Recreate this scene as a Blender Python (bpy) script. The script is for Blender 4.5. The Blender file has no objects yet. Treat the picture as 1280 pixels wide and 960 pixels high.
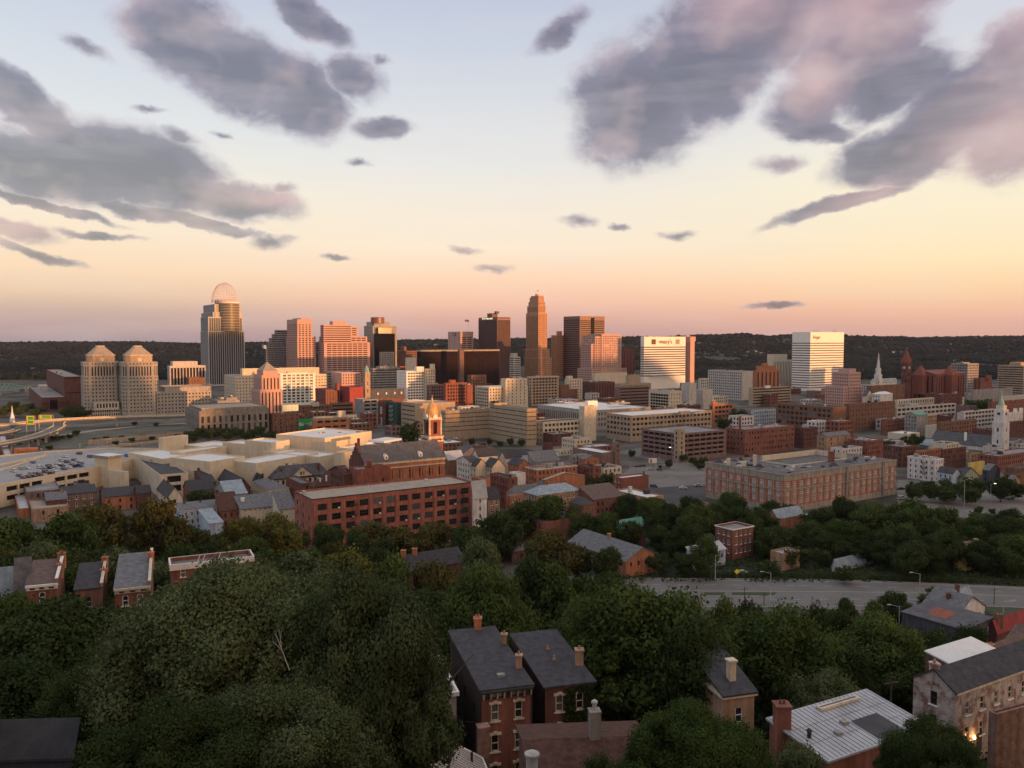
import bpy, math, random
import numpy as np
from mathutils import Vector
R = math.radians
random.seed(11)
SC = bpy.context.scene
COL = SC.collection

# ------------------------------------------------------------------ camera
F = 1036.0                       # focal length in pixels of a 1280 wide frame
CZ = 85.0                        # eye height above the basin floor
PITCH = math.atan(56 / F)
cp, sp = math.cos(PITCH), math.sin(PITCH)
cam_d = bpy.data.cameras.new("camera")
cam_d.sensor_width = 36.0
cam_d.lens = 36.0 * F / 1280.0
cam_d.clip_start = 0.5
cam_d.clip_end = 30000
cam = bpy.data.objects.new("camera", cam_d)
COL.objects.link(cam)
cam.location = (0, 0, CZ)
cam.rotation_euler = (R(90) - PITCH, 0, 0)
SC.camera = cam

# ------------------------------------------------------------------ sun and sky
SUN_EL = R(3.2)
SUN_XY = Vector((0.80, -0.60)).normalized()
SUN_DIR = Vector((SUN_XY.x * math.cos(SUN_EL), SUN_XY.y * math.cos(SUN_EL), math.sin(SUN_EL)))
sun_d = bpy.data.lights.new("sun", 'SUN')
sun_d.energy = 5.0
sun_d.angle = R(0.6)
sun_d.color = (1.0, 0.43, 0.15)
sun = bpy.data.objects.new("sun", sun_d)
COL.objects.link(sun)
sun.location = (600, -600, 500)
sun.rotation_euler = SUN_DIR.to_track_quat('Z', 'Y').to_euler()

SC.view_settings.view_transform = 'Standard'
SC.view_settings.look = 'None'
SC.view_settings.exposure = 0.22
SC.view_settings.gamma = 1.0
SC.view_settings.use_curve_mapping = False
SC.render.engine = 'CYCLES'
try:
    SC.cycles.use_denoising = True
    SC.cycles.max_bounces = 6
    SC.cycles.diffuse_bounces = 3
    SC.cycles.glossy_bounces = 3
    SC.cycles.transmission_bounces = 4
    SC.cycles.transparent_max_bounces = 8
    SC.cycles.volume_bounces = 0
    SC.cycles.sample_clamp_indirect = 4
except Exception:
    pass

def s2l(c):
    return tuple(((x / 255.0) / 12.92 if x / 255.0 <= 0.04045 else ((x / 255.0 + 0.055) / 1.055) ** 2.4) for x in c)

def ray(px, py):
    a, b = (px - 640) / F, (480 - py) / F
    return Vector((a, cp + b * sp, -sp + b * cp))
def at(px, py, Y):
    d = ray(px, py)
    return Vector((0, 0, CZ)) + d * (Y / d.y)
def gp(px, py, z=0.0):
    d = ray(px, py)
    return Vector((0, 0, CZ)) + d * ((z - CZ) / d.z)
def proj(P):
    x, y, z = P[0], P[1], P[2] - CZ
    f = y * cp - z * sp
    u = y * sp + z * cp
    if f < 0.1: return (-9999, -9999, f)
    return (640 + F * x / f, 480 - F * u / f, f)

wd = bpy.data.worlds.new("World")
SC.world = wd
wd.use_nodes = True
nt = wd.node_tree
nt.nodes.clear()
def WN(t, **k):
    n = nt.nodes.new(t)
    for a, b in k.items(): setattr(n, a, b)
    return n
def lk(a, b): nt.links.new(a, b)
def M(op, a, b=None, c=None, clamp=False):
    n = WN('ShaderNodeMath', operation=op, use_clamp=clamp)
    for i, v in enumerate((a, b, c)):
        if v is None: continue
        if hasattr(v, 'is_linked'): lk(v, n.inputs[i])
        else: n.inputs[i].default_value = v
    return n.outputs[0]
def MIX(f, a, b, mode='MIX'):
    n = WN('ShaderNodeMix', data_type='RGBA', blend_type=mode)
    for i, v in ((0, f), (6, a), (7, b)):
        if hasattr(v, 'is_linked'): lk(v, n.inputs[i])
        else: n.inputs[i].default_value = v if i == 0 else (*v, 1)
    return n.outputs[2]
def RAMP(f, stops):
    n = WN('ShaderNodeValToRGB')
    cr = n.color_ramp
    while len(cr.elements) > 1: cr.elements.remove(cr.elements[0])
    cr.elements[0].position = stops[0][0]; cr.elements[0].color = (*stops[0][1], 1)
    for p, c in stops[1:]:
        e = cr.elements.new(p); e.color = (*c, 1)
    lk(f, n.inputs[0])
    return n.outputs[0]
geo = WN('ShaderNodeTexCoord')
sepn = WN('ShaderNodeSeparateXYZ'); lk(geo.outputs['Generated'], sepn.inputs[0])
sx_, sy_, sz_ = sepn.outputs
az = M('ARCTAN2', sx_, sy_)
el = M('ARCSINE', M('MINIMUM', M('MAXIMUM', sz_, -1.0), 1.0))
elr = M('MULTIPLY', el, 1 / 0.8, clamp=True)
def E(y): return math.atan((424 - y) / F) / 0.8
cen = RAMP(elr, [(0, s2l((186, 152, 154))), (E(414), s2l((196, 157, 157))), (E(398), s2l((213, 166, 160))),
                 (E(378), s2l((236, 183, 168))), (E(350), s2l((246, 203, 178))), (E(310), s2l((246, 224, 203))),
                 (E(265), s2l((241, 226, 210))), (E(210), s2l((229, 224, 221))), (E(150), s2l((219, 218, 221))),
                 (E(80), s2l((203, 207, 219))), (E(0), s2l((189, 194, 213))), (0.72, s2l((222, 226, 238))), (1, s2l((232, 234, 240)))])
lef = RAMP(elr, [(0, s2l((158, 145, 156))), (E(412), s2l((168, 150, 158))), (E(392), s2l((184, 162, 164))),
                 (E(372), s2l((217, 184, 166))), (E(345), s2l((238, 203, 178))), (E(300), s2l((241, 217, 194))),
                 (E(250), s2l((238, 226, 208))), (E(180), s2l((219, 219, 221))), (E(90), s2l((204, 208, 219))),
                 (E(0), s2l((188, 194, 214))), (0.72, s2l((222, 226, 238))), (1, s2l((232, 234, 240)))])
rig = RAMP(elr, [(0, s2l((214, 170, 158))), (E(412), s2l((220, 170, 158))), (E(395), s2l((234, 180, 160))),
                 (E(370), s2l((247, 203, 166))), (E(335), s2l((252, 224, 184))), (E(290), s2l((249, 231, 200))),
                 (E(240), s2l((250, 237, 208))), (E(180), s2l((236, 230, 222))), (E(90), s2l((214, 214, 222))),
                 (E(0), s2l((200, 203, 218))), (0.72, s2l((226, 228, 238))), (1, s2l((232, 234, 240)))])
wl = WN('ShaderNodeMapRange', interpolation_type='SMOOTHSTEP'); lk(az, wl.inputs[0])
wl.inputs[1].default_value = -0.02; wl.inputs[2].default_value = -0.5
wr = WN('ShaderNodeMapRange', interpolation_type='SMOOTHSTEP'); lk(az, wr.inputs[0])
wr.inputs[1].default_value = 0.02; wr.inputs[2].default_value = 0.52
sky = MIX(wr.outputs[0], MIX(wl.outputs[0], cen, lef), rig)
# glow of the low sun behind the camera's right shoulder
dt = WN('ShaderNodeVectorMath', operation='DOT_PRODUCT'); lk(geo.outputs['Generated'], dt.inputs[0])
dt.inputs[1].default_value = SUN_DIR
glow = M('POWER', M('MAXIMUM', dt.outputs['Value'], 0.0), 4.0)
back = WN('ShaderNodeMapRange', interpolation_type='SMOOTHSTEP'); lk(sy_, back.inputs[0]); back.inputs[1].default_value = 0.35; back.inputs[2].default_value = -0.45
sky = MIX(M('MULTIPLY', back.outputs[0], 0.6), sky, (0.52, 0.46, 0.48))
sky = MIX(glow, sky, (1.7, 0.98, 0.50))
# clouds: a fixed layer in the sky, by direction
comb = WN('ShaderNodeCombineXYZ'); lk(az, comb.inputs[0]); lk(el, comb.inputs[1])
nz = WN('ShaderNodeTexNoise'); nz.inputs['Scale'].default_value = 9; nz.inputs['Detail'].default_value = 7
nz.inputs['Roughness'].default_value = 0.62
nmap = WN('ShaderNodeMapping'); nmap.inputs['Scale'].default_value = (1.0, 1.45, 1); nmap.inputs['Rotation'].default_value = (0, 0, R(12))
lk(comb.outputs[0], nmap.inputs[0]); lk(nmap.outputs[0], nz.inputs['Vector'])
wsub = WN('ShaderNodeVectorMath', operation='SUBTRACT'); lk(nz.outputs['Color'], wsub.inputs[0]); wsub.inputs[1].default_value = (0.5, 0.5, 0.5)
wsc = WN('ShaderNodeVectorMath', operation='SCALE'); lk(wsub.outputs[0], wsc.inputs[0]); wsc.inputs[3].default_value = 0.045
wadd = WN('ShaderNodeVectorMath', operation='ADD'); lk(comb.outputs[0], wadd.inputs[0]); lk(wsc.outputs[0], wadd.inputs[1])
PK = [(1080, 5, 110, 60, 0), (1265, 165, 90, 60, -20), (925, 0, 70, 45, 0), (1020, 95, 40, 40, 0), (365, 255, 55, 16, 8), (590, 325, 60, 30, 0), (1090, 245, 60, 18, -14), (15, 280, 70, 25, 0), (1280, 0, 60, 60, 0)]
def ellipses(lst, src):
    cur = None
    for (x, y, rx, ry, rot) in lst:
        d = ray(x, y).normalized()
        mp = WN('ShaderNodeMapping', vector_type='TEXTURE')
        mp.inputs['Location'].default_value = (math.atan2(d.x, d.y), math.asin(d.z), 0)
        mp.inputs['Rotation'].default_value = (0, 0, R(-rot))
        mp.inputs['Scale'].default_value = (rx * 1.25 / F, ry * 1.25 / F, 1)
        lk(src, mp.inputs[0])
        g = WN('ShaderNodeTexGradient', gradient_type='SPHERICAL'); lk(mp.outputs[0], g.inputs[0])
        o = g.outputs['Fac'] if rx > 58 or lst is PK else M('MULTIPLY', g.outputs['Fac'], .5 if rx < 40 else .78)
        cur = o if cur is None else M('MAXIMUM', cur, o)
    return cur
CL = [(230, 40, 75, 50, 15), (300, 90, 95, 48, 22), (375, 118, 65, 45, 26), (440, 96, 48, 26, 6), (110, 56, 36, 11, 20), (475, 77, 15, 8, 0), (385, 20, 60, 22, 30),
      (475, 155, 47, 17, -3), (448, 201, 18, 6, 15),
      (25, 122, 80, 24, 30), (85, 165, 70, 20, 24), (60, 205, 125, 42, 6), (200, 226, 140, 26, 13), (165, 205, 120, 48, 12), (290, 246, 85, 24, 8), (226, 172, 26, 12, 15), (355, 240, 22, 10, 0),
      (60, 257, 80, 6, 12), (170, 262, 50, 8, 8), (245, 274, 75, 8, 12), (338, 301, 32, 9, 2), (416, 320, 23, 4, 4), (15, 284, 55, 12, 6), (45, 313, 52, 7, 12), (125, 292, 50, 5, 6), (185, 136, 25, 5, 5), (275, 167, 16, 6, 0),
      (800, 130, 95, 75, -18), (880, 75, 115, 78, -24), (960, 25, 85, 60, -24), (755, 196, 22, 16, 10), (700, 40, 50, 20, -30),
      (1010, 125, 55, 40, -20), (1075, 75, 85, 62, -18), (1120, 100, 75, 36, -10), (1010, 158, 55, 18, 8), (1080, 10, 80, 40, 0), (975, 205, 36, 14, 0),
      (1150, 182, 110, 38, -13), (1225, 135, 95, 60, -20), (1275, 70, 50, 45, -20), (1110, 205, 60, 16, -10), (1270, 170, 60, 50, -10),
      (1045, 257, 85, 11, -14), (723, 276, 28, 10, 3), (772, 283, 18, 5, 3), (848, 291, 34, 8, 0), (965, 384, 40, 5, 0), (582, 315, 30, 6, 0), (613, 340, 29, 7, 5)]
mask = ellipses(CL, wadd.outputs[0])
nz2 = WN('ShaderNodeTexNoise'); nz2.inputs['Scale'].default_value = 15; nz2.inputs['Detail'].default_value = 10; nz2.inputs['Roughness'].default_value = 0.60; nz2.inputs['Distortion'].default_value = 0.35
lk(nmap.outputs[0], nz2.inputs['Vector'])
dens = M('ADD', M('MULTIPLY', mask, 1.7), M('MULTIPLY', M('SUBTRACT', nz2.outputs[0], 0.50), 1.15))
ds = WN('ShaderNodeMapRange', interpolation_type='SMOOTHSTEP'); lk(dens, ds.inputs[0])
ds.inputs[1].default_value = 0.06; ds.inputs[2].default_value = 0.74
ds.inputs[4].default_value = 0.92
# only where some mask is present
gate = M('MULTIPLY', ds.outputs[0], M('MULTIPLY', mask, 5.0, clamp=True))
ccol = RAMP(M('MULTIPLY', dens, 0.8, clamp=True), [(0, s2l((206, 196, 204))), (0.3, s2l((166, 156, 174))), (0.55, s2l((120, 111, 134))), (1, s2l((98, 90, 112)))])
pk = ellipses(PK, wadd.outputs[0])
nzb = WN('ShaderNodeTexNoise')
nza = WN('ShaderNodeTexNoise'); lk(nmap.outputs[0], nza.inputs['Vector'])
for n_ in (nza, nzb): n_.inputs['Scale'].default_value = 8; n_.inputs['Detail'].default_value = 3.5; n_.inputs['Roughness'].default_value = 0.5
ofs = WN('ShaderNodeVectorMath', operation='ADD'); lk(nmap.outputs[0], ofs.inputs[0]); ofs.inputs[1].default_value = (0.03, -0.025, 0); lk(ofs.outputs[0], nzb.inputs['Vector'])
rel = M('MULTIPLY', M('SUBTRACT', nza.outputs[0], nzb.outputs[0]), 2.2)      # side of each billow turned to the low sun
ccol = MIX(M('MULTIPLY', pk, 0.7, clamp=True), ccol, s2l((216, 172, 174)))
ccol = MIX(M('MINIMUM', M('MAXIMUM', rel, 0.0), 0.36), ccol, s2l((226, 194, 190)))
ccol = MIX(M('MINIMUM', M('MAXIMUM', M('MULTIPLY', rel, -1.0), 0.0), 0.42), ccol, s2l((92, 86, 108)))
sky = MIX(gate, sky, ccol)
# broad thin veil
nz3 = WN('ShaderNodeTexNoise'); nz3.inputs['Scale'].default_value = 5; nz3.inputs['Detail'].default_value = 5
vm = WN('ShaderNodeMapping'); vm.inputs['Scale'].default_value = (1, 6, 1); lk(comb.outputs[0], vm.inputs[0]); lk(vm.outputs[0], nz3.inputs['Vector'])
veil = WN('ShaderNodeMapRange'); lk(nz3.outputs[0], veil.inputs[0]); veil.inputs[1].default_value = 0.48; veil.inputs[2].default_value = 0.75; veil.inputs[4].default_value = 0.22
sky = MIX(veil.outputs[0], sky, s2l((226, 212, 212)))
lower = WN('ShaderNodeMapRange'); lk(el, lower.inputs[0]); lower.inputs[1].default_value = -0.03; lower.inputs[2].default_value = -0.09
sky = MIX(lower.outputs[0], sky, (0.06, 0.06, 0.055))
bg1 = WN('ShaderNodeBackground'); lk(sky, bg1.inputs[0]); bg1.inputs[1].default_value = 0.82
nish = WN('ShaderNodeTexSky', sky_type='NISHITA')
nish.sun_disc = False
nish.sun_elevation = SUN_EL
nish.sun_rotation = math.atan2(SUN_XY.x, SUN_XY.y)
nish.altitude = 200
bg2 = WN('ShaderNodeBackground'); lk(nish.outputs[0], bg2.inputs[0]); bg2.inputs[1].default_value = 0.05
ad = WN('ShaderNodeAddShader'); lk(bg1.outputs[0], ad.inputs[0]); lk(bg2.outputs[0], ad.inputs[1])
wo = WN('ShaderNodeOutputWorld'); lk(ad.outputs[0], wo.inputs[0])
try:
    wd.cycles.sampling_method = 'MANUAL'; wd.cycles.sample_map_resolution = 1024
except Exception:
    pass

# ------------------------------------------------------------------ materials
MATS = {}
def newmat(name):
    m = bpy.data.materials.new(name); m.use_nodes = True
    t = m.node_tree
    return m, t, t.nodes['Principled BSDF']
def mat(name, col, rough=0.85, var=0.25, scale=0.35, streak=0.3, spec=0.25, metal=0.0, fine=True, bump=0.0, hue=None, huer=(.3, .7)):
    """wall or roof surface: base colour broken up by large stains, vertical streaks and fine grain"""
    if name in MATS: return MATS[name]
    m, t, b = newmat(name)
    n = t.nodes; l = t.links
    g = n.new('ShaderNodeNewGeometry')
    a = n.new('ShaderNodeTexNoise'); a.inputs['Scale'].default_value = scale; a.inputs['Detail'].default_value = 6; a.inputs['Roughness'].default_value = 0.65
    l.new(g.outputs['Position'], a.inputs['Vector'])
    mp = n.new('ShaderNodeMapping'); mp.inputs['Scale'].default_value = (1.6, 1.6, 0.12); l.new(g.outputs['Position'], mp.inputs[0])
    s = n.new('ShaderNodeTexNoise'); s.inputs['Scale'].default_value = 0.8; s.inputs['Detail'].default_value = 3; l.new(mp.outputs[0], s.inputs['Vector'])
    f = n.new('ShaderNodeTexNoise'); f.inputs['Scale'].default_value = 7; f.inputs['Detail'].default_value = 2; l.new(g.outputs['Position'], f.inputs['Vector'])
    oi = n.new('ShaderNodeObjectInfo')
    def mul(x, lo, hi, e=(.3, .7)):
        r = n.new('ShaderNodeMapRange'); r.inputs[1].default_value, r.inputs[2].default_value = e
        r.inputs[3].default_value = lo; r.inputs[4].default_value = hi; l.new(x, r.inputs[0]); return r.outputs[0]
    def mm(x, y):
        q = n.new('ShaderNodeMath'); q.operation = 'MULTIPLY'; l.new(x, q.inputs[0]); l.new(y, q.inputs[1]); return q.outputs[0]
    v = mm(mm(mul(a.outputs[0], 1 - var, 1 + var), mul(s.outputs[0], 1 - streak, 1 + streak * .5)), mul(f.outputs[0], 0.86, 1.14))
    hs = n.new('ShaderNodeVectorMath'); hs.operation = 'SCALE'; hs.inputs[0].default_value = col; l.new(v, hs.inputs[3])
    out = hs.outputs[0]
    if hue:
        mx = n.new('ShaderNodeMix'); mx.data_type = 'RGBA'
        l.new(mul(a.outputs[0], 0, 0.85, huer), mx.inputs[0]); l.new(out, mx.inputs[6]); mx.inputs[7].default_value = (*hue, 1); out = mx.outputs[2]
    l.new(out, b.inputs['Base Color'])
    b.inputs['Roughness'].default_value = rough
    b.inputs['Specular IOR Level'].default_value = spec
    b.inputs['Metallic'].default_value = metal
    if bump:
        bn = n.new('ShaderNodeBump'); bn.inputs['Strength'].default_value = bump; bn.inputs['Distance'].default_value = 0.05
        l.new(f.outputs[0], bn.inputs['Height']); l.new(bn.outputs[0], b.inputs['Normal'])
    MATS[name] = m
    return m
def glass(name, col, rough=0.12, spec=0.6, spread=0.6, blind=0.07):
    if name in MATS: return MATS[name]
    m, t, b = newmat(name); n = t.nodes; l = t.links
    oi = n.new('ShaderNodeObjectInfo'); g = n.new('ShaderNodeNewGeometry')
    ad = n.new('ShaderNodeMath'); ad.operation = 'ADD'; l.new(oi.outputs['Random'], ad.inputs[0]); l.new(g.outputs['Random Per Island'], ad.inputs[1])
    fr = n.new('ShaderNodeMath'); fr.operation = 'FRACT'; l.new(ad.outputs[0], fr.inputs[0])
    cr = n.new('ShaderNodeValToRGB'); e = cr.color_ramp.elements
    e[0].position = 0.0; e[0].color = (*[c * (1 - spread) for c in col], 1)
    e[1].position = 0.72; e[1].color = (*[c * (1 + spread) for c in col], 1)
    k = cr.color_ramp.elements.new(0.93); k.color = (*[c * (3 if blind else 1.2) + blind for c in col], 1)
    l.new(fr.outputs[0], cr.inputs[0]); l.new(cr.outputs[0], b.inputs['Base Color'])
    b.inputs['Roughness'].default_value = rough; b.inputs['Specular IOR Level'].default_value = spec
    MATS[name] = m
    return m
def emit(name, col, s):
    if name in MATS: return MATS[name]
    m, t, b = newmat(name)
    b.inputs['Base Color'].default_value = (*col, 1); b.inputs['Emission Color'].default_value = (*col, 1); b.inputs['Emission Strength'].default_value = s
    MATS[name] = m; return m
def foliage(name, c1, c2, tr=0.3, ns=5):
    if name in MATS: return MATS[name]
    m, t, b = newmat(name); n = t.nodes; l = t.links
    g = n.new('ShaderNodeNewGeometry'); oi = n.new('ShaderNodeObjectInfo')
    tc = n.new('ShaderNodeTexCoord')
    a = n.new('ShaderNodeTexNoise'); a.inputs['Scale'].default_value = ns; a.inputs['Detail'].default_value = 3; l.new(tc.outputs['Object'], a.inputs['Vector'])
    x = n.new('ShaderNodeMath'); x.operation = 'MULTIPLY_ADD'; l.new(g.outputs['Random Per Island'], x.inputs[0]); x.inputs[1].default_value = 0.14
    y = n.new('ShaderNodeMath'); y.operation = 'MULTIPLY_ADD'; l.new(a.outputs[0], y.inputs[0]); y.inputs[1].default_value = 1.1
    z = n.new('ShaderNodeMath'); z.operation = 'MULTIPLY_ADD'; l.new(oi.outputs['Random'], z.inputs[0]); z.inputs[1].default_value = 0.4; z.inputs[2].default_value = -0.42
    l.new(z.outputs[0], y.inputs[2]); l.new(y.outputs[0], x.inputs[2])
    mx = n.new('ShaderNodeMix'); mx.data_type = 'RGBA'; mx.inputs[6].default_value = (*c1, 1); mx.inputs[7].default_value = (*c2, 1)
    mx.clamp_factor = True
    l.new(x.outputs[0], mx.inputs[0])
    d = n.new('ShaderNodeBsdfDiffuse'); l.new(mx.outputs[2], d.inputs[0])
    tl = n.new('ShaderNodeBsdfTranslucent'); l.new(mx.outputs[2], tl.inputs[0])
    ms = n.new('ShaderNodeMixShader'); ms.inputs[0].default_value = tr
    l.new(d.outputs[0], ms.inputs[1]); l.new(tl.outputs[0], ms.inputs[2])
    n.remove(b)
    l.new(ms.outputs[0], n['Material Output'].inputs[0])
    MATS[name] = m; return m

W = dict(
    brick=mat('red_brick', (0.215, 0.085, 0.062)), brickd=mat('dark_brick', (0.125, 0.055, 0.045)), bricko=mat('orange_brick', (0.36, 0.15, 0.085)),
    brickb=mat('brown_brick', (0.18, 0.095, 0.065)), brickt=mat('tan_brick', (0.33, 0.21, 0.14)), brickr=mat('bright_red_brick', (0.22, 0.080, 0.060)), brickc=mat('courtyard_brick', (0.40, 0.145, 0.095)), brickw=mat('warehouse_brick', (0.31, 0.115, 0.085)),
    redp=mat('red_painted_brick', (0.30, 0.06, 0.055), streak=.15), brickp=mat('purple_grey_brick', (0.2, 0.13, 0.12)),
    cream=mat('cream_stucco', (0.60, 0.51, 0.38), var=.1, streak=.12), creamw=mat('pale_cream_stone', (0.55, 0.48, 0.38), var=.15, streak=.2),
    stone=mat('grey_limestone', (0.34, 0.315, 0.285), var=.15), stoned=mat('weathered_stone', (0.22, 0.20, 0.18), var=.25, streak=.4),
    pink=mat('pink_granite', (0.48, 0.30, 0.26), var=.1, streak=.1), deco=mat('orange_tan_brick', (0.43, 0.235, 0.14), var=.15), tan=mat('tan_stone', (0.37, 0.285, 0.21), var=.15), jail=mat('tan_concrete', (0.36, 0.28, 0.20), var=.1, streak=.2),
    steelw=mat('pale_steel_mullion', (0.40, 0.40, 0.42), var=.05, streak=.05), conc=mat('pale_concrete', (0.46, 0.43, 0.40), var=.15), concd=mat('grey_concrete', (0.27, 0.26, 0.26), var=.2, streak=.4), white=mat('white_panel', (0.78, 0.75, 0.70), var=.06, streak=.08),
    whitep=mat('white_painted_brick', (0.60, 0.57, 0.55), var=.2), bluew=mat('pale_blue_clapboard', (0.38, 0.44, 0.52), var=.12), dark=mat('black_cladding', (0.016, 0.013, 0.014), rough=.6, spec=.08),
    green=mat('dark_green_cladding', (0.035, 0.07, 0.055)), yellow=mat('yellow_stucco', (0.55, 0.42, 0.13)), slate=mat('slate_grey_siding', (0.07, 0.07, 0.085)), peel=mat('peeling_white_brick', (0.50, 0.43, 0.39), var=.15, scale=.8, hue=(0.17, 0.07, 0.06), huer=(.46, .6)),
    taupe=mat('taupe_siding', (0.36, 0.33, 0.29), var=.1), bronze=mat('bronze_panel', (0.17, 0.078, 0.06), rough=.4, spec=.5), charcoal=mat('charcoal_panel', (0.15, 0.085, 0.075), rough=.6),
    gapdark=mat('gap_shade_brick', (0.035, 0.022, 0.02)), rubble=mat('rubble_brick', (0.19, 0.11, 0.085), scale=1.2, var=.45, bump=.5), sage=mat('sage_siding', (0.26, 0.28, 0.22), var=.1))  # side wall brick: gap shade and dark paint both put into this colour
RF = dict(
    worn=mat('roof_worn_tar', (0.105, 0.10, 0.10), scale=.35, var=.5, streak=0), flat=mat('roof_gravel', (0.20, 0.19, 0.19), scale=.15, var=.35, streak=0), black=mat('roof_tar', (0.055, 0.055, 0.06), scale=.3, var=.35, streak=0), white=mat('roof_white_membrane', (0.60, 0.59, 0.58), scale=.15, var=.1, streak=.05, rough=.6),
    grey=mat('roof_grey_shingle', (0.14, 0.142, 0.153), spec=.1, scale=.9, var=.35, streak=.1), dark=mat('roof_dark_shingle', (0.048, 0.047, 0.054), scale=1.1, var=.4, streak=.1), brown=mat('roof_brown_shingle', (0.12, 0.082, 0.072), scale=1.1, var=.35, streak=.1),
    slate=mat('roof_slate', (0.085, 0.085, 0.095), scale=.4, var=.3, streak=.15), red=mat('roof_red', (0.26, 0.05, 0.05), var=.15), green=mat('roof_green_copper', (0.13, 0.30, 0.24), var=.2), tan=mat('roof_tan', (0.30, 0.25, 0.20), var=.2, streak=0),
    metal=mat('roof_grey_metal', (0.34, 0.35, 0.38), rough=.5, spec=.4, var=.2, streak=0), maroon=mat('roof_maroon_shingle', (0.085, 0.045, 0.036), spec=.08, scale=1.3, var=.4, streak=.1), bluegrey=mat('roof_blue_grey', (0.26, 0.31, 0.36), var=.2), terracotta=mat('roof_terracotta', (0.22, 0.075, 0.055), var=.2))
G = dict(g=glass('window_glass', (0.022, 0.022, 0.026)), far=glass('window_glass_distant', (0.026, 0.022, 0.024), rough=.06, spec=.18, spread=.4, blind=0), void=mat('opening_shade_sheet', (0.02, 0.018, 0.017), spec=.05), bandg=glass('bronze_ribbon_glass', (0.03, 0.024, 0.02), rough=.36, spec=.55, spread=.25, blind=0), band=glass('ribbon_glass', (0.016, 0.015, 0.018), rough=.06, spec=.18, spread=.25, blind=0),  # void: shade inside openings put into a flat near-black sheet
         blue=glass('blue_glass', (0.028, 0.036, 0.05), rough=.06, spec=.5, spread=.3, blind=0), teal=glass('teal_glass', (0.05, 0.09, 0.095), rough=.1, spec=.8), black=glass('black_glass', (0.008, 0.008, 0.010), rough=.05, spec=.12, spread=.3, blind=0), gold=glass('gold_reflection_glass', (0.12, 0.10, 0.07), rough=.1, spec=1.0, spread=.2), warm=glass('warm_dark_glass', (0.02, 0.010, 0.010), rough=.06, spec=.10, spread=.2, blind=0))  # gold: the sunset's reflection in upper panes put into the tint
TR = dict(white=mat('white_trim', (0.70, 0.67, 0.63), var=.08, streak=.1), cream=mat('cream_trim', (0.55, 0.47, 0.36), var=.12), grey=mat('grey_trim', (0.26, 0.25, 0.24)), darkt=mat('dark_trim', (0.05, 0.045, 0.045)), unit=mat('rooftop_metal', (0.42, 0.41, 0.40), rough=.5), gold=mat('gilded_copper', (0.55, 0.30, 0.10), rough=.45, spec=.5), verd=mat('verdigris', (0.22, 0.36, 0.31)), steel=mat('steel', (0.36, 0.36, 0.37), rough=.5), tiara=mat('tiara_steel', (0.60, 0.54, 0.52), rough=.5, var=.02, streak=0), stonet=mat('stone_trim', (0.30, 0.265, 0.22)))

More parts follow.
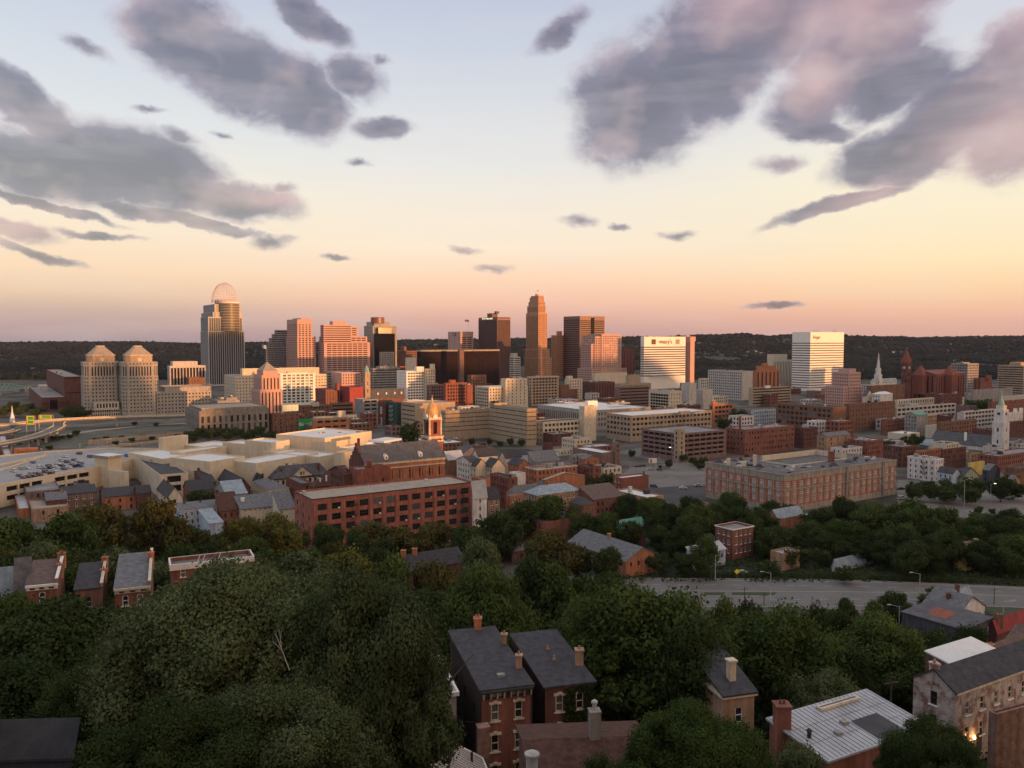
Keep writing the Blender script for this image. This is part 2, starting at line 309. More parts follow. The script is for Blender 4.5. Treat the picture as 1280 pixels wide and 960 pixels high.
# ------------------------------------------------------------------ mesh helpers
class MB:
    def __init__(s): s.v = []; s.f = []; s.m = []
    def poly(s, pts, m=0):
        i = len(s.v); s.v += [tuple(p) for p in pts]; s.f.append(tuple(range(i, i + len(pts)))); s.m.append(m)
    def box(s, cx, cy, z, sx, sy, sz, rot=0.0, m=0):
        c, q = math.cos(rot), math.sin(rot)
        P = [(cx + c * a * sx / 2 - q * b * sy / 2, cy + q * a * sx / 2 + c * b * sy / 2) for a, b in ((-1, -1), (1, -1), (1, 1), (-1, 1))]
        s.prism(P, z, z + sz, m, m, True)
    def prism(s, P, z0, z1, ms=0, mt=0, bottom=False):
        n = len(P); i = len(s.v)
        s.v += [(p[0], p[1], z0) for p in P] + [(p[0], p[1], z1) for p in P]
        for k in range(n):
            j = (k + 1) % n; s.f.append((i + k, i + j, i + n + j, i + n + k)); s.m.append(ms)
        s.f.append(tuple(range(i + n, i + 2 * n))); s.m.append(mt)
        if bottom: s.f.append(tuple(range(i + n - 1, i - 1, -1))); s.m.append(ms)
    def frus(s, P, Q, z0, z1, ms=0, mt=0):
        n = len(P); i = len(s.v)
        s.v += [(p[0], p[1], z0) for p in P] + [(p[0], p[1], z1) for p in Q]
        for k in range(n):
            j = (k + 1) % n; s.f.append((i + k, i + j, i + n + j, i + n + k)); s.m.append(ms)
        s.f.append(tuple(range(i + n, i + 2 * n))); s.m.append(mt)
    def tube(s, a, b, r0, r1=None, n=6, m=0):
        r1 = r0 if r1 is None else r1
        a, b = Vector(a), Vector(b); d = (b - a).normalized()
        x = d.orthogonal().normalized(); y = d.cross(x); i = len(s.v)
        for P, r in ((a, r0), (b, r1)):
            for k in range(n):
                t = 2 * math.pi * k / n; s.v.append(tuple(P + x * (r * math.cos(t)) + y * (r * math.sin(t))))
        for k in range(n):
            j = (k + 1) % n; s.f.append((i + k, i + j, i + n + j, i + n + k)); s.m.append(m)
        s.f.append(tuple(range(i + n, i + 2 * n))); s.m.append(m); s.f.append(tuple(range(i + n - 1, i - 1, -1))); s.m.append(m)
    def lathe(s, cx, cy, prof, n=16, m=0):
        i = len(s.v)
        for r, z in prof:
            for k in range(n):
                t = 2 * math.pi * k / n; s.v.append((cx + r * math.cos(t), cy + r * math.sin(t), z))
        for a in range(len(prof) - 1):
            for k in range(n):
                j = (k + 1) % n; s.f.append((i + a * n + k, i + a * n + j, i + a * n + n + j, i + a * n + n + k)); s.m.append(m)
        s.f.append(tuple(range(i + (len(prof) - 1) * n, i + len(prof) * n))); s.m.append(m)
    def slab(s, a, b, c, d, th, m=0):
        """sloping slab: top face a b c d, thickness th straight down"""
        T = [Vector(p) for p in (a, b, c, d)]; i = len(s.v)
        s.v += [tuple(p) for p in T] + [(p.x, p.y, p.z - th) for p in T]
        s.f += [(i, i + 1, i + 2, i + 3), (i + 7, i + 6, i + 5, i + 4)]; s.m += [m, m]
        for k in range(4):
            j = (k + 1) % 4; s.f.append((i + k, i + 4 + k, i + 4 + j, i + j)); s.m.append(m)
    def mesh(s, name, mats, off=(0, 0, 0)):
        me = bpy.data.meshes.new(name)
        ox, oy, oz = off
        me.from_pydata([(x - ox, y - oy, z - oz) for x, y, z in s.v], [], s.f)
        for m in mats: me.materials.append(m)
        if len(mats) > 1: me.polygons.foreach_set('material_index', s.m)
        me.update(); return me
    def build(s, name, mats, parent=None, loc=None):
        if not isinstance(mats, (list, tuple)): mats = [mats]
        off = parent['w'] if parent is not None else (loc or (0, 0, 0))
        me = s.mesh(name, mats, off)
        o = bpy.data.objects.new(name, me); COL.objects.link(o)
        if parent is not None: o.parent = parent
        else: o.location = off
        o['w'] = tuple(off)
        return o
LABELS = {}
def tag(o, label, cat, group=None, kind=None):
    if label: o['label'] = label
    if cat: o['category'] = cat
    if group: o['group'] = group
    if kind: o['kind'] = kind
    return o
def empty(name, loc, label, cat, group=None):
    o = bpy.data.objects.new(name, None); COL.objects.link(o); o.empty_display_size = 1
    o.location = loc; o['w'] = tuple(loc); return tag(o, label, cat, group)
def link_copy(me, name, parent, wpos, rot=0.0):
    o = bpy.data.objects.new(name, me); COL.objects.link(o)
    o.parent = parent; pw = parent['w']; o.location = (wpos[0] - pw[0], wpos[1] - pw[1], wpos[2] - pw[2]); o.rotation_euler = (0, 0, rot)
    o['w'] = tuple(wpos)
    return o
def text(parent, s, c, ang, size, m, off=0.35, name='sign_lettering', shear=0.0, space=1.0):
    cu = bpy.data.curves.new(name, 'FONT'); cu.body = s; cu.size = size; cu.extrude = 0.08; cu.align_x = 'CENTER'; cu.align_y = 'CENTER'; cu.shear = shear; cu.space_character = space
    cu.materials.append(m)
    tmp = bpy.data.objects.new(name, cu); COL.objects.link(tmp)
    bpy.context.view_layer.update()
    me = bpy.data.meshes.new_from_object(tmp.evaluated_get(bpy.context.evaluated_depsgraph_get()))
    bpy.data.objects.remove(tmp); bpy.data.curves.remove(cu)
    o = bpy.data.objects.new(name, me); COL.objects.link(o); o.parent = parent
    pw = parent['w']; nx, ny = math.sin(ang), -math.cos(ang)
    o.location = (c[0] + nx * off - pw[0], c[1] + ny * off - pw[1], c[2] - pw[2]); o.rotation_euler = (R(90), 0, ang)
    return o

# ------------------------------------------------------------------ terrain heights
def lerp_tab(tab, y):
    if y <= tab[0][0]: return tab[0][1]
    for (a, p), (b, q) in zip(tab, tab[1:]):
        if y <= b:
            t = (y - a) / (b - a); t = t * t * (3 - 2 * t) * .35 + t * .65
            return p + (q - p) * t
    return tab[-1][1]
TC = [(-60, 78), (0, 75), (20, 68), (40, 56), (60, 45), (80, 38), (100, 32), (130, 22), (160, 13), (200, 5), (245, 0.3), (260, 0)]
TL = [(-60, 78), (0, 75), (20, 68), (40, 57), (60, 48), (80, 43), (100, 40), (140, 36.5), (170, 29), (200, 21), (240, 11), (300, 3), (355, 0)]
def terrain(x, y):
    if y > 360: return 0.0
    t = min(1, max(0, (-x / max(y, 40) - 0.10) / 0.2)); t = t * t * (3 - 2 * t)
    a, b = lerp_tab(TC, y), lerp_tab(TL, y)
    z = a + (b - a) * t
    if x > 75: q = min(1, (x - 75) / 90); z *= 1 - .7 * q * q * (3 - 2 * q)  # unseen right flank, lowered so the low sun reaches the left houses
    return z
HAZE = 1.4e-5
# ------------------------------------------------------------------ facades with real openings
WCACHE = {}
def win_mesh(kind, w, h, gm, d):
    k = (kind, round(w, 2), round(h, 2), gm.name, d)
    if k in WCACHE: return WCACHE[k]
    mb = MB(); nm = {'v': 'bay_opening', 'r': 'window_band', 's': 'window_strip'}.get(kind, 'window')
    if kind == 'a':
        n = 7; P = [(-w / 2, 0, 0), (w / 2, 0, 0)] + [(w / 2 * math.cos(math.pi * i / n), 0, h - w * .5 + w / 2 * math.sin(math.pi * i / n)) for i in range(n + 1)]
        mb.poly(P)
    else:
        mb.poly([(-w / 2, 0, 0), (w / 2, 0, 0), (w / 2, 0, h), (-w / 2, 0, h)])
    WCACHE[k] = mb.mesh(nm, [gm]); return WCACHE[k]
FCACHE = {}
def frame_mesh(w, h, fm, mull, style):
    k = ('f', round(w, 2), round(h, 2), fm.name, mull, style)
    if k in FCACHE: return FCACHE[k]
    mb = MB(); b = 0.11 if mull < 3 or w > 2.5 else .2; y = -0.05
    def bar(x0, x1, z0, z1, d=.1): mb.box((x0 + x1) / 2, y, z0, x1 - x0, d, z1 - z0)
    if style == 'arch':
        n = 8
        for i in range(n):
            a0, a1 = math.pi * i / n, math.pi * (i + 1) / n
            mb.tube((w / 2 * math.cos(a0), y, h - w / 2 + w / 2 * math.sin(a0)), (w / 2 * math.cos(a1), y, h - w / 2 + w / 2 * math.sin(a1)), .09, .09, 4)
        h2 = h - w / 2
    else:
        bar(-w / 2, w / 2, h - b, h); h2 = h - b
    bar(-w / 2, w / 2, 0, b); bar(-w / 2, -w / 2 + b, b, h2); bar(w / 2 - b, w / 2, b, h2)
    bar(-w / 2 + b, w / 2 - b, h * .5 - b * .45, h * .5 + b * .45, .08)
    for i in range(1, mull):
        x = -w / 2 + w * i / mull; bar(x - b * .45, x + b * .45, b, h * .5 - b * .45, .07); bar(x - b * .45, x + b * .45, h * .5 + b * .45, h2, .07)
    FCACHE[k] = mb.mesh('frame', [fm]); return FCACHE[k]
def trim_mesh(kind, w, h, m):
    k = (kind, round(w, 2), round(h, 2), m.name)
    if k in FCACHE: return FCACHE[k]
    mb = MB()
    if kind == 'sill': mb.box(0, -.02, -.16, w + .4, .34, .16)
    elif kind == 'lintel':
        for i, (q, e) in enumerate(((-1, 0), (0, .14), (1, 0))): mb.box(q * (w + .5) / 3, -.03 - .002 * i, h + e, (w + .5) / 3 + .02, .3, .3)
    FCACHE[k] = mb.mesh(kind, [m]); return FCACHE[k]

def S(kind, w=1.2, h=1.9, sx=3.0, fy=3.6, top=1.6, base=1.0, g='g', d=0.18, fr=None, mull=1, m=0.8, sill=None, lint=None, rows=None, arch=None):
    return dict(kind=kind, w=w, h=h, sx=sx, fy=fy, top=top, base=base, g=g, d=d, fr=fr, mull=mull, m=m, sill=sill, lint=lint, rows=rows)
STY = {
    'pun': S('p'), 'punf': S('p', fr='white', mull=1), 'sm': S('p', 1.0, 1.6, 2.7, 3.2, 1.4), 'old': S('p', 1.0, 1.9, 2.5, 3.3, 1.0, .8, fr='white', sill='white', lint=None),
    'oldp': S('p', 1.0, 1.9, 2.6, 3.4, 1.2, .8), 'loft': S('p', 3.0, 2.4, 4.5, 4.2, 1.6, 1.0, mull=3), 'loftf': S('p', 3.6, 2.7, 5.4, 4.3, 1.8, .8, fr='darkt', mull=3),
    'far': S('p', 2.0, 2.1, 3.8, 3.9, 2.2, 2, g='far', d=.3), 'farw': S('p', 3.0, 2.2, 4.6, 4.0, 2.2, 2, g='far', d=.3), 'rib': S('r', 0, 1.7, 0, 3.9, 2.2, 2, g='band', d=.35), 'rib2': S('r', 0, 1.5, 0, 3.3, 1.2, 1, g='band', d=.3),
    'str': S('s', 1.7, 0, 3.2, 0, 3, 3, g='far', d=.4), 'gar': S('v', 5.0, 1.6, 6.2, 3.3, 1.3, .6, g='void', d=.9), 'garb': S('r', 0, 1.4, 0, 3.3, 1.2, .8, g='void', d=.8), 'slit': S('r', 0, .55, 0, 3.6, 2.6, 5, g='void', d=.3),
}
def sty(s):
    if s is None: return None
    if isinstance(s, str): return STY[s]
    if isinstance(s, tuple):
        d = dict(STY[s[0]]); d.update(s[1]); return d
    return s
def facade(mb, A, B, z0, z1, st, ops, m=0):
    """wall from A to B (outward side on the right) with recessed openings; openings are appended to ops"""
    dx, dy = B[0] - A[0], B[1] - A[1]; L = math.hypot(dx, dy)
    if L < .05: return
    ux, uy = dx / L, dy / L; nx, ny = uy, -ux
    def P(s, z, d=0.0): return (A[0] + ux * s - nx * d, A[1] + uy * s - ny * d, z)
    def q(s0, s1, a, b):
        if s1 - s0 > .01 and b - a > .01: mb.poly([P(s0, a), P(s1, a), P(s1, b), P(s0, b)], m)
    st = sty(st)
    H = z1 - z0
    if st is None: q(0, L, z0, z1); return
    rows = []
    if st['kind'] == 's':
        hh = H - st['top'] - st['base']
        if hh > 1: rows = [(z1 - st['top'] - hh, hh)]
    else:
        k = 0
        while True:
            t = z1 - st['top'] - k * st['fy']; b = t - st['h']
            if b < z0 + st['base'] or (st['rows'] and k >= st['rows']): break
            rows.append((b, st['h'])); k += 1
    if st['kind'] == 'r': w = L - 2 * st['m']; cols = [L / 2] if w > 1 else []
    else:
        w = st['w']; n = int((L - 2 * st['m'] + (st['sx'] - w) * .8) / st['sx'])
        if n < 1 and L > w + .8: n = 1
        cols = [L / 2 + (i - (n - 1) / 2) * st['sx'] for i in range(n)]
    if not rows or not cols: q(0, L, z0, z1); return
    ang = math.atan2(uy, ux); d = st['d']; top = z1
    for (b, h) in rows:
        q(0, L, b + h, top); top = b; s = 0
        for c in cols:
            a, e = c - w / 2, c + w / 2
            q(s, a, b, b + h); s = e
            for pts in ([P(a, b), P(e, b), P(e, b, d), P(a, b, d)], [P(a, b + h, d), P(e, b + h, d), P(e, b + h), P(a, b + h)],
                        [P(a, b), P(a, b, d), P(a, b + h, d), P(a, b + h)], [P(e, b, d), P(e, b), P(e, b + h), P(e, b + h, d)]):
                mb.poly(pts, m)
            ops.append((P(c, b, d), ang, w, h, st))
        q(s, L, b, b + h)
    q(0, L, z0, top)

def put_windows(root, ops, cap=100):
    ops = sorted(ops, key=lambda o: (-o[2] * o[3] / max(1, o[0][1]) ** 2 * 1e4).__round__(3))
    for (c, ang, w, h, st) in ops[:cap]:
        gm = G[st['g']]; kk = 'a' if st.get('arched') else st['kind']
        me = win_mesh(kk, w, h, gm, st['d'])
        o = link_copy(me, me.name.split('.')[0], root, c, ang)
        if st['fr']:
            o2 = bpy.data.objects.new('frame', frame_mesh(w, h, TR[st['fr']], st['mull'], 'arch' if st.get('arched') else '')); COL.objects.link(o2); o2.parent = o
        for q in ('sill', 'lint'):
            if st[q]:
                nm = 'lintel' if q == 'lint' else 'sill'
                o2 = bpy.data.objects.new(nm, trim_mesh(nm, w, h, TR[st[q]])); COL.objects.link(o2); o2.parent = o; o2.location = (0, -st['d'], 0)
    rest = ops[cap:]
    if rest:
        mb = MB(); mats = []
        for (c, ang, w, h, st) in rest:
            gm = G[st['g']]
            if gm not in mats: mats.append(gm)
            ux, uy = math.cos(ang) * w / 2, math.sin(ang) * w / 2
            mb.poly([(c[0] - ux, c[1] - uy, c[2]), (c[0] + ux, c[1] + uy, c[2]), (c[0] + ux, c[1] + uy, c[2] + h), (c[0] - ux, c[1] - uy, c[2] + h)], mats.index(gm))
        o = mb.build('window_grid', mats, root); o['kind'] = 'stuff'

def off_poly(P, d):
    """move every edge of a counter-clockwise polygon inwards by d"""
    n = len(P); out = []
    for i in range(n):
        a, b, c = Vector(P[i - 1][:2]), Vector(P[i][:2]), Vector(P[(i + 1) % n][:2])
        e1, e2 = (b - a).normalized(), (c - b).normalized()
        n1, n2 = Vector((-e1.y, e1.x)), Vector((-e2.y, e2.x))
        q = n1 + n2; k = q.dot(n1)
        out.append(tuple(b + q * (d / max(.15, k))))
    return out
FOOT = []          # footprints, for keeping trees clear
MARKS = []         # landmarks for describing what stands beside them
TH = R(33)
def box_poly(pl, pc, pr, yt, D, th=TH):
    C = at(pc, yt, D); z = C.z
    ux, uy = math.cos(th), math.sin(th)
    def solve(px, vx, vy):
        a = (px - 640) / F
        return (a * (C.y * cp - (z - CZ) * sp) - C.x) / (vx - a * vy * cp)
    Lu = solve(pr, ux, uy); Lv = solve(pl, -uy, ux)
    Lu = min(max(Lu, .6), 400); Lv = min(max(Lv, .6), 400)
    return C, Lu, Lv
def quad_poly(C, Lu, Lv, th):
    ux, uy = math.cos(th), math.sin(th)
    a = (C[0], C[1]); b = (a[0] + ux * Lu, a[1] + uy * Lu); c = (b[0] - uy * Lv, b[1] + ux * Lv); d = (a[0] - uy * Lv, a[1] + ux * Lv)
    return [a, b, c, d]
def roof_on(root, P, z1, roof, rm, wm, wall_mb, name='roof', ov=.35):
    """pitched roof over the quad P (0-1 is the right face, 3-0 the left face)"""
    a, b, c, d = [Vector((p[0], p[1], z1)) for p in P]
    kind, rise = roof[0], roof[1]
    up = Vector((0, 0, rise)); mb = MB(); th = .22; lift = Vector((0, 0, .24))
    u = (b - a).normalized(); v = (d - a).normalized()
    if kind == 'gu':        # ridge along the right face
        r0, r1 = (a + d) / 2 + up, (b + c) / 2 + up
        wall_mb.poly([d, a, r0]); wall_mb.poly([b, c, r1])
        k = ov / max(.1, (a - d).length / 2); dn = Vector((0, 0, -rise * k))
        mb.slab(a - u * ov - v * ov + dn + lift, b + u * ov - v * ov + dn + lift, r1 + u * ov + lift, r0 - u * ov + lift, th)
        mb.slab(r0 - u * ov + lift, r1 + u * ov + lift, c + u * ov + v * ov + dn + lift, d - u * ov + v * ov + dn + lift, th)
    elif kind == 'gv':
        r0, r1 = (a + b) / 2 + up, (d + c) / 2 + up
        wall_mb.poly([a, b, r0]); wall_mb.poly([c, d, r1])
        k = ov / max(.1, (a - b).length / 2); dn = Vector((0, 0, -rise * k))
        mb.slab(d - u * ov + v * ov + dn + lift, a - u * ov - v * ov + dn + lift, r0 - v * ov + lift, r1 + v * ov + lift, th)
        mb.slab(r1 + v * ov + lift, r0 - v * ov + lift, b + u * ov - v * ov + dn + lift, c + u * ov + v * ov + dn + lift, th)
    elif kind == 'hip':
        o = off_poly([p[:2] for p in (a, b, c, d)], -ov); A, B, C, Dd = [Vector((p[0], p[1], z1 + .02)) for p in o]
        Lu, Lv = (b - a).length, (d - a).length; i = min(Lu, Lv) / 2 * (roof[2] if len(roof) > 2 else 1)
        if Lu >= Lv: r0, r1 = (a + d) / 2 + u * i + up, (b + c) / 2 - u * i + up; F4 = [(A, B, r1, r0), (Dd, A, r0), (r0, r1, C, Dd), (B, C, r1)]
        else: r0, r1 = (a + b) / 2 + v * i + up, (d + c) / 2 - v * i + up; F4 = [(A, B, r0), (B, C, r1, r0), (C, Dd, r1), (Dd, A, r0, r1)]
        for f in F4: mb.poly(f)
        mb.poly([Dd - Vector((0, 0, .02)), C - Vector((0, 0, .02)), B - Vector((0, 0, .02)), A - Vector((0, 0, .02))])
    elif kind == 'shed':    # rises away from the right face
        wall_mb.poly([d, a, d + up]); wall_mb.poly([b, c, c + up]); wall_mb.poly([c, d, d + up, c + up])
        k = ov / max(.1, (a - d).length); dn = up * k
        mb.slab(a - u * ov - v * ov - dn + lift, b + u * ov - v * ov - dn + lift, c + u * ov + v * ov + up + dn + lift, d - u * ov + v * ov + up + dn + lift, th)
    elif kind == 'shedu':   # rises away from the left face
        wall_mb.poly([a, b, b + up]); wall_mb.poly([c, d, c + up]); wall_mb.poly([b, c, c + up, b + up])
        mb.slab(d - u * ov + v * ov + lift, a - u * ov - v * ov + lift, b + u * ov - v * ov + up + lift, c + u * ov + v * ov + up + lift, th)
    elif kind == 'pyr':
        o = off_poly([p[:2] for p in (a, b, c, d)], -ov); Q = [Vector((p[0], p[1], z1 + .02)) for p in o]; t = (a + b + c + d) / 4 + up
        for i in range(4): mb.poly([Q[i], Q[(i + 1) % 4], t])
        mb.poly([q - Vector((0, 0, .02)) for q in reversed(Q)])
    return mb.build(name, rm, root)

def chimney(root, x, y, z0, h, w=.8, m=None, pots=1):
    mb = MB(); mb.box(x, y, z0 - 1.5, w, w, h + 1.5); mb.box(x, y, z0 + h - .02, w + .2, w + .2, .2)
    for i in range(pots): mb.tube((x + (i - (pots - 1) / 2) * .4, y, z0 + h + .15), (x + (i - (pots - 1) / 2) * .4, y, z0 + h + .6), .14, .12, 6)
    return mb.build('chimney', m or W['brickd'], root)

def T(pl, pc, pr, yt, sr=None, sl=None, dd=0.0, z0=None, wall=None, th=None, lam=None):
    return dict(pl=pl, pc=pc, pr=pr, yt=yt, sr=sr, sl=sl, dd=dd, z0=z0, wall=wall, th=th)
def B(name, label, cat, D, tiers, wall='brick', roof='flat', rm='flat', th=TH, cornice=None, units=0, chim=(), mark=None, group=None, z0=None, para=.7, ov=.35, cap=100, sw=None):
    """one building: tiers of walls placed by the picture columns of their left end, near corner and right end"""
    root = None; ops = []; ztop_prev = None; last = None
    for i, t in enumerate(tiers):
        t = t if isinstance(t, dict) else T(*t)
        tt = t['th'] if t['th'] is not None else th
        C, Lu, Lv = box_poly(t['pl'], t['pc'], t['pr'], t['yt'], D + t['dd'], tt)
        P = quad_poly(C, Lu, Lv, tt); z1 = C.z
        if t['dd'] == 0 and i > 0: P = off_poly(P, .25)
        if root is None:
            zg = z0 if z0 is not None else min(terrain(p[0], p[1]) for p in P) - .3
            root = empty(name, (C.x, C.y, zg), label, cat, group)
            FOOT.append((P, z1))
            if mark: MARKS.append((mark, (t['pl'] + t['pr']) / 2, proj((C.x, C.y, (zg + z1) / 2))[1], C.y))
        za = zg if (i == 0 or t['z0'] == 0) else (t['z0'] if t['z0'] is not None else ztop_prev - 1.0)
        wm = W[t['wall'] or wall]
        mb = MB(); last_tier = i == len(tiers) - 1
        flat = roof == 'flat' or not last_tier
        facade(mb, P[0], P[1], za, z1, t['sr'], ops)
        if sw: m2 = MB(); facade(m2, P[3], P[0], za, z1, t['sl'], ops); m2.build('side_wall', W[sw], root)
        else: facade(mb, P[3], P[0], za, z1, t['sl'], ops)
        facade(mb, P[1], P[2], za, z1, None, ops); facade(mb, P[2], P[3], za, z1, None, ops)
        if flat:
            In = off_poly(P, .3)
            for k in range(4):
                j = (k + 1) % 4
                mb.poly([(*P[k], z1), (*P[j], z1), (*In[j], z1), (*In[k], z1)]); mb.poly([(*In[k], z1), (*In[j], z1), (*In[j], z1 - para), (*In[k], z1 - para)])
            r = MB(); r.poly([(*p, z1 - para) for p in In]); r.build('roof', RF[rm], root)
        else:
            roof_on(root, P, z1, roof, RF[rm], wm, mb, ov=ov)
        mb.build('wall', wm, root)
        if cornice and (last_tier or cornice[3:]):
            cm, hh, out = TR[cornice[0]], cornice[1], cornice[2]
            q = MB(); O = off_poly(P, -out); Qi = off_poly(P, -.003); zz = z1 - hh + .06
            n = 4
            for k in range(n):
                j = (k + 1) % n
                q.poly([(*O[k], zz), (*O[j], zz), (*O[j], zz + hh), (*O[k], zz + hh)]); q.poly([(*O[k], zz + hh), (*O[j], zz + hh), (*Qi[j], zz + hh), (*Qi[k], zz + hh)]); q.poly([(*Qi[k], zz), (*Qi[j], zz), (*O[j], zz), (*O[k], zz)])
            q.build('cornice', cm, root)
        ztop_prev = z1; last = (P, z1, Lu, Lv, tt)
    put_windows(root, ops, cap)
    P, z1, Lu, Lv, tt = last
    a, b, d = Vector(P[0]), Vector(P[1]), Vector(P[3])
    rnd = random.Random(hash(label) % 9999 if False else len(label) * 7 + int(P[0][0]))
    for k in range(units):
        fu, fv = rnd.uniform(.15, .85), rnd.uniform(.15, .85); c = a + (b - a) * fu + (d - a) * fv
        q = MB(); sx, sy, hz = rnd.uniform(1.2, 4), rnd.uniform(1.2, 3), rnd.uniform(.8, 2.4)
        q.box(c.x, c.y, z1 - para - .05, min(sx, Lu * .3), min(sy, Lv * .3), hz + para * .5, tt)
        q.box(c.x, c.y, z1 - para - .05 + hz + para * .5 - .02, min(sx, Lu * .3) + .2, min(sy, Lv * .3) + .2, .15, tt)
        q.build('rooftop_unit', rnd.choice([TR['unit'], TR['unit'], TR['grey'], W['concd'], TR['darkt']]), root)
    for ch in chim:
        fu, fv, h = ch[:3]; c = a + (b - a) * fu + (d - a) * fv
        base = z1 if roof == 'flat' else z1 + roof[1] * (1 - abs((fv if roof[0] == 'gu' else fu) - .5) * 2 if roof[0] in ('gu', 'gv', 'hip') else (fv if roof[0] == 'shed' else .5))
        chimney(root, c.x, c.y, base, h, ch[3] if len(ch) > 3 else .8, W[ch[4]] if len(ch) > 4 else W['brickd'])
    root['P0'] = 0
    del root['P0']
    INFO[label] = (root, P, z1, Lu, Lv, tt)
    return root, P, z1, Lu, Lv, tt
INFO = {}
def face_pt(P, edge, f, z):
    A, Bq = (P[0], P[1]) if edge == 'r' else (P[3], P[0])
    return (A[0] + (Bq[0] - A[0]) * f, A[1] + (Bq[1] - A[1]) * f, z), math.atan2(Bq[1] - A[1], Bq[0] - A[0])
# ------------------------------------------------------------------ ground, hills, roads
def grid_mesh(name, xs, ys, fz, m, label, kind='structure'):
    nx, ny = len(xs), len(ys)
    V = np.array([(x, y, fz(x, y)) for y in ys for x in xs], dtype=np.float32)
    me = bpy.data.meshes.new(name); idx = np.arange(nx * ny).reshape(ny, nx)
    q = np.stack([idx[:-1, :-1], idx[:-1, 1:], idx[1:, 1:], idx[1:, :-1]], -1).reshape(-1, 4)
    me.vertices.add(len(V)); me.vertices.foreach_set('co', V.ravel())
    me.loops.add(q.size); me.loops.foreach_set('vertex_index', q.ravel().astype(np.int32))
    me.polygons.add(len(q)); me.polygons.foreach_set('loop_start', np.arange(0, q.size, 4, dtype=np.int32)); 
    try: me.polygons.foreach_set('loop_total', np.full(len(q), 4, dtype=np.int32))
    except Exception: pass
    me.update(calc_edges=True); me.validate()
    me.materials.append(m); o = bpy.data.objects.new(name, me); COL.objects.link(o)
    return tag(o, label, None, kind=kind)
# ground material: leafy soil on the slope, asphalt and lots in the basin, dull green far out
gm, gt, gb = newmat('city_ground'); n = gt.nodes; l = gt.links
ge = n.new('ShaderNodeNewGeometry'); sx = n.new('ShaderNodeSeparateXYZ'); l.new(ge.outputs['Position'], sx.inputs[0])
nA = n.new('ShaderNodeTexNoise'); nA.inputs['Scale'].default_value = 0.012; nA.inputs['Detail'].default_value = 8; l.new(ge.outputs['Position'], nA.inputs['Vector'])
nB = n.new('ShaderNodeTexNoise'); nB.inputs['Scale'].default_value = 0.25; nB.inputs['Detail'].default_value = 5; l.new(ge.outputs['Position'], nB.inputs['Vector'])
def nramp(x, st):
    r = n.new('ShaderNodeValToRGB'); e = r.color_ramp.elements; e[0].position, e[0].color = st[0][0], (*st[0][1], 1); e[1].position, e[1].color = st[-1][0], (*st[-1][1], 1)
    for p, c in st[1:-1]: k = e.new(p); k.color = (*c, 1)
    l.new(x, r.inputs[0]); return r.outputs[0]
def nmix(f, a, b):
    x = n.new('ShaderNodeMix'); x.data_type = 'RGBA'; l.new(f, x.inputs[0]); l.new(a, x.inputs[6]); l.new(b, x.inputs[7]); return x.outputs[2]
def nrange(x, a, b):
    r = n.new('ShaderNodeMapRange'); r.inputs[1].default_value = a; r.inputs[2].default_value = b; l.new(x, r.inputs[0]); return r.outputs[0]
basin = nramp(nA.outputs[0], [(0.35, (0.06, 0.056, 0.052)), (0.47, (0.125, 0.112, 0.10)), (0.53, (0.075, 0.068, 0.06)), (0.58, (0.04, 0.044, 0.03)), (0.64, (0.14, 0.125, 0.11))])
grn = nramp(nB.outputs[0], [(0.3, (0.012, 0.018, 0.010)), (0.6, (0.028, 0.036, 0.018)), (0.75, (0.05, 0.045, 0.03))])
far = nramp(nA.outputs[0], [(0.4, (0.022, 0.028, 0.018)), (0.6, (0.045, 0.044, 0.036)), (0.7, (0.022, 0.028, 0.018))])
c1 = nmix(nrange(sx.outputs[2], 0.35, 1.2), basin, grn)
c2 = nmix(nrange(sx.outputs[1], 1500, 1900), c1, far)
l.new(c2, gb.inputs['Base Color']); gb.inputs['Roughness'].default_value = .95; gb.inputs['Specular IOR Level'].default_value = .1
xs = [-6000, -4500, -3200, -2200, -1500, -1000, -700, -500, -400] + list(range(-320, 330, 10)) + [400, 500, 700, 1000, 1500, 2200, 3200, 4500, 6000]
ys = [-2500, -1500, -800, -400, -200, -120, -60] + list(range(-40, 380, 8)) + [400, 500, 700, 1000, 1400, 1900, 2600, 3500, 4500, 6000, 7500]
def gz(x, y):
    if y < -40: return terrain(x, -40)
    return terrain(x, y)
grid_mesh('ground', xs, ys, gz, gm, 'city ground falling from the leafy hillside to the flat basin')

def hn(x, y):   # cheap layered hills noise
    return (math.sin(x * .0021 + 1.3) * math.cos(y * .0017 + .4) + .5 * math.sin(x * .0053 + y * .0031) + .25 * math.sin(x * .011 - y * .009 + 2))
CREST = [(-500, 428), (0, 428), (150, 427), (250, 429), (330, 428), (420, 428), (500, 425), (560, 425), (640, 423), (720, 423), (780, 421), (830, 422), (870, 419), (930, 417), (960, 420), (985, 418), (1060, 420), (1150, 422), (1200, 421), (1280, 420), (1800, 418)]
def crest(px):
    for (a, p), (b, q) in zip(CREST, CREST[1:]):
        if px <= b: return p + (q - p) * max(0, (px - a)) / (b - a)
    return CREST[-1][1]
def hill_z(x, y):
    px = 640 + F * x / y
    top = CZ + (424 - crest(px)) / F * 4300 - 6
    y0 = 2300 + 250 * math.sin(px * .008) + (500 if px < 330 else 0)
    t = min(1, max(0, (y - y0) / (4300 - y0))); t = t * t * (3 - 2 * t)
    z = top * t * (1 + .10 * hn(x, y) * (1 - t)) - 1
    if y > 4300: z -= (y - 4300) * .02
    return z
hm = mat('wooded_hillside', (0.022, 0.027, 0.018), var=.5, scale=.01, streak=0)
A = [(-0.85 + 1.7 * i / 150) for i in range(151)]
Yh = [1900 + 70 * i for i in range(46)]
nx, ny = len(A), len(Yh)
mb = MB(); mb.v = [(a * y, y, hill_z(a * y, y)) for y in Yh for a in A]
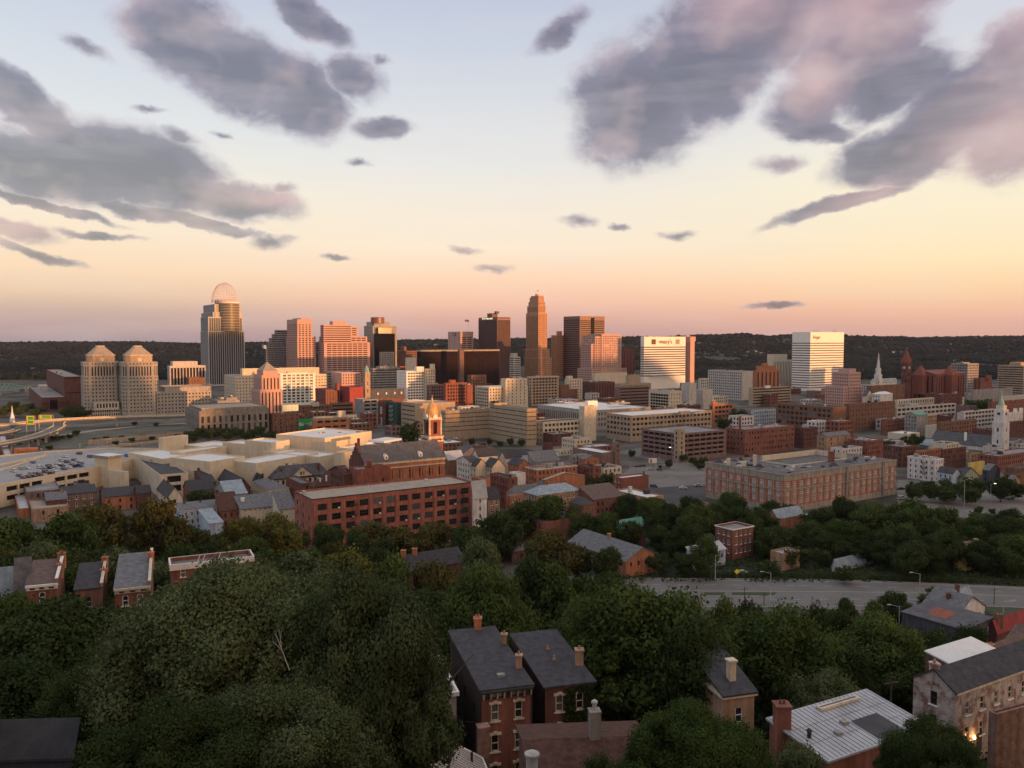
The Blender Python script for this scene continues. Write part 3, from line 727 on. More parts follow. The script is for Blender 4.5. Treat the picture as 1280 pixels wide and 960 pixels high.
mb.f = [(j * nx + i, j * nx + i + 1, (j + 1) * nx + i + 1, (j + 1) * nx + i) for j in range(ny - 1) for i in range(nx - 1)]; mb.m = [0] * len(mb.f)
o = mb.build('distant_hills', hm); tag(o, 'low wooded hills along the horizon beyond the downtown', None, kind='structure')
for p in o.data.polygons: p.use_smooth = True

# unseen ridge towards the sun, its crest shaped to set the shadow lines downtown
PX = Vector((-SUN_XY.y, SUN_XY.x))      # across the sun direction
RIDGE = [(-900, 112), (0, 114), (84, 114), (91, 131), (119, 131), (130, 111), (165, 112), (190, 121), (292, 121), (308, 112), (330, 110), (350, 105), (400, 108), (430, 130), (450, 197), (470, 195), (485, 168), (494, 135), (502, 122), (600, 118), (780, 110), (820, 150), (848, 245), (930, 250), (955, 185), (980, 168), (1010, 160), (1100, 160), (1256, 168), (1300, 150), (1335, 114), (1400, 106), (2600, 95)]
def ridge_h(t):
    for (a, p), (b, q) in zip(RIDGE, RIDGE[1:]):
        if t <= b: return p + (q - p) * max(0, t - a) / (b - a)
    return RIDGE[-1][1]
mb = MB(); ts = [-900 + 30 * i for i in range(117)]; As = [1000, 1150, 1250, 1320, 1450, 1700]; pf = [0, .55, .9, 1, .95, .6]
for a_, f_ in zip(As, pf):
    for t_ in ts:
        q = SUN_XY * a_ + PX * t_; mb.v.append((q.x, q.y, ridge_h(t_) * f_ + (3 * hn(q.x * 4, q.y * 4) if f_ > .8 else 0)))
k = len(ts); mb.f = [(j * k + i, j * k + i + 1, (j + 1) * k + i + 1, (j + 1) * k + i) for j in range(len(As) - 1) for i in range(k - 1)]; mb.m = [0] * len(mb.f)
o = mb.build('shadow_ridge', hm); tag(o, 'unseen wooded ridge with a crest shaped to shade the lower town', None, kind='structure')

asph = mat('asphalt_road', (0.135, 0.128, 0.122), var=.18, scale=.08, streak=0, bump=.1)
lot = mat('asphalt_lot', (0.15, 0.135, 0.125), var=.3, scale=.06, streak=0)
lotd = mat('asphalt_lot_dark', (0.055, 0.052, 0.055), var=.3, scale=.06, streak=0)
kerb = mat('concrete_kerb', (0.30, 0.29, 0.27), var=.2, streak=0)
paint = mat('road_paint', (0.55, 0.54, 0.50), var=.3, scale=1.5, streak=0)
grassm = mat('grass_verge', (0.04, 0.06, 0.022), var=.35, scale=.6, streak=0)
def sheet(name, pts, z, m, label):
    mb = MB(); mb.poly([(p[0], p[1], z) for p in pts]); return tag(mb.build(name, m), label, None, kind='structure')
def G0(x, y): v = gp(x, y, 0); return (v.x, v.y)
def ribbon(pts, w):
    L, Rr = [], []
    for i, p in enumerate(pts):
        a = Vector(pts[max(0, i - 1)][:2]); b = Vector(pts[min(len(pts) - 1, i + 1)][:2]); d = (b - a).normalized(); n_ = Vector((-d.y, d.x)); c = Vector(p[:2])
        L.append(c + n_ * w / 2); Rr.append(c - n_ * w / 2)
    return L, Rr
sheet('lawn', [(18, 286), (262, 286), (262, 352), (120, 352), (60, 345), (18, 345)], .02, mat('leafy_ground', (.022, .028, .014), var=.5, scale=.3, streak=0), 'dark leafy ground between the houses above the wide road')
# the wide road below the slope
up = [G0(x, y) for x, y in ((700, 721), (815, 723), (880, 723.5), (1000, 724.5), (1080, 726), (1150, 729), (1200, 731.5), (1290, 735), (1420, 741))]
lo = [G0(x, y) for x, y in ((700, 758), (815, 759), (899, 759), (985, 759), (1060, 758), (1140, 757), (1224, 757.5), (1290, 760), (1420, 766))]
mb = MB()
for i in range(len(up) - 1): mb.poly([(*lo[i], .05), (*lo[i + 1], .05), (*up[i + 1], .05), (*up[i], .05)])
tag(mb.build('main_road', asph), 'wide grey asphalt road running below the wooded slope', None, kind='structure')
sheet('side_road', [G0(985, 759), G0(1062, 758), G0(1048, 764), G0(1030, 778), G0(1000, 790), G0(960, 790)], .054, asph, 'short side road joining the wide road between the trees')
def along(f):
    out = []
    for a, b in zip(up, lo): out.append((a[0] + (b[0] - a[0]) * f, a[1] + (b[1] - a[1]) * f))
    return out
def strips(mb, pts, w, z, dash=None, h=None):
    for (a, b) in zip(pts, pts[1:]):
        a, b = Vector(a), Vector(b); L = (b - a).length; d = (b - a).normalized(); n_ = Vector((-d.y, d.x)) * w / 2; s = 0
        while s < L:
            e = min(L, s + (dash[0] if dash else L)); p, q = a + d * s, a + d * e
            P = [tuple(p - n_), tuple(q - n_), tuple(q + n_), tuple(p + n_)]
            if h: mb.prism(P, 0, h)
            else: mb.poly([(*k, z) for k in P])
            s = e + (dash[1] if dash else 1)
mb = MB(); strips(mb, along(.24), .14, .058, (3, 6)); strips(mb, along(.74), .14, .058, (3, 6)); strips(mb, along(.46), .14, .058); strips(mb, along(.06), .14, .058)
tag(mb.build('road_markings', paint), 'worn white lane lines painted on the wide road', None, kind='structure')
mb = MB(); strips(mb, along(0), .3, 0, h=.16); strips(mb, along(1), .3, 0, h=.16)
tag(mb.build('kerbs', kerb), 'concrete kerbs along both edges of the wide road', None, kind='structure')
for i, (a, b) in enumerate(((880, 906), (915, 970))):
    q = [G0(a, 741), G0(b, 741), G0(b - 2, 743.6), G0(a, 743.6)]
    mb = MB(); mb.prism(q, 0, .2); tag(mb.build('grass_median', grassm), 'narrow grass median in the middle of the wide road', None, kind='structure')
sheet('grass_verge', [G0(1060, 760), G0(1140, 759), G0(1224, 759), G0(1300, 762), G0(1300, 770), G0(1060, 775)], .03, grassm, 'strip of grass along the lower edge of the wide road')
sheet('parking_lot', [G0(770, 598), G0(790, 584), G0(860, 577), G0(884, 585), G0(884, 606), G0(770, 612)], .03, lot, 'pale open parking lot between the brick garage and the courtyard block')
sheet('side_street', [G0(768, 612.5), G0(884, 606.5), G0(884, 625), G0(768, 630)], .034, lotd, 'dark asphalt street beside the parking lot')
sheet('corner_lot', [G0(1121, 640), G0(1122, 600), G0(1160, 601), G0(1200, 612), G0(1290, 612), G0(1290, 645), G0(1170, 650)], .03, lot, 'grey parking lot right of the courtyard block')
sheet('street', [G0(772, 565), G0(800, 560), G0(884, 583), G0(870, 590)], .026, asph, 'street running past the brick garage')
sheet('highway_yard', [G0(0, 560), G0(90, 560), G0(240, 556), G0(300, 530), G0(240, 522), G0(-60, 528)], .02, mat('trench_ground', (0.085, 0.08, 0.06), var=.5, scale=.05, streak=0), 'bare trench of ground under the highway ramps')

# ------------------------------------------------------------------ foliage
FOL = {'dark': foliage('foliage_dark_green', (0.026, 0.040, 0.015), (0.078, 0.108, 0.038)), 'mid': foliage('foliage_mid_green', (0.036, 0.058, 0.017), (0.112, 0.150, 0.045)),
       'olive': foliage('foliage_olive_sun_tint', (0.052, 0.052, 0.018), (0.165, 0.14, 0.05)), 'yellow': foliage('foliage_yellow_green', (0.065, 0.068, 0.019), (0.20, 0.19, 0.052)), 'grey': foliage('foliage_grey_green', (0.050, 0.068, 0.030), (0.165, 0.19, 0.085))}  # olive: the low sun's orange cast on some crowns put into the leaves
bark = mat('bark', (0.075, 0.06, 0.05), var=.4, scale=1.5)
deadw = mat('bare_wood', (0.32, 0.29, 0.25), var=.2)
def crown_mesh(name, seed, lobes, leaves, leaf, m, droop=0.0, shape='round', base=.14, lobe_r=(.13, .24)):
    """unit crown: many small leaf faces gathered on uneven clumps; height 0..1, radius about .5"""
    r = np.random.default_rng(seed); cs = []; rs = []
    hc = (1 + base) / 2; hh = (1 - base) / 2
    for i in range(lobes):
        d = r.normal(size=3); d /= np.linalg.norm(d); k = r.uniform(.35, 1) ** .5
        rad = r.uniform(*lobe_r)
        if shape == 'round': wz = 1.0
        z = d[2] * k * (hh - rad * .55)
        w = (.5 - rad * .6) * k
        if shape == 'tall': w *= .8 * (1 - .35 * (z / hh))
        if shape == 'vase': w *= (1 + .25 * (z / hh))
        if d[2] < 0: w *= .92
        cs.append((d[0] * w, d[1] * w, hc + z)); rs.append(rad)
    if name == 'crown' and leaves > 30000:      # ragged outer sprays
        for i in range(lobes // 2):
            d = r.normal(size=3); d /= np.linalg.norm(d); d[2] = abs(d[2]) * .9 - .25; rad = r.uniform(.03, .06); k = r.uniform(.93, 1.1)
            cs.append((d[0] * .47 * k, d[1] * .47 * k, hc + d[2] * hh * .97 * k)); rs.append(rad)
        lobes = len(cs)
    cs = np.array(cs); rs = np.array(rs); w = rs ** 2; w /= w.sum()
    li = r.choice(lobes, leaves, p=w); d = r.normal(size=(leaves, 3)); d[:, 2] += .25; d /= np.linalg.norm(d, axis=1)[:, None]
    rad = rs[li] * (1 - .62 * r.random(leaves) ** 2.0) * (1 + .18 * r.normal(size=leaves))
    ctr = cs[li] + d * rad[:, None] * np.array([1, 1, .85])
    ctr[:, 2] -= droop * r.random(leaves) * .5
    nrm = d + .75 * r.normal(size=(leaves, 3)); nrm /= np.linalg.norm(nrm, axis=1)[:, None]
    a = np.cross(nrm, r.normal(size=(leaves, 3))); a /= np.linalg.norm(a, axis=1)[:, None]; b = np.cross(nrm, a)
    s = leaf * (.55 + .9 * r.random(leaves))[:, None]
    fl = np.sign((np.cross(a, b) * d).sum(1))[:, None]; b = b * fl
    V = np.stack([ctr - a * s * .5 - b * s * .18, ctr + a * s * .12 - b * s * .42, ctr + a * s * .55 + b * s * .12, ctr - a * s * .1 + b * s * .45], 1).reshape(-1, 3)
    me = quads(name, V, m); gn = np.cross(a, b); sn = .78 * d + .22 * gn; sn[:, 2] += .12; sn /= np.linalg.norm(sn, axis=1)[:, None]
    try:        # leaves shade with the clump they belong to
        at_ = me.attributes.new('custom_normal', 'FLOAT_VECTOR', 'POINT'); at_.data.foreach_set('vector', np.repeat(sn, 4, 0).astype(np.float32).ravel())
    except Exception as e: print('NORMALS', e)
    return me
def quads(name, V, m, per=4):
    n_ = len(V) // per; me = bpy.data.meshes.new(name); me.vertices.add(len(V)); me.vertices.foreach_set('co', V.astype(np.float32).ravel())
    me.loops.add(len(V)); me.loops.foreach_set('vertex_index', np.arange(len(V), dtype=np.int32)); me.polygons.add(n_)
    me.polygons.foreach_set('loop_start', np.arange(0, len(V), per, dtype=np.int32))
    try: me.polygons.foreach_set('loop_total', np.full(n_, per, dtype=np.int32))
    except Exception: pass
    me.update(calc_edges=True); me.materials.append(m); return me
def trunk_mesh(seed, limbs=6, top=.62, r0=.028):
    rd = random.Random(seed); mb = MB()
    mb.tube((0, 0, -.08), (rd.uniform(-.015, .015), rd.uniform(-.015, .015), .28), r0, r0 * .7, 8)
    mb.tube((0, 0, .26), (rd.uniform(-.04, .04), rd.uniform(-.04, .04), top), r0 * .7, r0 * .3, 7)
    for i in range(limbs):
        t = 2 * math.pi * i / limbs + rd.uniform(-.4, .4); z = rd.uniform(.2, .42); q = rd.uniform(.18, .34)
        e = (q * math.cos(t), q * math.sin(t), z + rd.uniform(.15, .35)); mb.tube((0, 0, z), e, r0 * .42, r0 * .16, 6)
        mb.tube(e, (e[0] * 1.35, e[1] * 1.35, e[2] + .1), r0 * .16, r0 * .05, 5)
    return mb.mesh('trunk', [bark])
PROTO = {}
def proto(kind, tone, v):
    k = (kind, tone, v)
    if k in PROTO: return PROTO[k]
    m = FOL[tone]; sd = 100 + v * 13 + {'hero': 1, 'near': 2, 'mid': 3, 'far': 4, 'tall': 5}[kind] * 100
    if kind == 'hero': c = crown_mesh('crown', sd, 190, 430000, .0108, m, droop=.05, base=.1, lobe_r=(.045, .135))
    elif kind == 'near': c = crown_mesh('crown', sd, 60, 46000, .021, m, base=.1, lobe_r=(.09, .19))
    elif kind == 'mid': c = crown_mesh('crown', sd, 34, 9000, .038, m, base=.12, lobe_r=(.11, .22))
    elif kind == 'tall': c = crown_mesh('crown', sd, 30, 9000, .034, m, base=.12, shape='tall')
    else: c = crown_mesh('crown', sd, 16, 1300, .085, m, lobe_r=(.14, .26))
    PROTO[k] = (c, trunk_mesh(sd)); return PROTO[k]
TREES = []
def tree(x, y, h, r, kind='mid', tone='mid', v=None, zb=None):
    TREES.append(dict(x=x, y=y, h=h, r=r, z=terrain(x, y), tone=tone, kind=kind, v=(len(TREES) % 3) if v is None else v, a=random.uniform(0, 6.28)))
def plant(t):
    c, k = proto(t['kind'], t['tone'], t['v']); p = (t['x'], t['y'], t['z'] - .2)
    o = bpy.data.objects.new('leafy_tree', None); COL.objects.link(o); o.location = p; o.rotation_euler = (0, 0, t['a']); r, h = t['r'], t['h']
    for nm, me in (('crown', c), ('trunk', k)):
        q = bpy.data.objects.new(nm, me); COL.objects.link(q); q.parent = o; q.scale = (2 * r, 2 * r, h) if nm == 'crown' else (h * .9, h * .9, h)
    t['o'] = o
def tree_px(px, ytop, D, rpx, kind='mid', tone='mid', v=None, hmin=None):
    p = at(px, ytop, D); z = terrain(p.x, D); h = p.z - z; r = rpx * D / F
    if kind == 'mid' and r > .62 * h:      # a wide mass is several trees side by side
        k = min(4, math.ceil(r / (.55 * h))); rr = r / k * 1.15
        for i in range(k):
            q = random.Random(int(px * 7 + i)); tree(p.x + (2 * (i + .5) / k - 1) * r, D + q.uniform(-5, 5), max(4, h * (q.uniform(.82, 1.0) if i != k // 2 else 1)), rr, kind, tone)
        return
    tree(p.x, D, max(h, hmin or 3), r, kind, tone, v)
# ------------------------------------------------------------------ downtown towers
st = lambda k, **o: (k, o)
# domed glass tower
r, P, z1, Lu, Lv, tt = B('office_tower', 'tallest glass tower with pale mullions and an open steel tiara on top', 'tower', 1500, [
    T(250.5, 260, 305.5, 414, st('s', 0) if False else st('str', w=3.0, sx=3.9, top=1, g='blue', d=.5), st('str', w=3.0, sx=3.9, top=1, g='blue', d=.5)),
    T(250.5, 260, 303.5, 396, st('str', w=3.0, sx=3.9, top=2, base=.5, g='blue', d=.5), st('str', w=3.0, sx=3.9, top=1, base=.5, g='blue', d=.5), z0=None),
    T(251.5, 266, 303, 390, st('str', w=3.0, sx=3.9, top=1, base=.5, g='gold', d=.5), st('str', w=2.4, sx=3.6, top=1, base=.5, g='blue', d=.5), dd=9, z0=0),
    T(254, 268, 301, 380, st('str', w=3.0, sx=3.9, top=1, base=.5, g='gold', d=.5), st('str', w=2.4, sx=3.6, top=1, base=.5, g='blue', d=.5), dd=14, z0=0)], wall='steelw', rm='flat', mark='the domed glass tower')
c = (Vector(P[0]) + Vector(P[2])) / 2
fc = (Vector(P[0]) * .45 + Vector(P[1]) * .55); zt = at(280, 377, 1510).z; zl = at(280, 414, 1500).z
mb = MB(); mb.lathe(fc.x, fc.y, [(17.5, zl), (17.5, zt)], 28); mb.build('curved_bay', G['gold'], r)
for k in range(11):
    z = zl + (zt - zl) * (k + .2) / 11; mb = MB(); mb.lathe(fc.x, fc.y, [(17.55, z), (18.0, z), (18.0, z + 1.1), (17.55, z + 1.1)], 28); mb.build('floor_band', W['tan'], r)
mb = MB(); mb.lathe(fc.x, fc.y, [(18.1, zt - 2.5), (18.4, zt - 2.5), (18.4, zt + .4), (17.2, zt + .4)], 28); mb.build('parapet_band', TR['white'], r)
mb = MB(); rt, ht = 24.5, at(277, 351.5, 1515).z - zt + 1; tc = c * .55 + fc * .45
def tp(a, f): q = (1 - f ** 1.9) ** .5 if f < 1 else 0; return (tc.x + rt * q * math.cos(a), tc.y + rt * q * .8 * math.sin(a), zt - 1 + ht * f)
for k in range(26):
    a = 2 * math.pi * k / 26
    for j in range(10): mb.tube(tp(a, j / 10), tp(a, (j + 1) / 10), .38, .38, 4)
for j in range(1, 10):
    for k in range(26): mb.tube(tp(2 * math.pi * k / 26, j / 10), tp(2 * math.pi * (k + 1) / 26, j / 10), .33, .33, 4)
mb.build('tiara', TR['tiara'], r)
mb = MB(); mb.lathe(tc.x, tc.y, [(18, zt - 3), (18, zt + 4.5), (14, zt + 5)], 24); mb.build('rooftop_drum', W['pink'], r)

# twin octagonal stone towers
def octo(cx, cy, s, ch, th=TH):
    pts = []
    for (a, b) in ((-s, -s + ch), (-s + ch, -s), (s - ch, -s), (s, -s + ch), (s, s - ch), (s - ch, s), (-s + ch, s), (-s, s - ch)):
        pts.append((cx + a * math.cos(th) - b * math.sin(th), cy + a * math.sin(th) + b * math.cos(th)))
    return pts
for px, lab in ((126, 'octagonal stone tower with stepped pyramid roof, the twin beside the brown brick block'), (172.5, 'octagonal stone tower with stepped pyramid roof, the twin joined to the long low wing')):
    q = at(px, 470, 918); D = q.y
    zz = lambda y: at(px, y, 905).z
    root = empty('stone_tower', (q.x, q.y, -.3), lab, 'tower', 'twin stone towers'); ops = []; root['w'] = (q.x, q.y, -.3)
    def ring(P, za, zb, s, nm='wall', m='stone'):
        mb = MB()
        for k in range(8): facade(mb, P[k], P[(k + 1) % 8], za, zb, s if k in (7, 0, 1, 2) else None, ops)
        mb.poly([(*p, zb) for p in P]); mb.build(nm, W[m], root)
    ring(octo(q.x, q.y, 18.6, 5), -.3, zz(470), st('p' if False else 'far', w=1.5, h=1.6, sx=3.4, fy=3.95, top=1.5, base=4))
    ring(octo(q.x, q.y, 18.0, 5), zz(470) - .4, zz(457), st('str', w=1.4, sx=2.9, top=1.0, base=.8))
    ring(octo(q.x, q.y, 18.4, 5), zz(457) - .4, zz(452.5), st('far', w=1.4, h=1.2, sx=3.4, top=1.3, base=.6))
    ring(octo(q.x, q.y, 13.6, 4.5), zz(452.5) - .4, zz(444.5), None, 'crown_wall', 'tan')
    mb = MB(); mb.prism(octo(q.x, q.y, 14.2, 4.6), zz(444.5), zz(443.6)); mb.build('cornice', TR['cream'], root)
    mb = MB(); a = octo(q.x, q.y, 13.6, 4.5)
    for k in range(5): mb.frus(octo(q.x, q.y, 13.4 - 1.9 * k, 4.4 - .6 * k), octo(q.x, q.y, 13.0 - 1.9 * (k + .75), 4.3 - .6 * (k + .75)), zz(443.6 - 2.1 * k), zz(443.6 - 2.1 * (k + 1)))
    mb.build('pyramid_roof', RF['tan'], root)
    mb = MB(); mb.prism(octo(q.x, q.y, 4.3, 1.4), zz(433.2), zz(432.2)); mb.build('roof_cap', TR['cream'], root)
    nrm = Vector((math.sin(TH), -math.cos(TH)))
    e = Vector((q.x, q.y)) + nrm * 13.6; mb = MB(); zc = zz(449.5)
    mb.tube((e.x, e.y, zc), (e.x + nrm.x * .5, e.y + nrm.y * .5, zc), 2.2, 2.2, 16); mb.build('round_medallion', TR['cream'], root)
    put_windows(root, ops)
    FOOT.append((octo(q.x, q.y, 18.6, 5), 70))
MARKS.append(('the twin octagonal towers', 150, 500, 905))
B('office_wing', 'long low stone office wing with square windows joined to an octagonal tower', 'office block', 912, [T(190, 196, 264, 490, st('far', w=1.6, h=1.6, sx=3.6, fy=3.9, top=2.2)), T(198, 206, 263, 484, None, None, dd=14)], 'stone', rm='tan', cornice=('stonet', .8, .3))
B('entrance_pavilion', 'pale stone entrance pavilion with tall bright columns in front of the twin towers', 'pavilion', 885, [T(106, 112, 151, 512, st('far', w=1.1, h=2.4, sx=2.2, top=1.2, base=.5), None), T(114, 118, 149, 503, st('str', w=1.6, sx=3.0, top=1.6, base=2.4, g='warm'), None)], 'conc')
B('office_block', 'grey office block with white vertical fins and white penthouse left of the domed tower', 'office block', 1150, [T(209, 212, 257, 457.5, st('str', w=3.0, sx=4.2, g='far'), st('str',)), T(213, 216, 247, 452, None, None, dd=5)], 'conc', rm='white')
B('brick_cube', 'windowless brown brick cube standing before the white finned office block', 'building', 1000, [T(232, 236, 256, 472)], 'brickb')
B('brick_hall', 'large dark red windowless brick hall left of the twin towers', 'hall', 1000, [T(58, 80, 103, 471, st('garb', fy=18, h=1), None)], 'brickd', units=2)
B('brick_annex', 'low dark brick annex with open bays below the brick hall', 'building', 960, [T(36, 52, 82, 497, st('gar', w=8, sx=14, h=5, top=3), None)], 'brickd')
B('white_block', 'small white boxy building at the end of the truss bridge', 'building', 1080, [T(47, 49, 60, 482)], 'conc', rm='white')
B('office_block', 'broad beige stone block with small square windows behind the pyramid topped tower', 'office block', 1100, [T(280, 294, 408, 470, st('far', w=1.5, h=1.5, sx=4.2, fy=4.2, top=3), st('far', w=1.5, h=1.5, sx=4.2, fy=4.2, top=3)), T(300, 303, 399, 461, None, None, dd=9)], 'creamw', units=2)
B('apartment_block', 'white framed apartment block with blue green glass balconies', 'apartments', 1010, [T(345, 350, 394.5, 467, st('far', w=4.2, h=2.5, sx=5.6, fy=3.6, top=1.4, g='teal', d=1.0, base=6), st('far', g='teal'))], 'white', units=2)
B('office_tower', 'grey terraced tower whose roof climbs in small steps', 'tower', 1560, [T(331, 333, 362, 434, 'rib', 'rib'), T(333.5, 336, 361, 428, 'rib', 'rib', z0=0, dd=3), T(336, 339, 361, 422.5, 'rib', 'rib', z0=0, dd=6), T(339.5, 342, 361, 417.5, 'rib', 'rib', z0=0, dd=9), T(343, 345.5, 361, 412.5, 'rib', 'rib', z0=0, dd=12)], 'concd')
B('office_tower', 'pink granite tower with square window grid and notched top', 'tower', 1500, [T(357.5, 371.5, 394.5, 420.5, st('far', w=3.6, h=2.3, sx=6.2, fy=3.9), st('far', w=1.6, h=2.0, sx=3.0)), T(358.5, 371.5, 390, 399, st('far', w=3.6, h=2.3, sx=6.2, fy=3.9, top=9), st('far', w=1.6, h=2.0, sx=3.0, top=9), z0=0, dd=3), T(366, 376, 387, 397.5, None, None, dd=8)], 'pink', rm='tan')
B('office_tower', 'wide rose stone office slab with dark ribbon windows stepping down to one side', 'tower', 1500, [T(398, 405, 462.5, 428, st('farw', w=8.5, h=1.9, sx=10, fy=3.9), 'rib'), T(399, 405, 459, 420.5, st('farw', w=8.5, h=1.9, sx=10), 'rib', z0=0, dd=2.5), T(400.5, 405, 448, 408, st('farw', w=8.5, h=1.9, sx=10), 'rib', z0=0, dd=5), T(400.5, 404.5, 439, 406, 'rib', 'rib', z0=0, dd=1.2), T(412, 416, 433, 401.5, None, None, dd=14)], 'pink', rm='white', mark='the wide rose slab')
r, P, z1, Lu, Lv, tt = B('office_tower', 'grey stone tower with black glass front and rounded bronze crown', 'tower', 1560, [T(455, 466, 496, 407, st('far', w=1.5, h=1.6, sx=3.3, fy=3.8), st('far', w=1.5, h=1.6, sx=3.3, fy=3.8)), T(458, 468, 487, 402, None, None, z0=0, dd=4)], 'stone')
for (pl, pc, pr, yt, g, nm, dd) in ((465, 470, 493.5, 417, 'black', 'dark_glass_shaft', -6), (468, 473, 489.5, 409.5, 'gold', 'gold_reflection_top', -3.5)):  # gold upper part: low sun's reflection on the dark glass put into its tint
    C, a, b = box_poly(pl, pc, pr, yt, 1560 + dd); mb = MB(); mb.prism(quad_poly(C, a, 9, TH), 30 if g == 'black' else at(470, 417, 1560).z + .2, C.z); mb.build(nm, G[g], r)
C, a, b = box_poly(471, 476, 492.5, 440, 1550); mb = MB(); ops = []; Q = quad_poly(C, a, 8, TH); facade(mb, Q[0], Q[1], 0, C.z, st('far', w=1.8, h=1.8, sx=3.4), ops); facade(mb, Q[3], Q[0], 0, C.z, None, ops); mb.poly([(*p, C.z) for p in Q]); mb.build('lower_wall', W['stone'], r); put_windows(r, ops)
q = at(472, 400, 1575); mb = MB(); mb.lathe(q.x, q.y, [(13, z1 - 3), (13, at(472, 397, 1575).z), (11, at(472, 396.5, 1575).z)], 20); mb.build('crown_drum', W['bronze'], r)
B('office_block', 'plain grey office block with faint vertical ribs behind the slate church roof', 'office block', 1150, [T(459, 466, 500, 460.5, st('rib', h=1.3, fy=3.4), st('rib', h=1.3, fy=3.4)), T(470, 475, 497, 458, None, None, dd=4)], 'concd', units=2)
B('hotel_block', 'brown hotel block with small pale roof hut between the crowned tower and black slab', 'hotel', 1500, [T(496, 508, 521, 438.5, 'far', 'far'), T(501, 505, 508, 433, None, None, dd=4)], 'brickb')
B('blank_block', 'small windowless white block squeezed before the black glass slab', 'building', 1280, [T(506.5, 508, 520, 447)], 'conc')
r, P, z1, Lu, Lv, tt = B('office_block', 'broad black glass block with a thin pink stone band along its roof', 'office block', 1300, [T(521, 526, 624, 437.5, st('farw', w=9, h=2.4, sx=9.4, fy=3.3, top=4, g='warm', d=.25), st('farw', w=5, sx=5.3, fy=3.3, h=2.4, g='black', d=.25))], 'dark', cornice=('stonet', 2.6, .6))
C, a, b = box_poly(572, 574.5, 580, 437, 1296); mb = MB(); mb.prism(quad_poly(C, a, 6, TH), 0, C.z); mb.build('service_shaft', W['charcoal'], r)
r, P, z1, Lu, Lv, tt = B('office_tower', 'pale office tower with blank upper storey and a dark sign behind the black block', 'tower', 1650, [T(560, 575.5, 591.5, 414.5, st('farw', w=10, h=1.8, sx=13, fy=3.9, top=11), st('far', sx=20, top=11))], 'pink', rm='tan')
c, a = face_pt(P, 'l', .5, z1 - 5.5); mb = MB(); mb.box(c[0] - math.cos(TH) * .6, c[1] - math.sin(TH) * .6, c[2] - 2.6, 13, .6, 5, a); mb.build('sign_panel', W['dark'], r)
mb = MB(); mb.box(c[0] - math.cos(TH) * 1.1, c[1] - math.sin(TH) * 1.1, c[2] - 1.6, 10, .5, 3, a); mb.build('sign_face', W['conc'], r)
def flagpole(root, x, y, z, h, fw=3.5):
    mb = MB(); mb.tube((x, y, z - .5), (x, y, z + h), .22, .12, 6); mb.build('flagpole', TR['steel'], root)
def flag(x, y, z, w, h, label, mats, ang=.5):
    o = MB(); n_ = 8; P = []
    for i in range(n_ + 1):
        s = w * i / n_; P.append((x + s * math.cos(ang) + .2 * math.sin(i * 1.4), y + s * math.sin(ang) + .5 * math.sin(i * 1.1), z - .12 * s))
    for i in range(n_):
        for k in range(6):
            z0, z1_ = -h * k / 6, -h * (k + 1) / 6
            if len(mats) > 2 and i < 3 and k < 3: mi = 2
            else: mi = k % 2 if len(mats) > 1 else 0
            a, b = P[i], P[i + 1]
            for e in (.04, -.04): o.poly([(a[0], a[1] + e, a[2] + z1_), (b[0], b[1] + e, b[2] + z1_), (b[0], b[1] + e, b[2] + z0), (a[0], a[1] + e, a[2] + z0)], mi)
    return tag(o.build('flag', mats, None, (x, y, z)), label, 'flag')
fr_, fw_, fb_ = mat('flag_red', (.42, .05, .05)), mat('flag_white', (.7, .68, .66)), mat('flag_blue', (.05, .06, .16))
c = (Vector(P[0]) + Vector(P[2])) / 2; q = at(586, 400, c.y); flagpole(r, q.x, c.y, z1, q.z - z1 + 1)
flag(q.x, c.y, q.z, -8, 4.5, 'red and white flag flying above the pale blank topped tower', [fr_, fw_, fb_], .3)
r, P, z1, Lu, Lv, tt = B('bank_tower', 'dark brown slab tower with lit lettering along the top of its shaded face', 'tower', 1600, [T(598, 621.5, 638, 399, st('str', w=1.1, sx=2.2, top=2, base=3, g='warm'), st('str', w=1.3, sx=2.2, top=2, base=3, g='band')), T(598, 621.5, 638, 396.3, None, None, z0=None), T(609, 615, 622, 391.5, None, None, dd=14), T(618, 620.5, 624, 389, None, None, dd=10)], 'charcoal', rm='black', mark='the dark bank tower')
CC, a_, b_ = box_poly(598, 621.5, 638, 397.5, 1600); Q = quad_poly(CC, a_, b_, TH); c, a = face_pt(Q, 'l', .5, at(610, 398.0, 1600).z)
text(r, 'FIFTH THIRD BANK', c, a, 4.6, emit('lit_sign', (1.0, .86, .55), 1.0), .8)
Q2 = quad_poly(CC, a_, b_, TH); c, a = face_pt(Q2, 'r', .5, at(630, 399.2, 1600).z); mb = MB(); mb.box(c[0] + math.sin(TH) * .3, c[1] - math.cos(TH) * .3, c[2], a_, .5, .9, a); mb.build('stone_band', W['pink'], r)
B('office_tower', 'slim dark ribbon windowed block with white penthouse right of the bank tower', 'office block', 1500, [T(637, 642.5, 650.5, 446, 'rib', 'rib'), T(638, 642, 647, 441.5, None, None, dd=3)], 'conc')
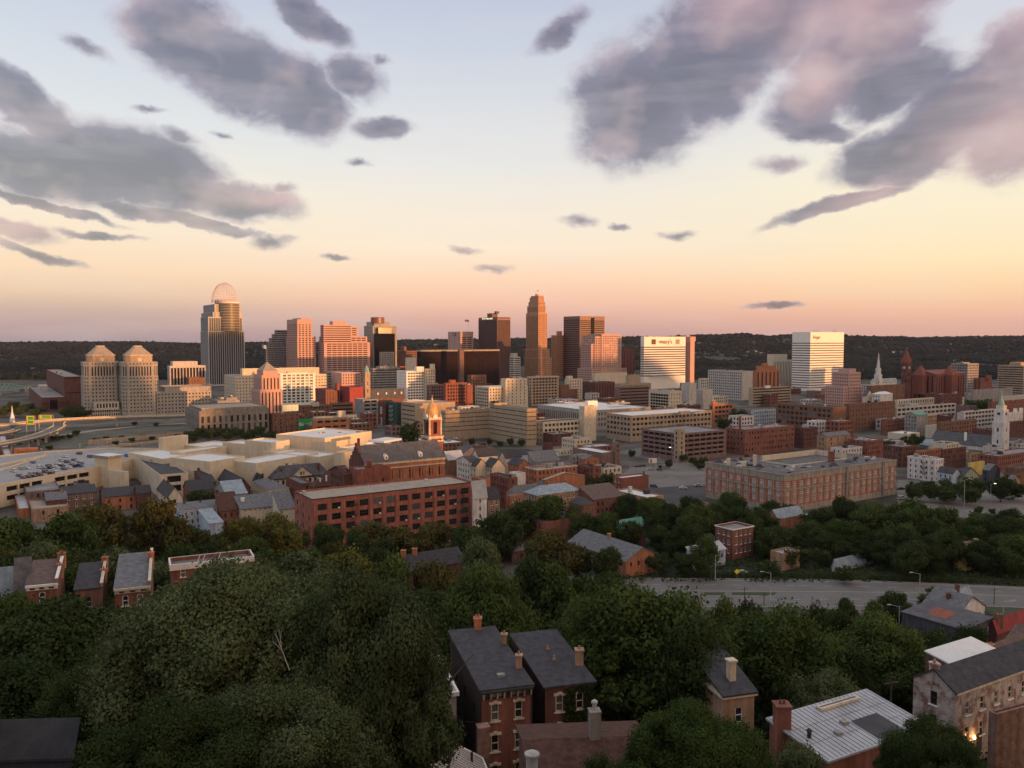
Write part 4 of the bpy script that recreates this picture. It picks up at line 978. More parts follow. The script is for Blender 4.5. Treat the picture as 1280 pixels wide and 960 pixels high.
# the art deco tower
r, P, z1, Lu, Lv, tt = B('art_deco_tower', 'tall slender brown brick tower with setbacks and a flag at its peak', 'tower', 1665, [
    T(655.5, 673, 689.5, 447, st('far', w=1.3, h=1.9, sx=3.2, fy=3.8), st('str', w=1.2, sx=3.0)), T(656, 673, 687, 436, st('far', w=1.3, h=1.9, sx=3.2), st('str', w=1.2, sx=3.0), z0=0, dd=1.5),
    T(657.5, 673, 684, 391, st('far', w=1.3, h=1.9, sx=3.2, fy=3.8, top=4), st('str', w=1.2, sx=3.0, top=6), z0=0, dd=3), T(659, 673, 682, 382, st('far', w=1.4, h=2, sx=3.2), st('str', w=1.6, sx=4), dd=5), T(660.5, 673, 681.3, 377, st('far', w=1.3, sx=3.2), None, dd=6),
    T(662, 673, 680, 371.5, None, None, dd=7.5), T(663.5, 673, 679.5, 369.5, None, None, dd=9)], 'deco', rm='tan', mark='the slender art deco tower')
c = (Vector(P[0]) + Vector(P[2])) / 2; flagpole(r, c.x, c.y, z1, 12); flag(c.x, c.y, z1 + 12, 4.5, 2.5, 'small flag flying from the peak of the slender art deco tower', [fr_, fw_, fb_], .2)
mb = MB(); mb.box(c.x, c.y, z1 - 1, 6, 5, 5, TH); mb.build('lantern', W['tan'], r)
B('stone_tower', 'narrow tan brick tower with a set back top between two taller towers', 'tower', 1760, [T(689, 695, 704.5, 419, st('far', w=1.3, h=1.9, sx=3), st('str', w=1.2, sx=3)), T(695.5, 698, 702.5, 414, None, None, dd=6)], 'deco')
r, P, z1, Lu, Lv, tt = B('office_tower', 'dark square shouldered tower with brown bands and a deep slot in its lit side', 'tower', 1720, [T(704.5, 724.8, 755.8, 395, st('rib', h=1.9, fy=3.9, top=9), st('rib', h=1.9, fy=3.9, top=7))], 'bronze', rm='black', mark='the dark banded tower')
for f0, f1 in ((.44, .58),):
    a0, b0 = face_pt(P, 'r', f0, 0)[0], face_pt(P, 'r', f1, 0)[0]; mb = MB(); e = .4; nx, ny = math.sin(TH) * e, -math.cos(TH) * e
    mb.prism([(a0[0] + nx, a0[1] + ny), (b0[0] + nx, b0[1] + ny), (b0[0], b0[1]), (a0[0], a0[1])], 20, z1 - 3, bottom=True); mb.build('black_band', G['black'], r)  # black glass strip standing proud of the face
c = (Vector(P[0]) + Vector(P[1])) / 2; flagpole(r, at(726, 395, 1740).x, 1740, z1, 15)
B('office_tower', 'rose granite office block with a stepped corner in front of the dark banded tower', 'tower', 1400, [T(722, 740, 783.5, 461, st('far', w=2.6, h=1.8, sx=4.6), st('far', w=2.6, h=1.8, sx=4.6)), T(726, 739, 777, 430, st('far', w=3.0, h=2.0, sx=5.2, fy=3.9), st('far', w=2.6, h=2, sx=4.4), z0=0, dd=3), T(727, 744, 777, 420.5, st('far', w=3.0, h=2.0, sx=5.2, top=3), st('far', w=2.6, h=2, sx=4.4, g='gold'), z0=0, dd=6), T(734, 752, 776.5, 417.5, st('far', w=3, sx=5, top=3, g='gold'), st('far', g='gold'), z0=0, dd=11)], 'pink', rm='tan')
B('low_block', 'beige windowless podium under the rose granite block', 'building', 1300, [T(741, 744, 784, 466.5, None, None)], 'creamw')
B('brick_block', 'small red brick block between the rose granite tower and the striped white slab', 'building', 1450, [T(776, 779, 794, 436.5, st('far', w=4, sx=7), None)], 'brickr')
r, P, z1, Lu, Lv, tt = B('office_tower', 'white slab with dark ribbon windows and a starred shop name on its blank top', 'tower', 1400, [T(801, 805.3, 857, 420.8, st('rib', h=2.0, fy=4.05, top=17, m=.05, base=22, g='bandg'), st('rib', h=2.0, fy=4.05, top=17, m=.05, base=22, g='bandg')), T(812, 815, 850.5, 469, st('rib', h=1.8, fy=3.9, top=1.2), None, dd=-1.5)], 'white', rm='white', mark='the striped white slab')
C, a_, b_ = box_poly(801, 805.3, 857, 420.8, 1400); Q = quad_poly(C, a_, b_, TH); zt = C.z
brown = mat('sign_brown', (.16, .08, .04)); redm = mat('sign_red', (.35, .04, .03))
c, a = face_pt(Q, 'r', .52, zt - 8.6); text(r, "macy's", c, a, 10.5, brown, .6)
c, a = face_pt(Q, 'r', .36, zt - 8.8); mb = MB()
pts = [(c[0] + math.sin(TH) * .5 + math.cos(a) * q * math.sin(t), c[1] - math.cos(TH) * .5 + math.sin(a) * q * math.sin(t), c[2] + q * math.cos(t)) for t, q in ((math.pi * i / 5, 2.2 if i % 2 == 0 else .9) for i in range(10))]
mb.poly(pts[::-1]); mb.build('star_emblem', redm, r)
for f, m_ in ((.22, brown), (.80, W['tan'])):
    c, a = face_pt(Q, 'r', f, zt - 13); mb = MB(); mb.box(c[0] + math.sin(TH) * .3, c[1] - math.cos(TH) * .3, c[2], 9.5, .5, 8.5, a); mb.build('mural_panel', m_, r)
B('hotel_slab', 'narrow pale slab with an orange brown cap behind the striped white slab', 'tower', 1460, [T(857, 863, 868.3, 426, None, st('str', w=1.4, sx=3.4)), T(857, 863, 869.5, 420.7, None, None, dd=-.8), T(855, 858, 862.5, 418.8, None, None, dd=3)], 'pink')
r, P, z1, Lu, Lv, tt = B('office_tower', 'white slab with thin dark ribbon windows glowing gold on its sunlit side', 'tower', 1350, [T(990.5, 1013.3, 1055, 415, st('rib', h=1.55, fy=4.05, top=17.5, m=.05, base=3, g='bandg'), st('rib', h=1.55, fy=4.05, top=17.5, m=.05, base=3, g='bandg'))], 'white', rm='white', mark='the gold lit white slab')
c, a = face_pt(P, 'r', .17, z1 - 8.5); text(r, 'Kroger', c, a, 7.4, mat('sign_tan', (.30, .15, .05)), .5, shear=.35, space=.85)
for f, h in ((.12, 3), (.18, 2.2), (.24, 3), (.3, 2), (.72, 3), (.78, 4)):
    c, a = face_pt(P, 'r', f, z1); mb = MB(); mb.tube((c[0] - 1, c[1] + 4, z1 - 1), (c[0] - 1, c[1] + 4, z1 + h), .4, .3, 5); mb.build('antenna', TR['darkt'], r)
# ------------------------------------------------------------------ middle downtown
B('stone_office', 'cream stone office with a taller plain end in front of the bank tower', 'office block', 1000, [T(594, 611, 660, 484, st('far', w=1.6, h=1.9, sx=4.0, fy=3.6), st('far', w=3, sx=5)), T(626, 632, 659, 473.5, st('far', w=1.4, h=1.9, sx=6), None, z0=0, dd=6)], 'creamw', units=3, rm='white')
B('stone_office', 'yellowish stone office with dense window grid just right of the cream one', 'office block', 1050, [T(659.5, 664, 698.3, 471, st('far', w=3.4, h=2.2, sx=4.8, fy=3.8), st('far'))], 'tan', cornice=('cream', 1.2, .8), units=4, rm='tan')
B('brick_block', 'low dark brown block with sloping step beside the yellowish stone office', 'building', 1080, [T(698, 701, 722, 487), T(698, 701, 712, 481, None, None, dd=8)], 'brickb')
B('stone_office', 'small white fronted office with square windows behind the dark red brick pair', 'office block', 1150, [T(706, 711.5, 728, 474, st('far', w=1.8, h=2, sx=4.4), None), T(707, 710, 716, 470, None, None, dd=5)], 'creamw')
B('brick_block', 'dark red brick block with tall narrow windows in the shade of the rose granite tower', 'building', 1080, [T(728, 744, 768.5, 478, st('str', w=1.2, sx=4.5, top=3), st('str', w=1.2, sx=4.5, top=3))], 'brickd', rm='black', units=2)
B('stone_office', 'orange lit stepped stone building below the striped white slab', 'office block', 1150, [T(768, 776, 814, 480, st('far', w=1.5, sx=3.4, h=1.7), None), T(782, 786, 801, 469, None, None, dd=8)], 'tan', units=4)
B('parking_garage', 'long tan garage with dark slot openings below the striped white slab', 'garage', 1000, [T(768, 775, 812, 484.5, st('garb', h=1.5, fy=3.8, m=.3), None)], 'brickp')
B('office_block', 'half brick half cream office with blank end wall below the striped white slab', 'office block', 950, [T(811, 837.5, 852, 489, st('far', w=1.2, h=2, sx=4.2, fy=4.4, top=3), st('far', w=4, h=2.6, sx=4.3, fy=3.5, top=4, g='warm'))], 'creamw', units=2)
B('blank_tower', 'taller windowless concrete shaft with one sunlit side', 'tower', 985, [T(851.5, 861.5, 870.5, 479), T(848, 851, 853, 484, None, None, dd=-2)], 'conc')
B('blank_tower', 'shorter windowless concrete shaft right of the taller one', 'tower', 1000, [T(870.5, 879, 891, 487)], 'conc')
B('loft_building', 'salmon brick loft building with large windows right of the concrete shafts', 'lofts', 800, [T(887, 891, 918, 506, st('loft', w=3.8, sx=5.0, fy=4.4), st('loft')), T(889, 891, 896, 502, None, None, dd=4)], 'bricko', rm='white', units=3)
B('warehouse', 'big cream warehouse five storeys high with rows of paired windows', 'warehouse', 683, [T(757.5, 789, 890, 519.5, st('loft', w=3.0, h=2.1, sx=4.4, fy=4.3, top=2.2), st('loft', w=3.0, h=2.1, sx=4.4, fy=4.3, top=2.2)), T(848, 851, 863, 514.5, None, None, dd=20), T(866, 868, 880, 516, None, None, dd=28)], 'tan', rm='white', cornice=('cream', .9, .5), units=3, mark='the big cream warehouse', cap=100)
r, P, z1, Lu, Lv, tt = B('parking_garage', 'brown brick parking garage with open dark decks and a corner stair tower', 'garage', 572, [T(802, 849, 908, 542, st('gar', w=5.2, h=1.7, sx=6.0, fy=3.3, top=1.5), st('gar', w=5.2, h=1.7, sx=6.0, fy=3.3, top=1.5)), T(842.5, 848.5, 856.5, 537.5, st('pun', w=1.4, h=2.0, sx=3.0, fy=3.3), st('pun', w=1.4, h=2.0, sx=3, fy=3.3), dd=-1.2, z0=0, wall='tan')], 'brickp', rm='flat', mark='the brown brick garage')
B('arcaded_building', 'cream building with rows of wide dark windows and a blank end tower', 'building', 672, [T(665.5, 679, 728, 527.5, st('loft', w=2.6, h=2.2, sx=3.8, fy=4.2, top=1.8), st('pun', w=1.6, h=2.2, sx=4.5, fy=4.2)), T(724, 730.5, 745.5, 508, st('pun', w=.8, h=.7, sx=12, fy=4.2, top=7), None, dd=14, z0=0), T(673, 675.5, 680, 522, None, None, dd=3)], 'creamw', rm='black', cornice=('cream', .7, .4), mark='the blank end tower')
B('stone_courthouse', 'grand grey stone block with columned sides and white boxes on its roof', 'courthouse', 770, [T(672, 738, 813, 513, st('pun', w=1.5, h=2.8, sx=3.6, fy=5, top=2.5), st('str', w=1.6, sx=3.4, top=4, base=7)), T(731, 735, 747, 501.5, None, None, dd=40, wall='white'), T(760, 764, 786, 504, None, None, dd=45, wall='white')], 'stone', rm='white', cornice=('stonet', 1.4, .9), units=4)
B('ribbed_block', 'nearer half of the curving tan concrete block with thin dark slits', 'jail', 690, [T(551, 557, 614, 513.5, st('slit', m=.2), st('slit', m=.2))], 'jail', rm='flat', units=4, mark='the tan slit windowed block')
B('ribbed_block', 'farther half of the tan slit windowed block, beside the cream arcaded building', 'jail', 655, [T(612, 659, 670.5, 511, st('slit', m=.2), st('slit', m=.2)), T(612, 618, 634, 504, None, None, dd=40)], 'jail', rm='flat', units=3)
B('blank_block', 'tan concrete block with side louvres behind the domed bell tower', 'building', 760, [T(501.5, 519, 569, 504.5, None, st('slit', h=.9, fy=4.2, m=1.5))], 'jail', rm='tan')
r, P, z1, Lu, Lv, tt = B('office_block', 'dark green clad block with white scrawled lettering on its side', 'building', 800, [T(481, 496, 502.5, 503.5, st('far', w=1.6, h=1.4, sx=3, fy=3.4), None)], 'green', rm='bluegrey')
for k in range(4):
    c, a = face_pt(P, 'l', .5, z1 - 6 - 4.3 * k); mb = MB()
    for i in range(4):
        s = -3.5 + 2.3 * i; mb.box(c[0] + math.cos(a) * s - math.cos(TH) * .15, c[1] + math.sin(a) * s - math.sin(TH) * .15, c[2] + (i % 2) * 1.2, .5, .12, 2.0, a)
    mb.build('painted_lettering', TR['white'], r)
r, P, z1, Lu, Lv, tt = B('brick_block', 'narrow brick wall painted with white numerals beside the dark green block', 'building', 815, [T(472.5, 481, 483, 504)], 'brickd')
for k, ch in enumerate('83'):
    c, a = face_pt(P, 'l', .5, z1 - 8 - 11 * k); text(r, ch, c, a, 10.5, TR['white'], .25, name='painted_number')
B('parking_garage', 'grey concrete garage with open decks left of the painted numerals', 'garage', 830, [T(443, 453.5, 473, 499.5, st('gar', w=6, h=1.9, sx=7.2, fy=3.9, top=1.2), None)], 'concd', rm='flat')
B('office_block', 'brown brick office with two pale ribbon floors left of the grey garage', 'office block', 870, [T(412, 414.5, 442, 504, st('rib', h=1.6, fy=4), None)], 'brickb', units=2)
B('stone_row', 'cream plastered row with stepped parapets behind the red banded garage', 'row building', 760, [T(391, 395, 438, 522, st('pun', w=1.1, sx=3.2), None), T(421, 423, 432, 514, None, None, dd=5), T(432, 434, 446, 519, st('pun', w=1.2), None, dd=2, z0=0)], 'creamw')
B('parking_garage', 'low garage of alternating red brick and pale concrete bands', 'garage', 705, [T(390, 392, 437, 524, st('gar', w=5, h=1.6, sx=7, fy=4.6, top=2), None)], 'bricko', cornice=('stonet', 1.3, .2))
r, P, z1, Lu, Lv, tt = B('brick_block', 'dark brown brick warehouse beside the green billboard', 'warehouse', 745, [T(336, 341, 374, 517.5, st('oldp', sx=5), 'oldp')], 'brickb', rm='black', units=1)
# the green billboard
def billboard(name, label, px0, px1, y0, y1, D, mface, txt=None, th=TH, legs=True):
    A, Bq = at(px0, y1, D), at(px1, y1, D + (math.tan(th) * (px1 - px0) * D / F)); zt = at(px0, y0, D).z
    L = math.hypot(Bq.x - A.x, Bq.y - A.y); a = math.atan2(Bq.y - A.y, Bq.x - A.x); c = ((A.x + Bq.x) / 2, (A.y + Bq.y) / 2)
    r = empty(name, (c[0], c[1], 0), label, 'billboard'); mb = MB(); mb.box(c[0], c[1], A.z, L, .5, zt - A.z, a); mb.build('panel', mface, r)
    if legs:
        for f in (-.3, .3): mb = MB(); mb.tube((c[0] + math.cos(a) * L * f, c[1] + math.sin(a) * L * f + .3, -.2), (c[0] + math.cos(a) * L * f, c[1] + math.sin(a) * L * f + .3, A.z + 1), .25, .25, 6); mb.build('post', TR['steel'], r)
    return r, c, a, A.z, zt, L
r, c, a, zb, zt, L = billboard('billboard', 'green wall billboard with white slogan on the end of the brown warehouse', 373.5, 391, 524, 540.5, 728, mat('billboard_green', (.02, .24, .085), var=.05, streak=.02))
text(r, 'Be well', (c[0], c[1], zb + (zt - zb) * .6), a, 4.3, TR['white'], .3)
mb = MB(); mb.box(c[0] + math.sin(a) * .05 - math.cos(a) * 3, c[1] - math.cos(a) * .05 - math.sin(a) * 3, zb, L * .4, .5, 2.2, a); mb.build('blue_corner', mat('billboard_blue', (.03, .08, .25)), r)
r, c, a, zb, zt, L = billboard('billboard', 'pale blank billboard facing away near the pyramid topped tower', 353, 373, 506.5, 514.5, 800, mat('billboard_pale', (.55, .62, .50), var=.06))
r, c, a, zb, zt, L = billboard('billboard', 'white and orange billboard standing in the open parking lot', 811, 821, 573, 579, 556, TR['white'], th=R(10))
mb = MB(); mb.box(c[0] - math.cos(a) * 1.4, c[1] - math.sin(a) * 1.4 - .05, zb + .2, 1.6, .5, 2.4, a); mb.build('picture', mat('billboard_orange', (.55, .25, .05)), r)
B('brick_block', 'plain bright red painted wall of a block near the slate church roof', 'building', 950, [T(424, 437, 454, 484, None, st('pun', sx=6))], 'redp', rm='black')
B('brick_hall', 'ornate red brick hall with gabled parapet left of the bright red wall', 'hall', 955, [T(394, 407, 425, 487, st('str', w=1.3, sx=3.4, top=2, g='g'), st('pun')), T(419, 421, 424.5, 479, None, None, dd=3), T(400, 403, 411, 482, None, None, dd=9)], 'brickr', rm='black')
B('low_block', 'low dark brown blocks huddled beneath the apartment block with balconies', 'building', 880, [T(372, 377, 412, 507.5, 'pun', None), T(389, 391, 399, 503, None, None, dd=5, wall='conc')], 'brickb', units=4)
# church with slender bell tower
r, P, z1, Lu, Lv, tt = B('stone_church', 'dark slate church roof with small dormers and a slender pale bell tower', 'church', 985, [T(462, 464, 506, 497.5, st('pun', sx=6), None)], 'brickr', roof=('gu', 10), rm='slate')
q = at(458.5, 500, 985); mb = MB(); hw = 3.3; ops = []; Q = [(q.x + a * math.cos(TH) - b * math.sin(TH), q.y + a * math.sin(TH) + b * math.cos(TH)) for a, b in ((-hw, -hw), (hw, -hw), (hw, hw), (-hw, hw))]
zt = at(458.5, 465, 985).z
for k in range(4): facade(mb, Q[k], Q[(k + 1) % 4], 0, zt, st('pun', w=1.5, h=4.5, sx=4, fy=9, top=2, base=12) if k in (0, 3) else None, ops)
mb.poly([(*p, zt) for p in Q]); mb.build('bell_tower', W['tan'], r); put_windows(r, ops)
mb = MB(); mb.lathe(q.x, q.y, [(3.2, zt), (3.4, zt + 1.5), (2.6, zt + 4), (1.2, zt + 6.5), (.3, zt + 8), (.1, zt + 10)], 10); mb.build('cupola', TR['verd'], r)
for f in (.2, .45, .7, .9):
    c = Vector(P[0]) * (1 - f) + Vector(P[1]) * f; c2 = c + (Vector(P[3]) - Vector(P[0])) * .25; mb = MB(); mb.box(c2.x, c2.y, z1 + 3.5, 1.6, 2.5, 2.6, TH); mb.build('dormer', TR['white'], r)
B('apartment_block', 'white framed apartment block with a dark brick side near the black glass block', 'apartments', 1100, [T(496, 508, 531, 464, st('far', w=2.9, h=2.0, sx=4.0, fy=3.7), st('far', w=1.2)), T(518, 521, 530, 458.5, None, None, dd=5), T(497, 500, 507, 458, None, None, dd=5, wall='brickr')], 'white', rm='tan')
B('apartment_block', 'pale narrow block with a small roof turret beside the white framed apartments', 'apartments', 1110, [T(530, 532, 544, 461, st('far', w=1.6, h=1.9, sx=3.6), None), T(537, 539, 543.5, 455, None, None, dd=4)], 'creamw')
B('loft_building', 'grey brick loft with many windows below the black glass block', 'lofts', 1000, [T(533, 537, 556, 481, st('far', w=2.2, sx=3.4), 'far')], 'brickp', units=1)
B('loft_building', 'red brick loft with large windows below the black glass block', 'lofts', 970, [T(554, 557, 584, 479, st('far', w=2.4, h=2.4, sx=3.6, fy=4), None), T(560, 562, 570, 475, None, None, dd=6), T(583, 584, 591, 481, None, None, dd=1, z0=0)], 'brickr', units=2)
B('brick_block', 'small dark brick block with flat roof in front of the black glass block', 'building', 1050, [T(584, 589, 608, 469, st('far', w=1.6), st('far', w=1.6))], 'brickb')
B('stone_office', 'rose lit stone office with flat roof below the wide rose slab', 'office block', 1150, [T(414, 427, 451, 466, st('far', w=1.6, h=2, sx=3.8), None)], 'pink', rm='white')
B('office_block', 'dark ribbon windowed podium under the wide rose slab', 'office block', 1250, [T(405, 409, 428, 465, 'rib', 'rib')], 'concd')
# pyramid topped newspaper tower and its stone base
r, P, z1, Lu, Lv, tt = B('art_deco_tower', 'orange lit limestone tower with a stepped pyramid top', 'tower', 800, [T(314, 325, 352.5, 487, st('str', w=1.3, sx=3.4, top=3, base=8), st('str', w=1.3, sx=3.4, top=3, base=8)), T(317, 327, 350.5, 469, st('str', w=1.3, sx=3.4, top=3), st('str', w=1.3, sx=3.4, top=3), z0=0, dd=2), T(321, 329, 347, 463.5, None, None, dd=4)], 'pink', roof=('pyr', 8.5), rm='tan', ov=.1, mark='the pyramid topped tower')
c = (Vector(P[0]) + Vector(P[2])) / 2; flagpole(r, c.x, c.y, z1 + 7.5, 17); flag(c.x, c.y, z1 + 24.5, -5.5, 3.5, 'large white flag flying over the stepped pyramid top of the limestone tower', [fw_], -.5)
B('stone_office', 'low weathered limestone block with tall lit windows at the foot of the pyramid topped tower', 'office block', 715, [T(231.5, 249, 336, 514, st('far', w=2.2, h=5.6, sx=5.0, fy=7.2, top=5, base=2, g='g'), st('far', w=1.6, h=5.6, sx=6, fy=7.2, top=5, base=2)), T(236, 252, 333, 510.5, None, None, dd=6)], 'stoned', rm='tan', cornice=('stonet', .8, .3))
B('low_block', 'flat grey roofed block with a domed plant room behind the limestone block', 'building', 900, [T(263, 272, 300, 501, None, 'pun'), T(280, 283, 297, 497, None, None, dd=6)], 'concd', units=3)
# ------------------------------------------------------------------ right hand downtown
B('factory', 'broad curved red brick factory with small square windows next to the garage', 'factory', 603, [T(906.5, 931, 993, 537, st('oldp', w=1.4, h=1.7, sx=3.2, fy=4.1, top=2), st('oldp', w=1.4, h=1.7, sx=3.2, fy=4.1, top=2))], 'brick', rm='flat', units=4, chim=((.02, .3, 9, 1.6, 'brick'),), mark='the broad red brick factory')
B('loft_building', 'long dark brick loft with big pale windows below the gold lit slab', 'lofts', 735, [T(970, 1041.5, 1057.5, 509, None, st('loft', w=3.4, h=2.7, sx=4.9, fy=4.6, top=2.2))], 'brickb', rm='black', units=2, mark='the long dark loft')
B('brick_block', 'low brown brick block right of the long dark loft', 'building', 760, [T(1055, 1062, 1119, 505.5, st('oldp', sx=4.5, fy=4.2), None)], 'brickb', units=3)
B('art_deco_tower', 'stepped pale pink brick apartment tower in front of the gold lit slab', 'tower', 960, [T(1031.5, 1054.5, 1078, 483.5, st('far', w=1.4, h=1.8, sx=3.0, fy=3.5), st('far', w=1.4, h=1.8, sx=3.0, fy=3.5)), T(1040, 1062, 1076, 465.5, st('far', w=1.4, h=1.8, sx=3), st('far', w=1.4, h=1.8, sx=3), z0=0, dd=4), T(1048, 1062, 1070, 461, None, None, dd=9)], 'pink', mark='the stepped pink tower')
B('hotel_block', 'white hotel block with one blank sunlit end wall', 'hotel', 1150, [T(885, 928.5, 941, 464, None, st('far', w=2.0, h=1.9, sx=3.9, fy=3.8))], 'conc', units=3)
B('low_block', 'grey wing joined to the low side of the white hotel block', 'building', 1130, [T(873, 876, 886, 473, 'far', None)], 'conc')
B('brick_tower', 'orange lit brick tower with a dark recess behind the white hotel', 'tower', 1250, [T(941, 946, 974.5, 463, st('str', w=3, sx=9), None), T(945, 949, 970, 457.5, None, None, dd=6), T(952, 954, 960, 454, None, None, dd=9)], 'bricko')
B('office_tower', 'tall pale ribbed tower with a sunlit penthouse left of the gold lit slab', 'tower', 1400, [T(959, 966, 991, 450, st('str', w=1.6, sx=4, g='far'), None), T(959, 965.5, 984, 443, None, None, dd=8)], 'creamw')
B('parking_garage', 'tan ribbed garage left of the gold lit slab', 'garage', 1050, [T(936, 941, 989, 485, st('garb', h=1.5, fy=3.6, m=1), None), T(956, 958, 963, 482, None, None, dd=9, wall='white')], 'tan')
B('apartment_row', 'row of pale blue grey houses below the tan ribbed garage', 'row building', 800, [T(939, 942, 970, 513, st('pun', w=1.1, h=2.1, sx=2.6), None)], 'bluew', units=1)
B('brick_house', 'brick house with grey ridged roof and an orange end wall beyond the courtyard block', 'house', 590, [T(1021, 1033, 1063, 546, st('oldp', sx=8), 'oldp')], 'brickt', roof=('gu', 2.2), rm='grey')
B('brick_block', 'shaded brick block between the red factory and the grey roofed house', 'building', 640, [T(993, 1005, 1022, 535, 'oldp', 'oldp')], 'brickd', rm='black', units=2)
# red museum hall with clock tower
r, P, z1, Lu, Lv, tt = B('concert_hall', 'long red brick Gothic hall with two steep red gables', 'hall', 1120, [T(1135, 1170, 1206, 468, st('str', w=2.2, sx=6, top=3, base=3), st('str', w=2.2, sx=6, top=3, base=3))], 'brickr', roof=('gu', 5), rm='terracotta', mark='the red Gothic hall')
for px, yt in ((1150.5, 456), (1187, 456)):
    q = at(px, 470, 1135); mb = MB(); s = 8; Q = [(q.x + a * math.cos(TH) - b * math.sin(TH), q.y + a * math.sin(TH) + b * math.cos(TH)) for a, b in ((-s, -s), (s, -s), (s, s), (-s, s))]
    zt = at(px, 469, 1135).z; mb.frus(Q, [(q.x, q.y)] * 4, zt, at(px, yt, 1135).z); mb.prism(off_poly(Q, .4), 10, zt, 0, 0); mb.build('gable_tower', RF['terracotta'], r)
q = at(1132.5, 470, 1130); s = 4.6; Q = [(q.x + a * math.cos(TH) - b * math.sin(TH), q.y + a * math.sin(TH) + b * math.cos(TH)) for a, b in ((-s, -s), (s, -s), (s, s), (-s, s))]
root = empty('clock_tower', (q.x, q.y, -.3), 'dark brick clock tower with a steep red spire beside the Gothic hall', 'clock tower'); mb = MB(); ops = []; zt = at(1132, 453, 1130).z
for k in range(4): facade(mb, Q[k], Q[(k + 1) % 4], -.3, zt, st('pun', w=1.6, h=4, sx=4, fy=9, top=14, base=20) if k in (0, 3) else None, ops)
mb.poly([(*p, zt) for p in Q]); mb.build('shaft', W['brickd'], root); put_windows(root, ops)
mb = MB(); mb.frus(off_poly(Q, -.4), [(q.x, q.y)] * 4, zt, at(1132, 435.5, 1130).z)
for p in Q: mb.lathe(p[0], p[1], [(.9, zt - 2), (.9, zt + 3), (.05, zt + 7)], 6)
mb.build('spire', RF['terracotta'], root)
for e in ('r', 'l'):
    c, a = face_pt(Q, e, .5, zt - 7); nx, ny = math.sin(a), -math.cos(a); mb = MB(); mb.tube((c[0], c[1], c[2]), (c[0] + nx * .3, c[1] + ny * .3, c[2]), 1.9, 1.9, 16); mb.build('clock_face', TR['cream'], root)
# far white church spire
q = at(1097.5, 480, 1010); root = empty('white_steeple', (q.x, q.y, -.3), 'slender white church steeple rising against the wooded hill', 'steeple'); mb = MB()
for s_, a, b in ((4.2, 490, 474), (3.2, 474, 468), (2.3, 468, 460)): mb.box(q.x, q.y, at(0, a, q.y).z, 2 * s_, 2 * s_, at(0, b, q.y).z - at(0, a, q.y).z + .01 * s_, TH)
mb.build('steeple_tower', W['whitep'], root); mb = MB(); mb.lathe(q.x, q.y, [(2.2, at(0, 460, q.y).z), (.12, at(0, 441, q.y).z)], 8); mb.build('spire', W['whitep'], root)
B('church_hall', 'low white church body under the slender white steeple', 'church', 1000, [T(1088, 1092, 1121, 476, 'pun', None)], 'whitep', roof=('gu', 2), rm='bluegrey')
B('office_tower', 'grey concrete office tower behind the red Gothic hall', 'tower', 1260, [T(1189, 1210, 1223.5, 454.5, st('far', w=2.4, sx=4), st('far', w=2.4, sx=4)), T(1198, 1204, 1212, 453, None, None, dd=5)], 'concd', units=2)
B('office_tower', 'ribbon windowed tan tower standing alone at the edge of the hills', 'tower', 1170, [T(1247.5, 1280, 1292, 457, st('rib', h=1.4, fy=3.3), st('rib', h=1.4, fy=3.3)), T(1262, 1276, 1290, 453, None, None, dd=6)], 'tan', mark='the lone ribbed tower')
B('brick_block', 'reddish brick block with a tall end between the Gothic hall and the lone ribbed tower', 'building', 1100, [T(1217, 1226, 1240, 473, None, st('str', w=1.2, sx=5)), T(1232, 1235, 1239.5, 469, None, None, dd=3)], 'brickr')
B('low_block', 'long flat white roofed shed below the lone ribbed tower', 'shed', 930, [T(1214, 1217, 1266, 487.5, None, None)], 'concd', rm='white')
B('warehouse', 'brown brick warehouse with blank side left of the Gothic hall', 'warehouse', 950, [T(1084, 1089, 1131, 482.5, st('oldp', sx=12), None)], 'brickb', rm='tan')
B('domed_hall', 'low white octagonal hall with a shallow pale roof near the brown warehouse', 'hall', 880, [T(1090, 1101, 1116, 493, None, 'pun')], 'whitep', roof=('hip', 2.5), rm='white')
B('chapel', 'small chapel with a steep pale gable left of the octagonal hall', 'chapel', 890, [T(1078, 1083, 1091, 495, None, None)], 'creamw', roof=('gv', 6), rm='slate')
B('brick_block', 'brick block with an orange sunlit side below the octagonal hall', 'building', 820, [T(1100, 1102, 1118.5, 503, None, None)], 'bricko')
B('brick_block', 'dark brick block with two pale windows left of the orange sided block', 'building', 800, [T(1077, 1081, 1101, 507, st('pun', w=2.4, sx=4.5, fy=7), None)], 'brickd')
B('parking_garage', 'long grey concrete garage with dark square openings across the right of downtown', 'garage', 830, [T(1117, 1121, 1195, 509.5, st('gar', w=6, h=2.4, sx=7.6, fy=4.6, top=1.4), None)], 'conc', units=4)
B('low_block', 'cream storage building with small arches above the grey garage', 'building', 905, [T(1118, 1122, 1168, 500, st('pun', w=2, h=3, sx=4.6, top=1.5, rows=1), None)], 'creamw', rm='white')
B('parking_garage', 'white concrete garage with square openings behind the white steepled church', 'garage', 765, [T(1200, 1205, 1245, 514.5, st('gar', w=4.6, h=2.1, sx=5.8, fy=3.9, top=1.2), None)], 'conc', rm='white', units=2)
B('brick_block', 'dark red brick block with white topped parapet near the cream storage building', 'building', 900, [T(1173, 1177, 1203, 493, 'oldp', None)], 'brickd', rm='bluegrey', units=2)
B('brick_house', 'grey fronted gabled house above the tan brick block', 'house', 720, [T(1131, 1146, 1160, 519, None, 'sm')], 'concd', roof=('gu', 2.5), rm='green')
B('brick_block', 'tan brick block with flat cornice right of the grey gabled house', 'building', 725, [T(1144, 1147, 1171, 520, st('sm', fy=3.3), None)], 'brickt', cornice=('cream', .6, .3))
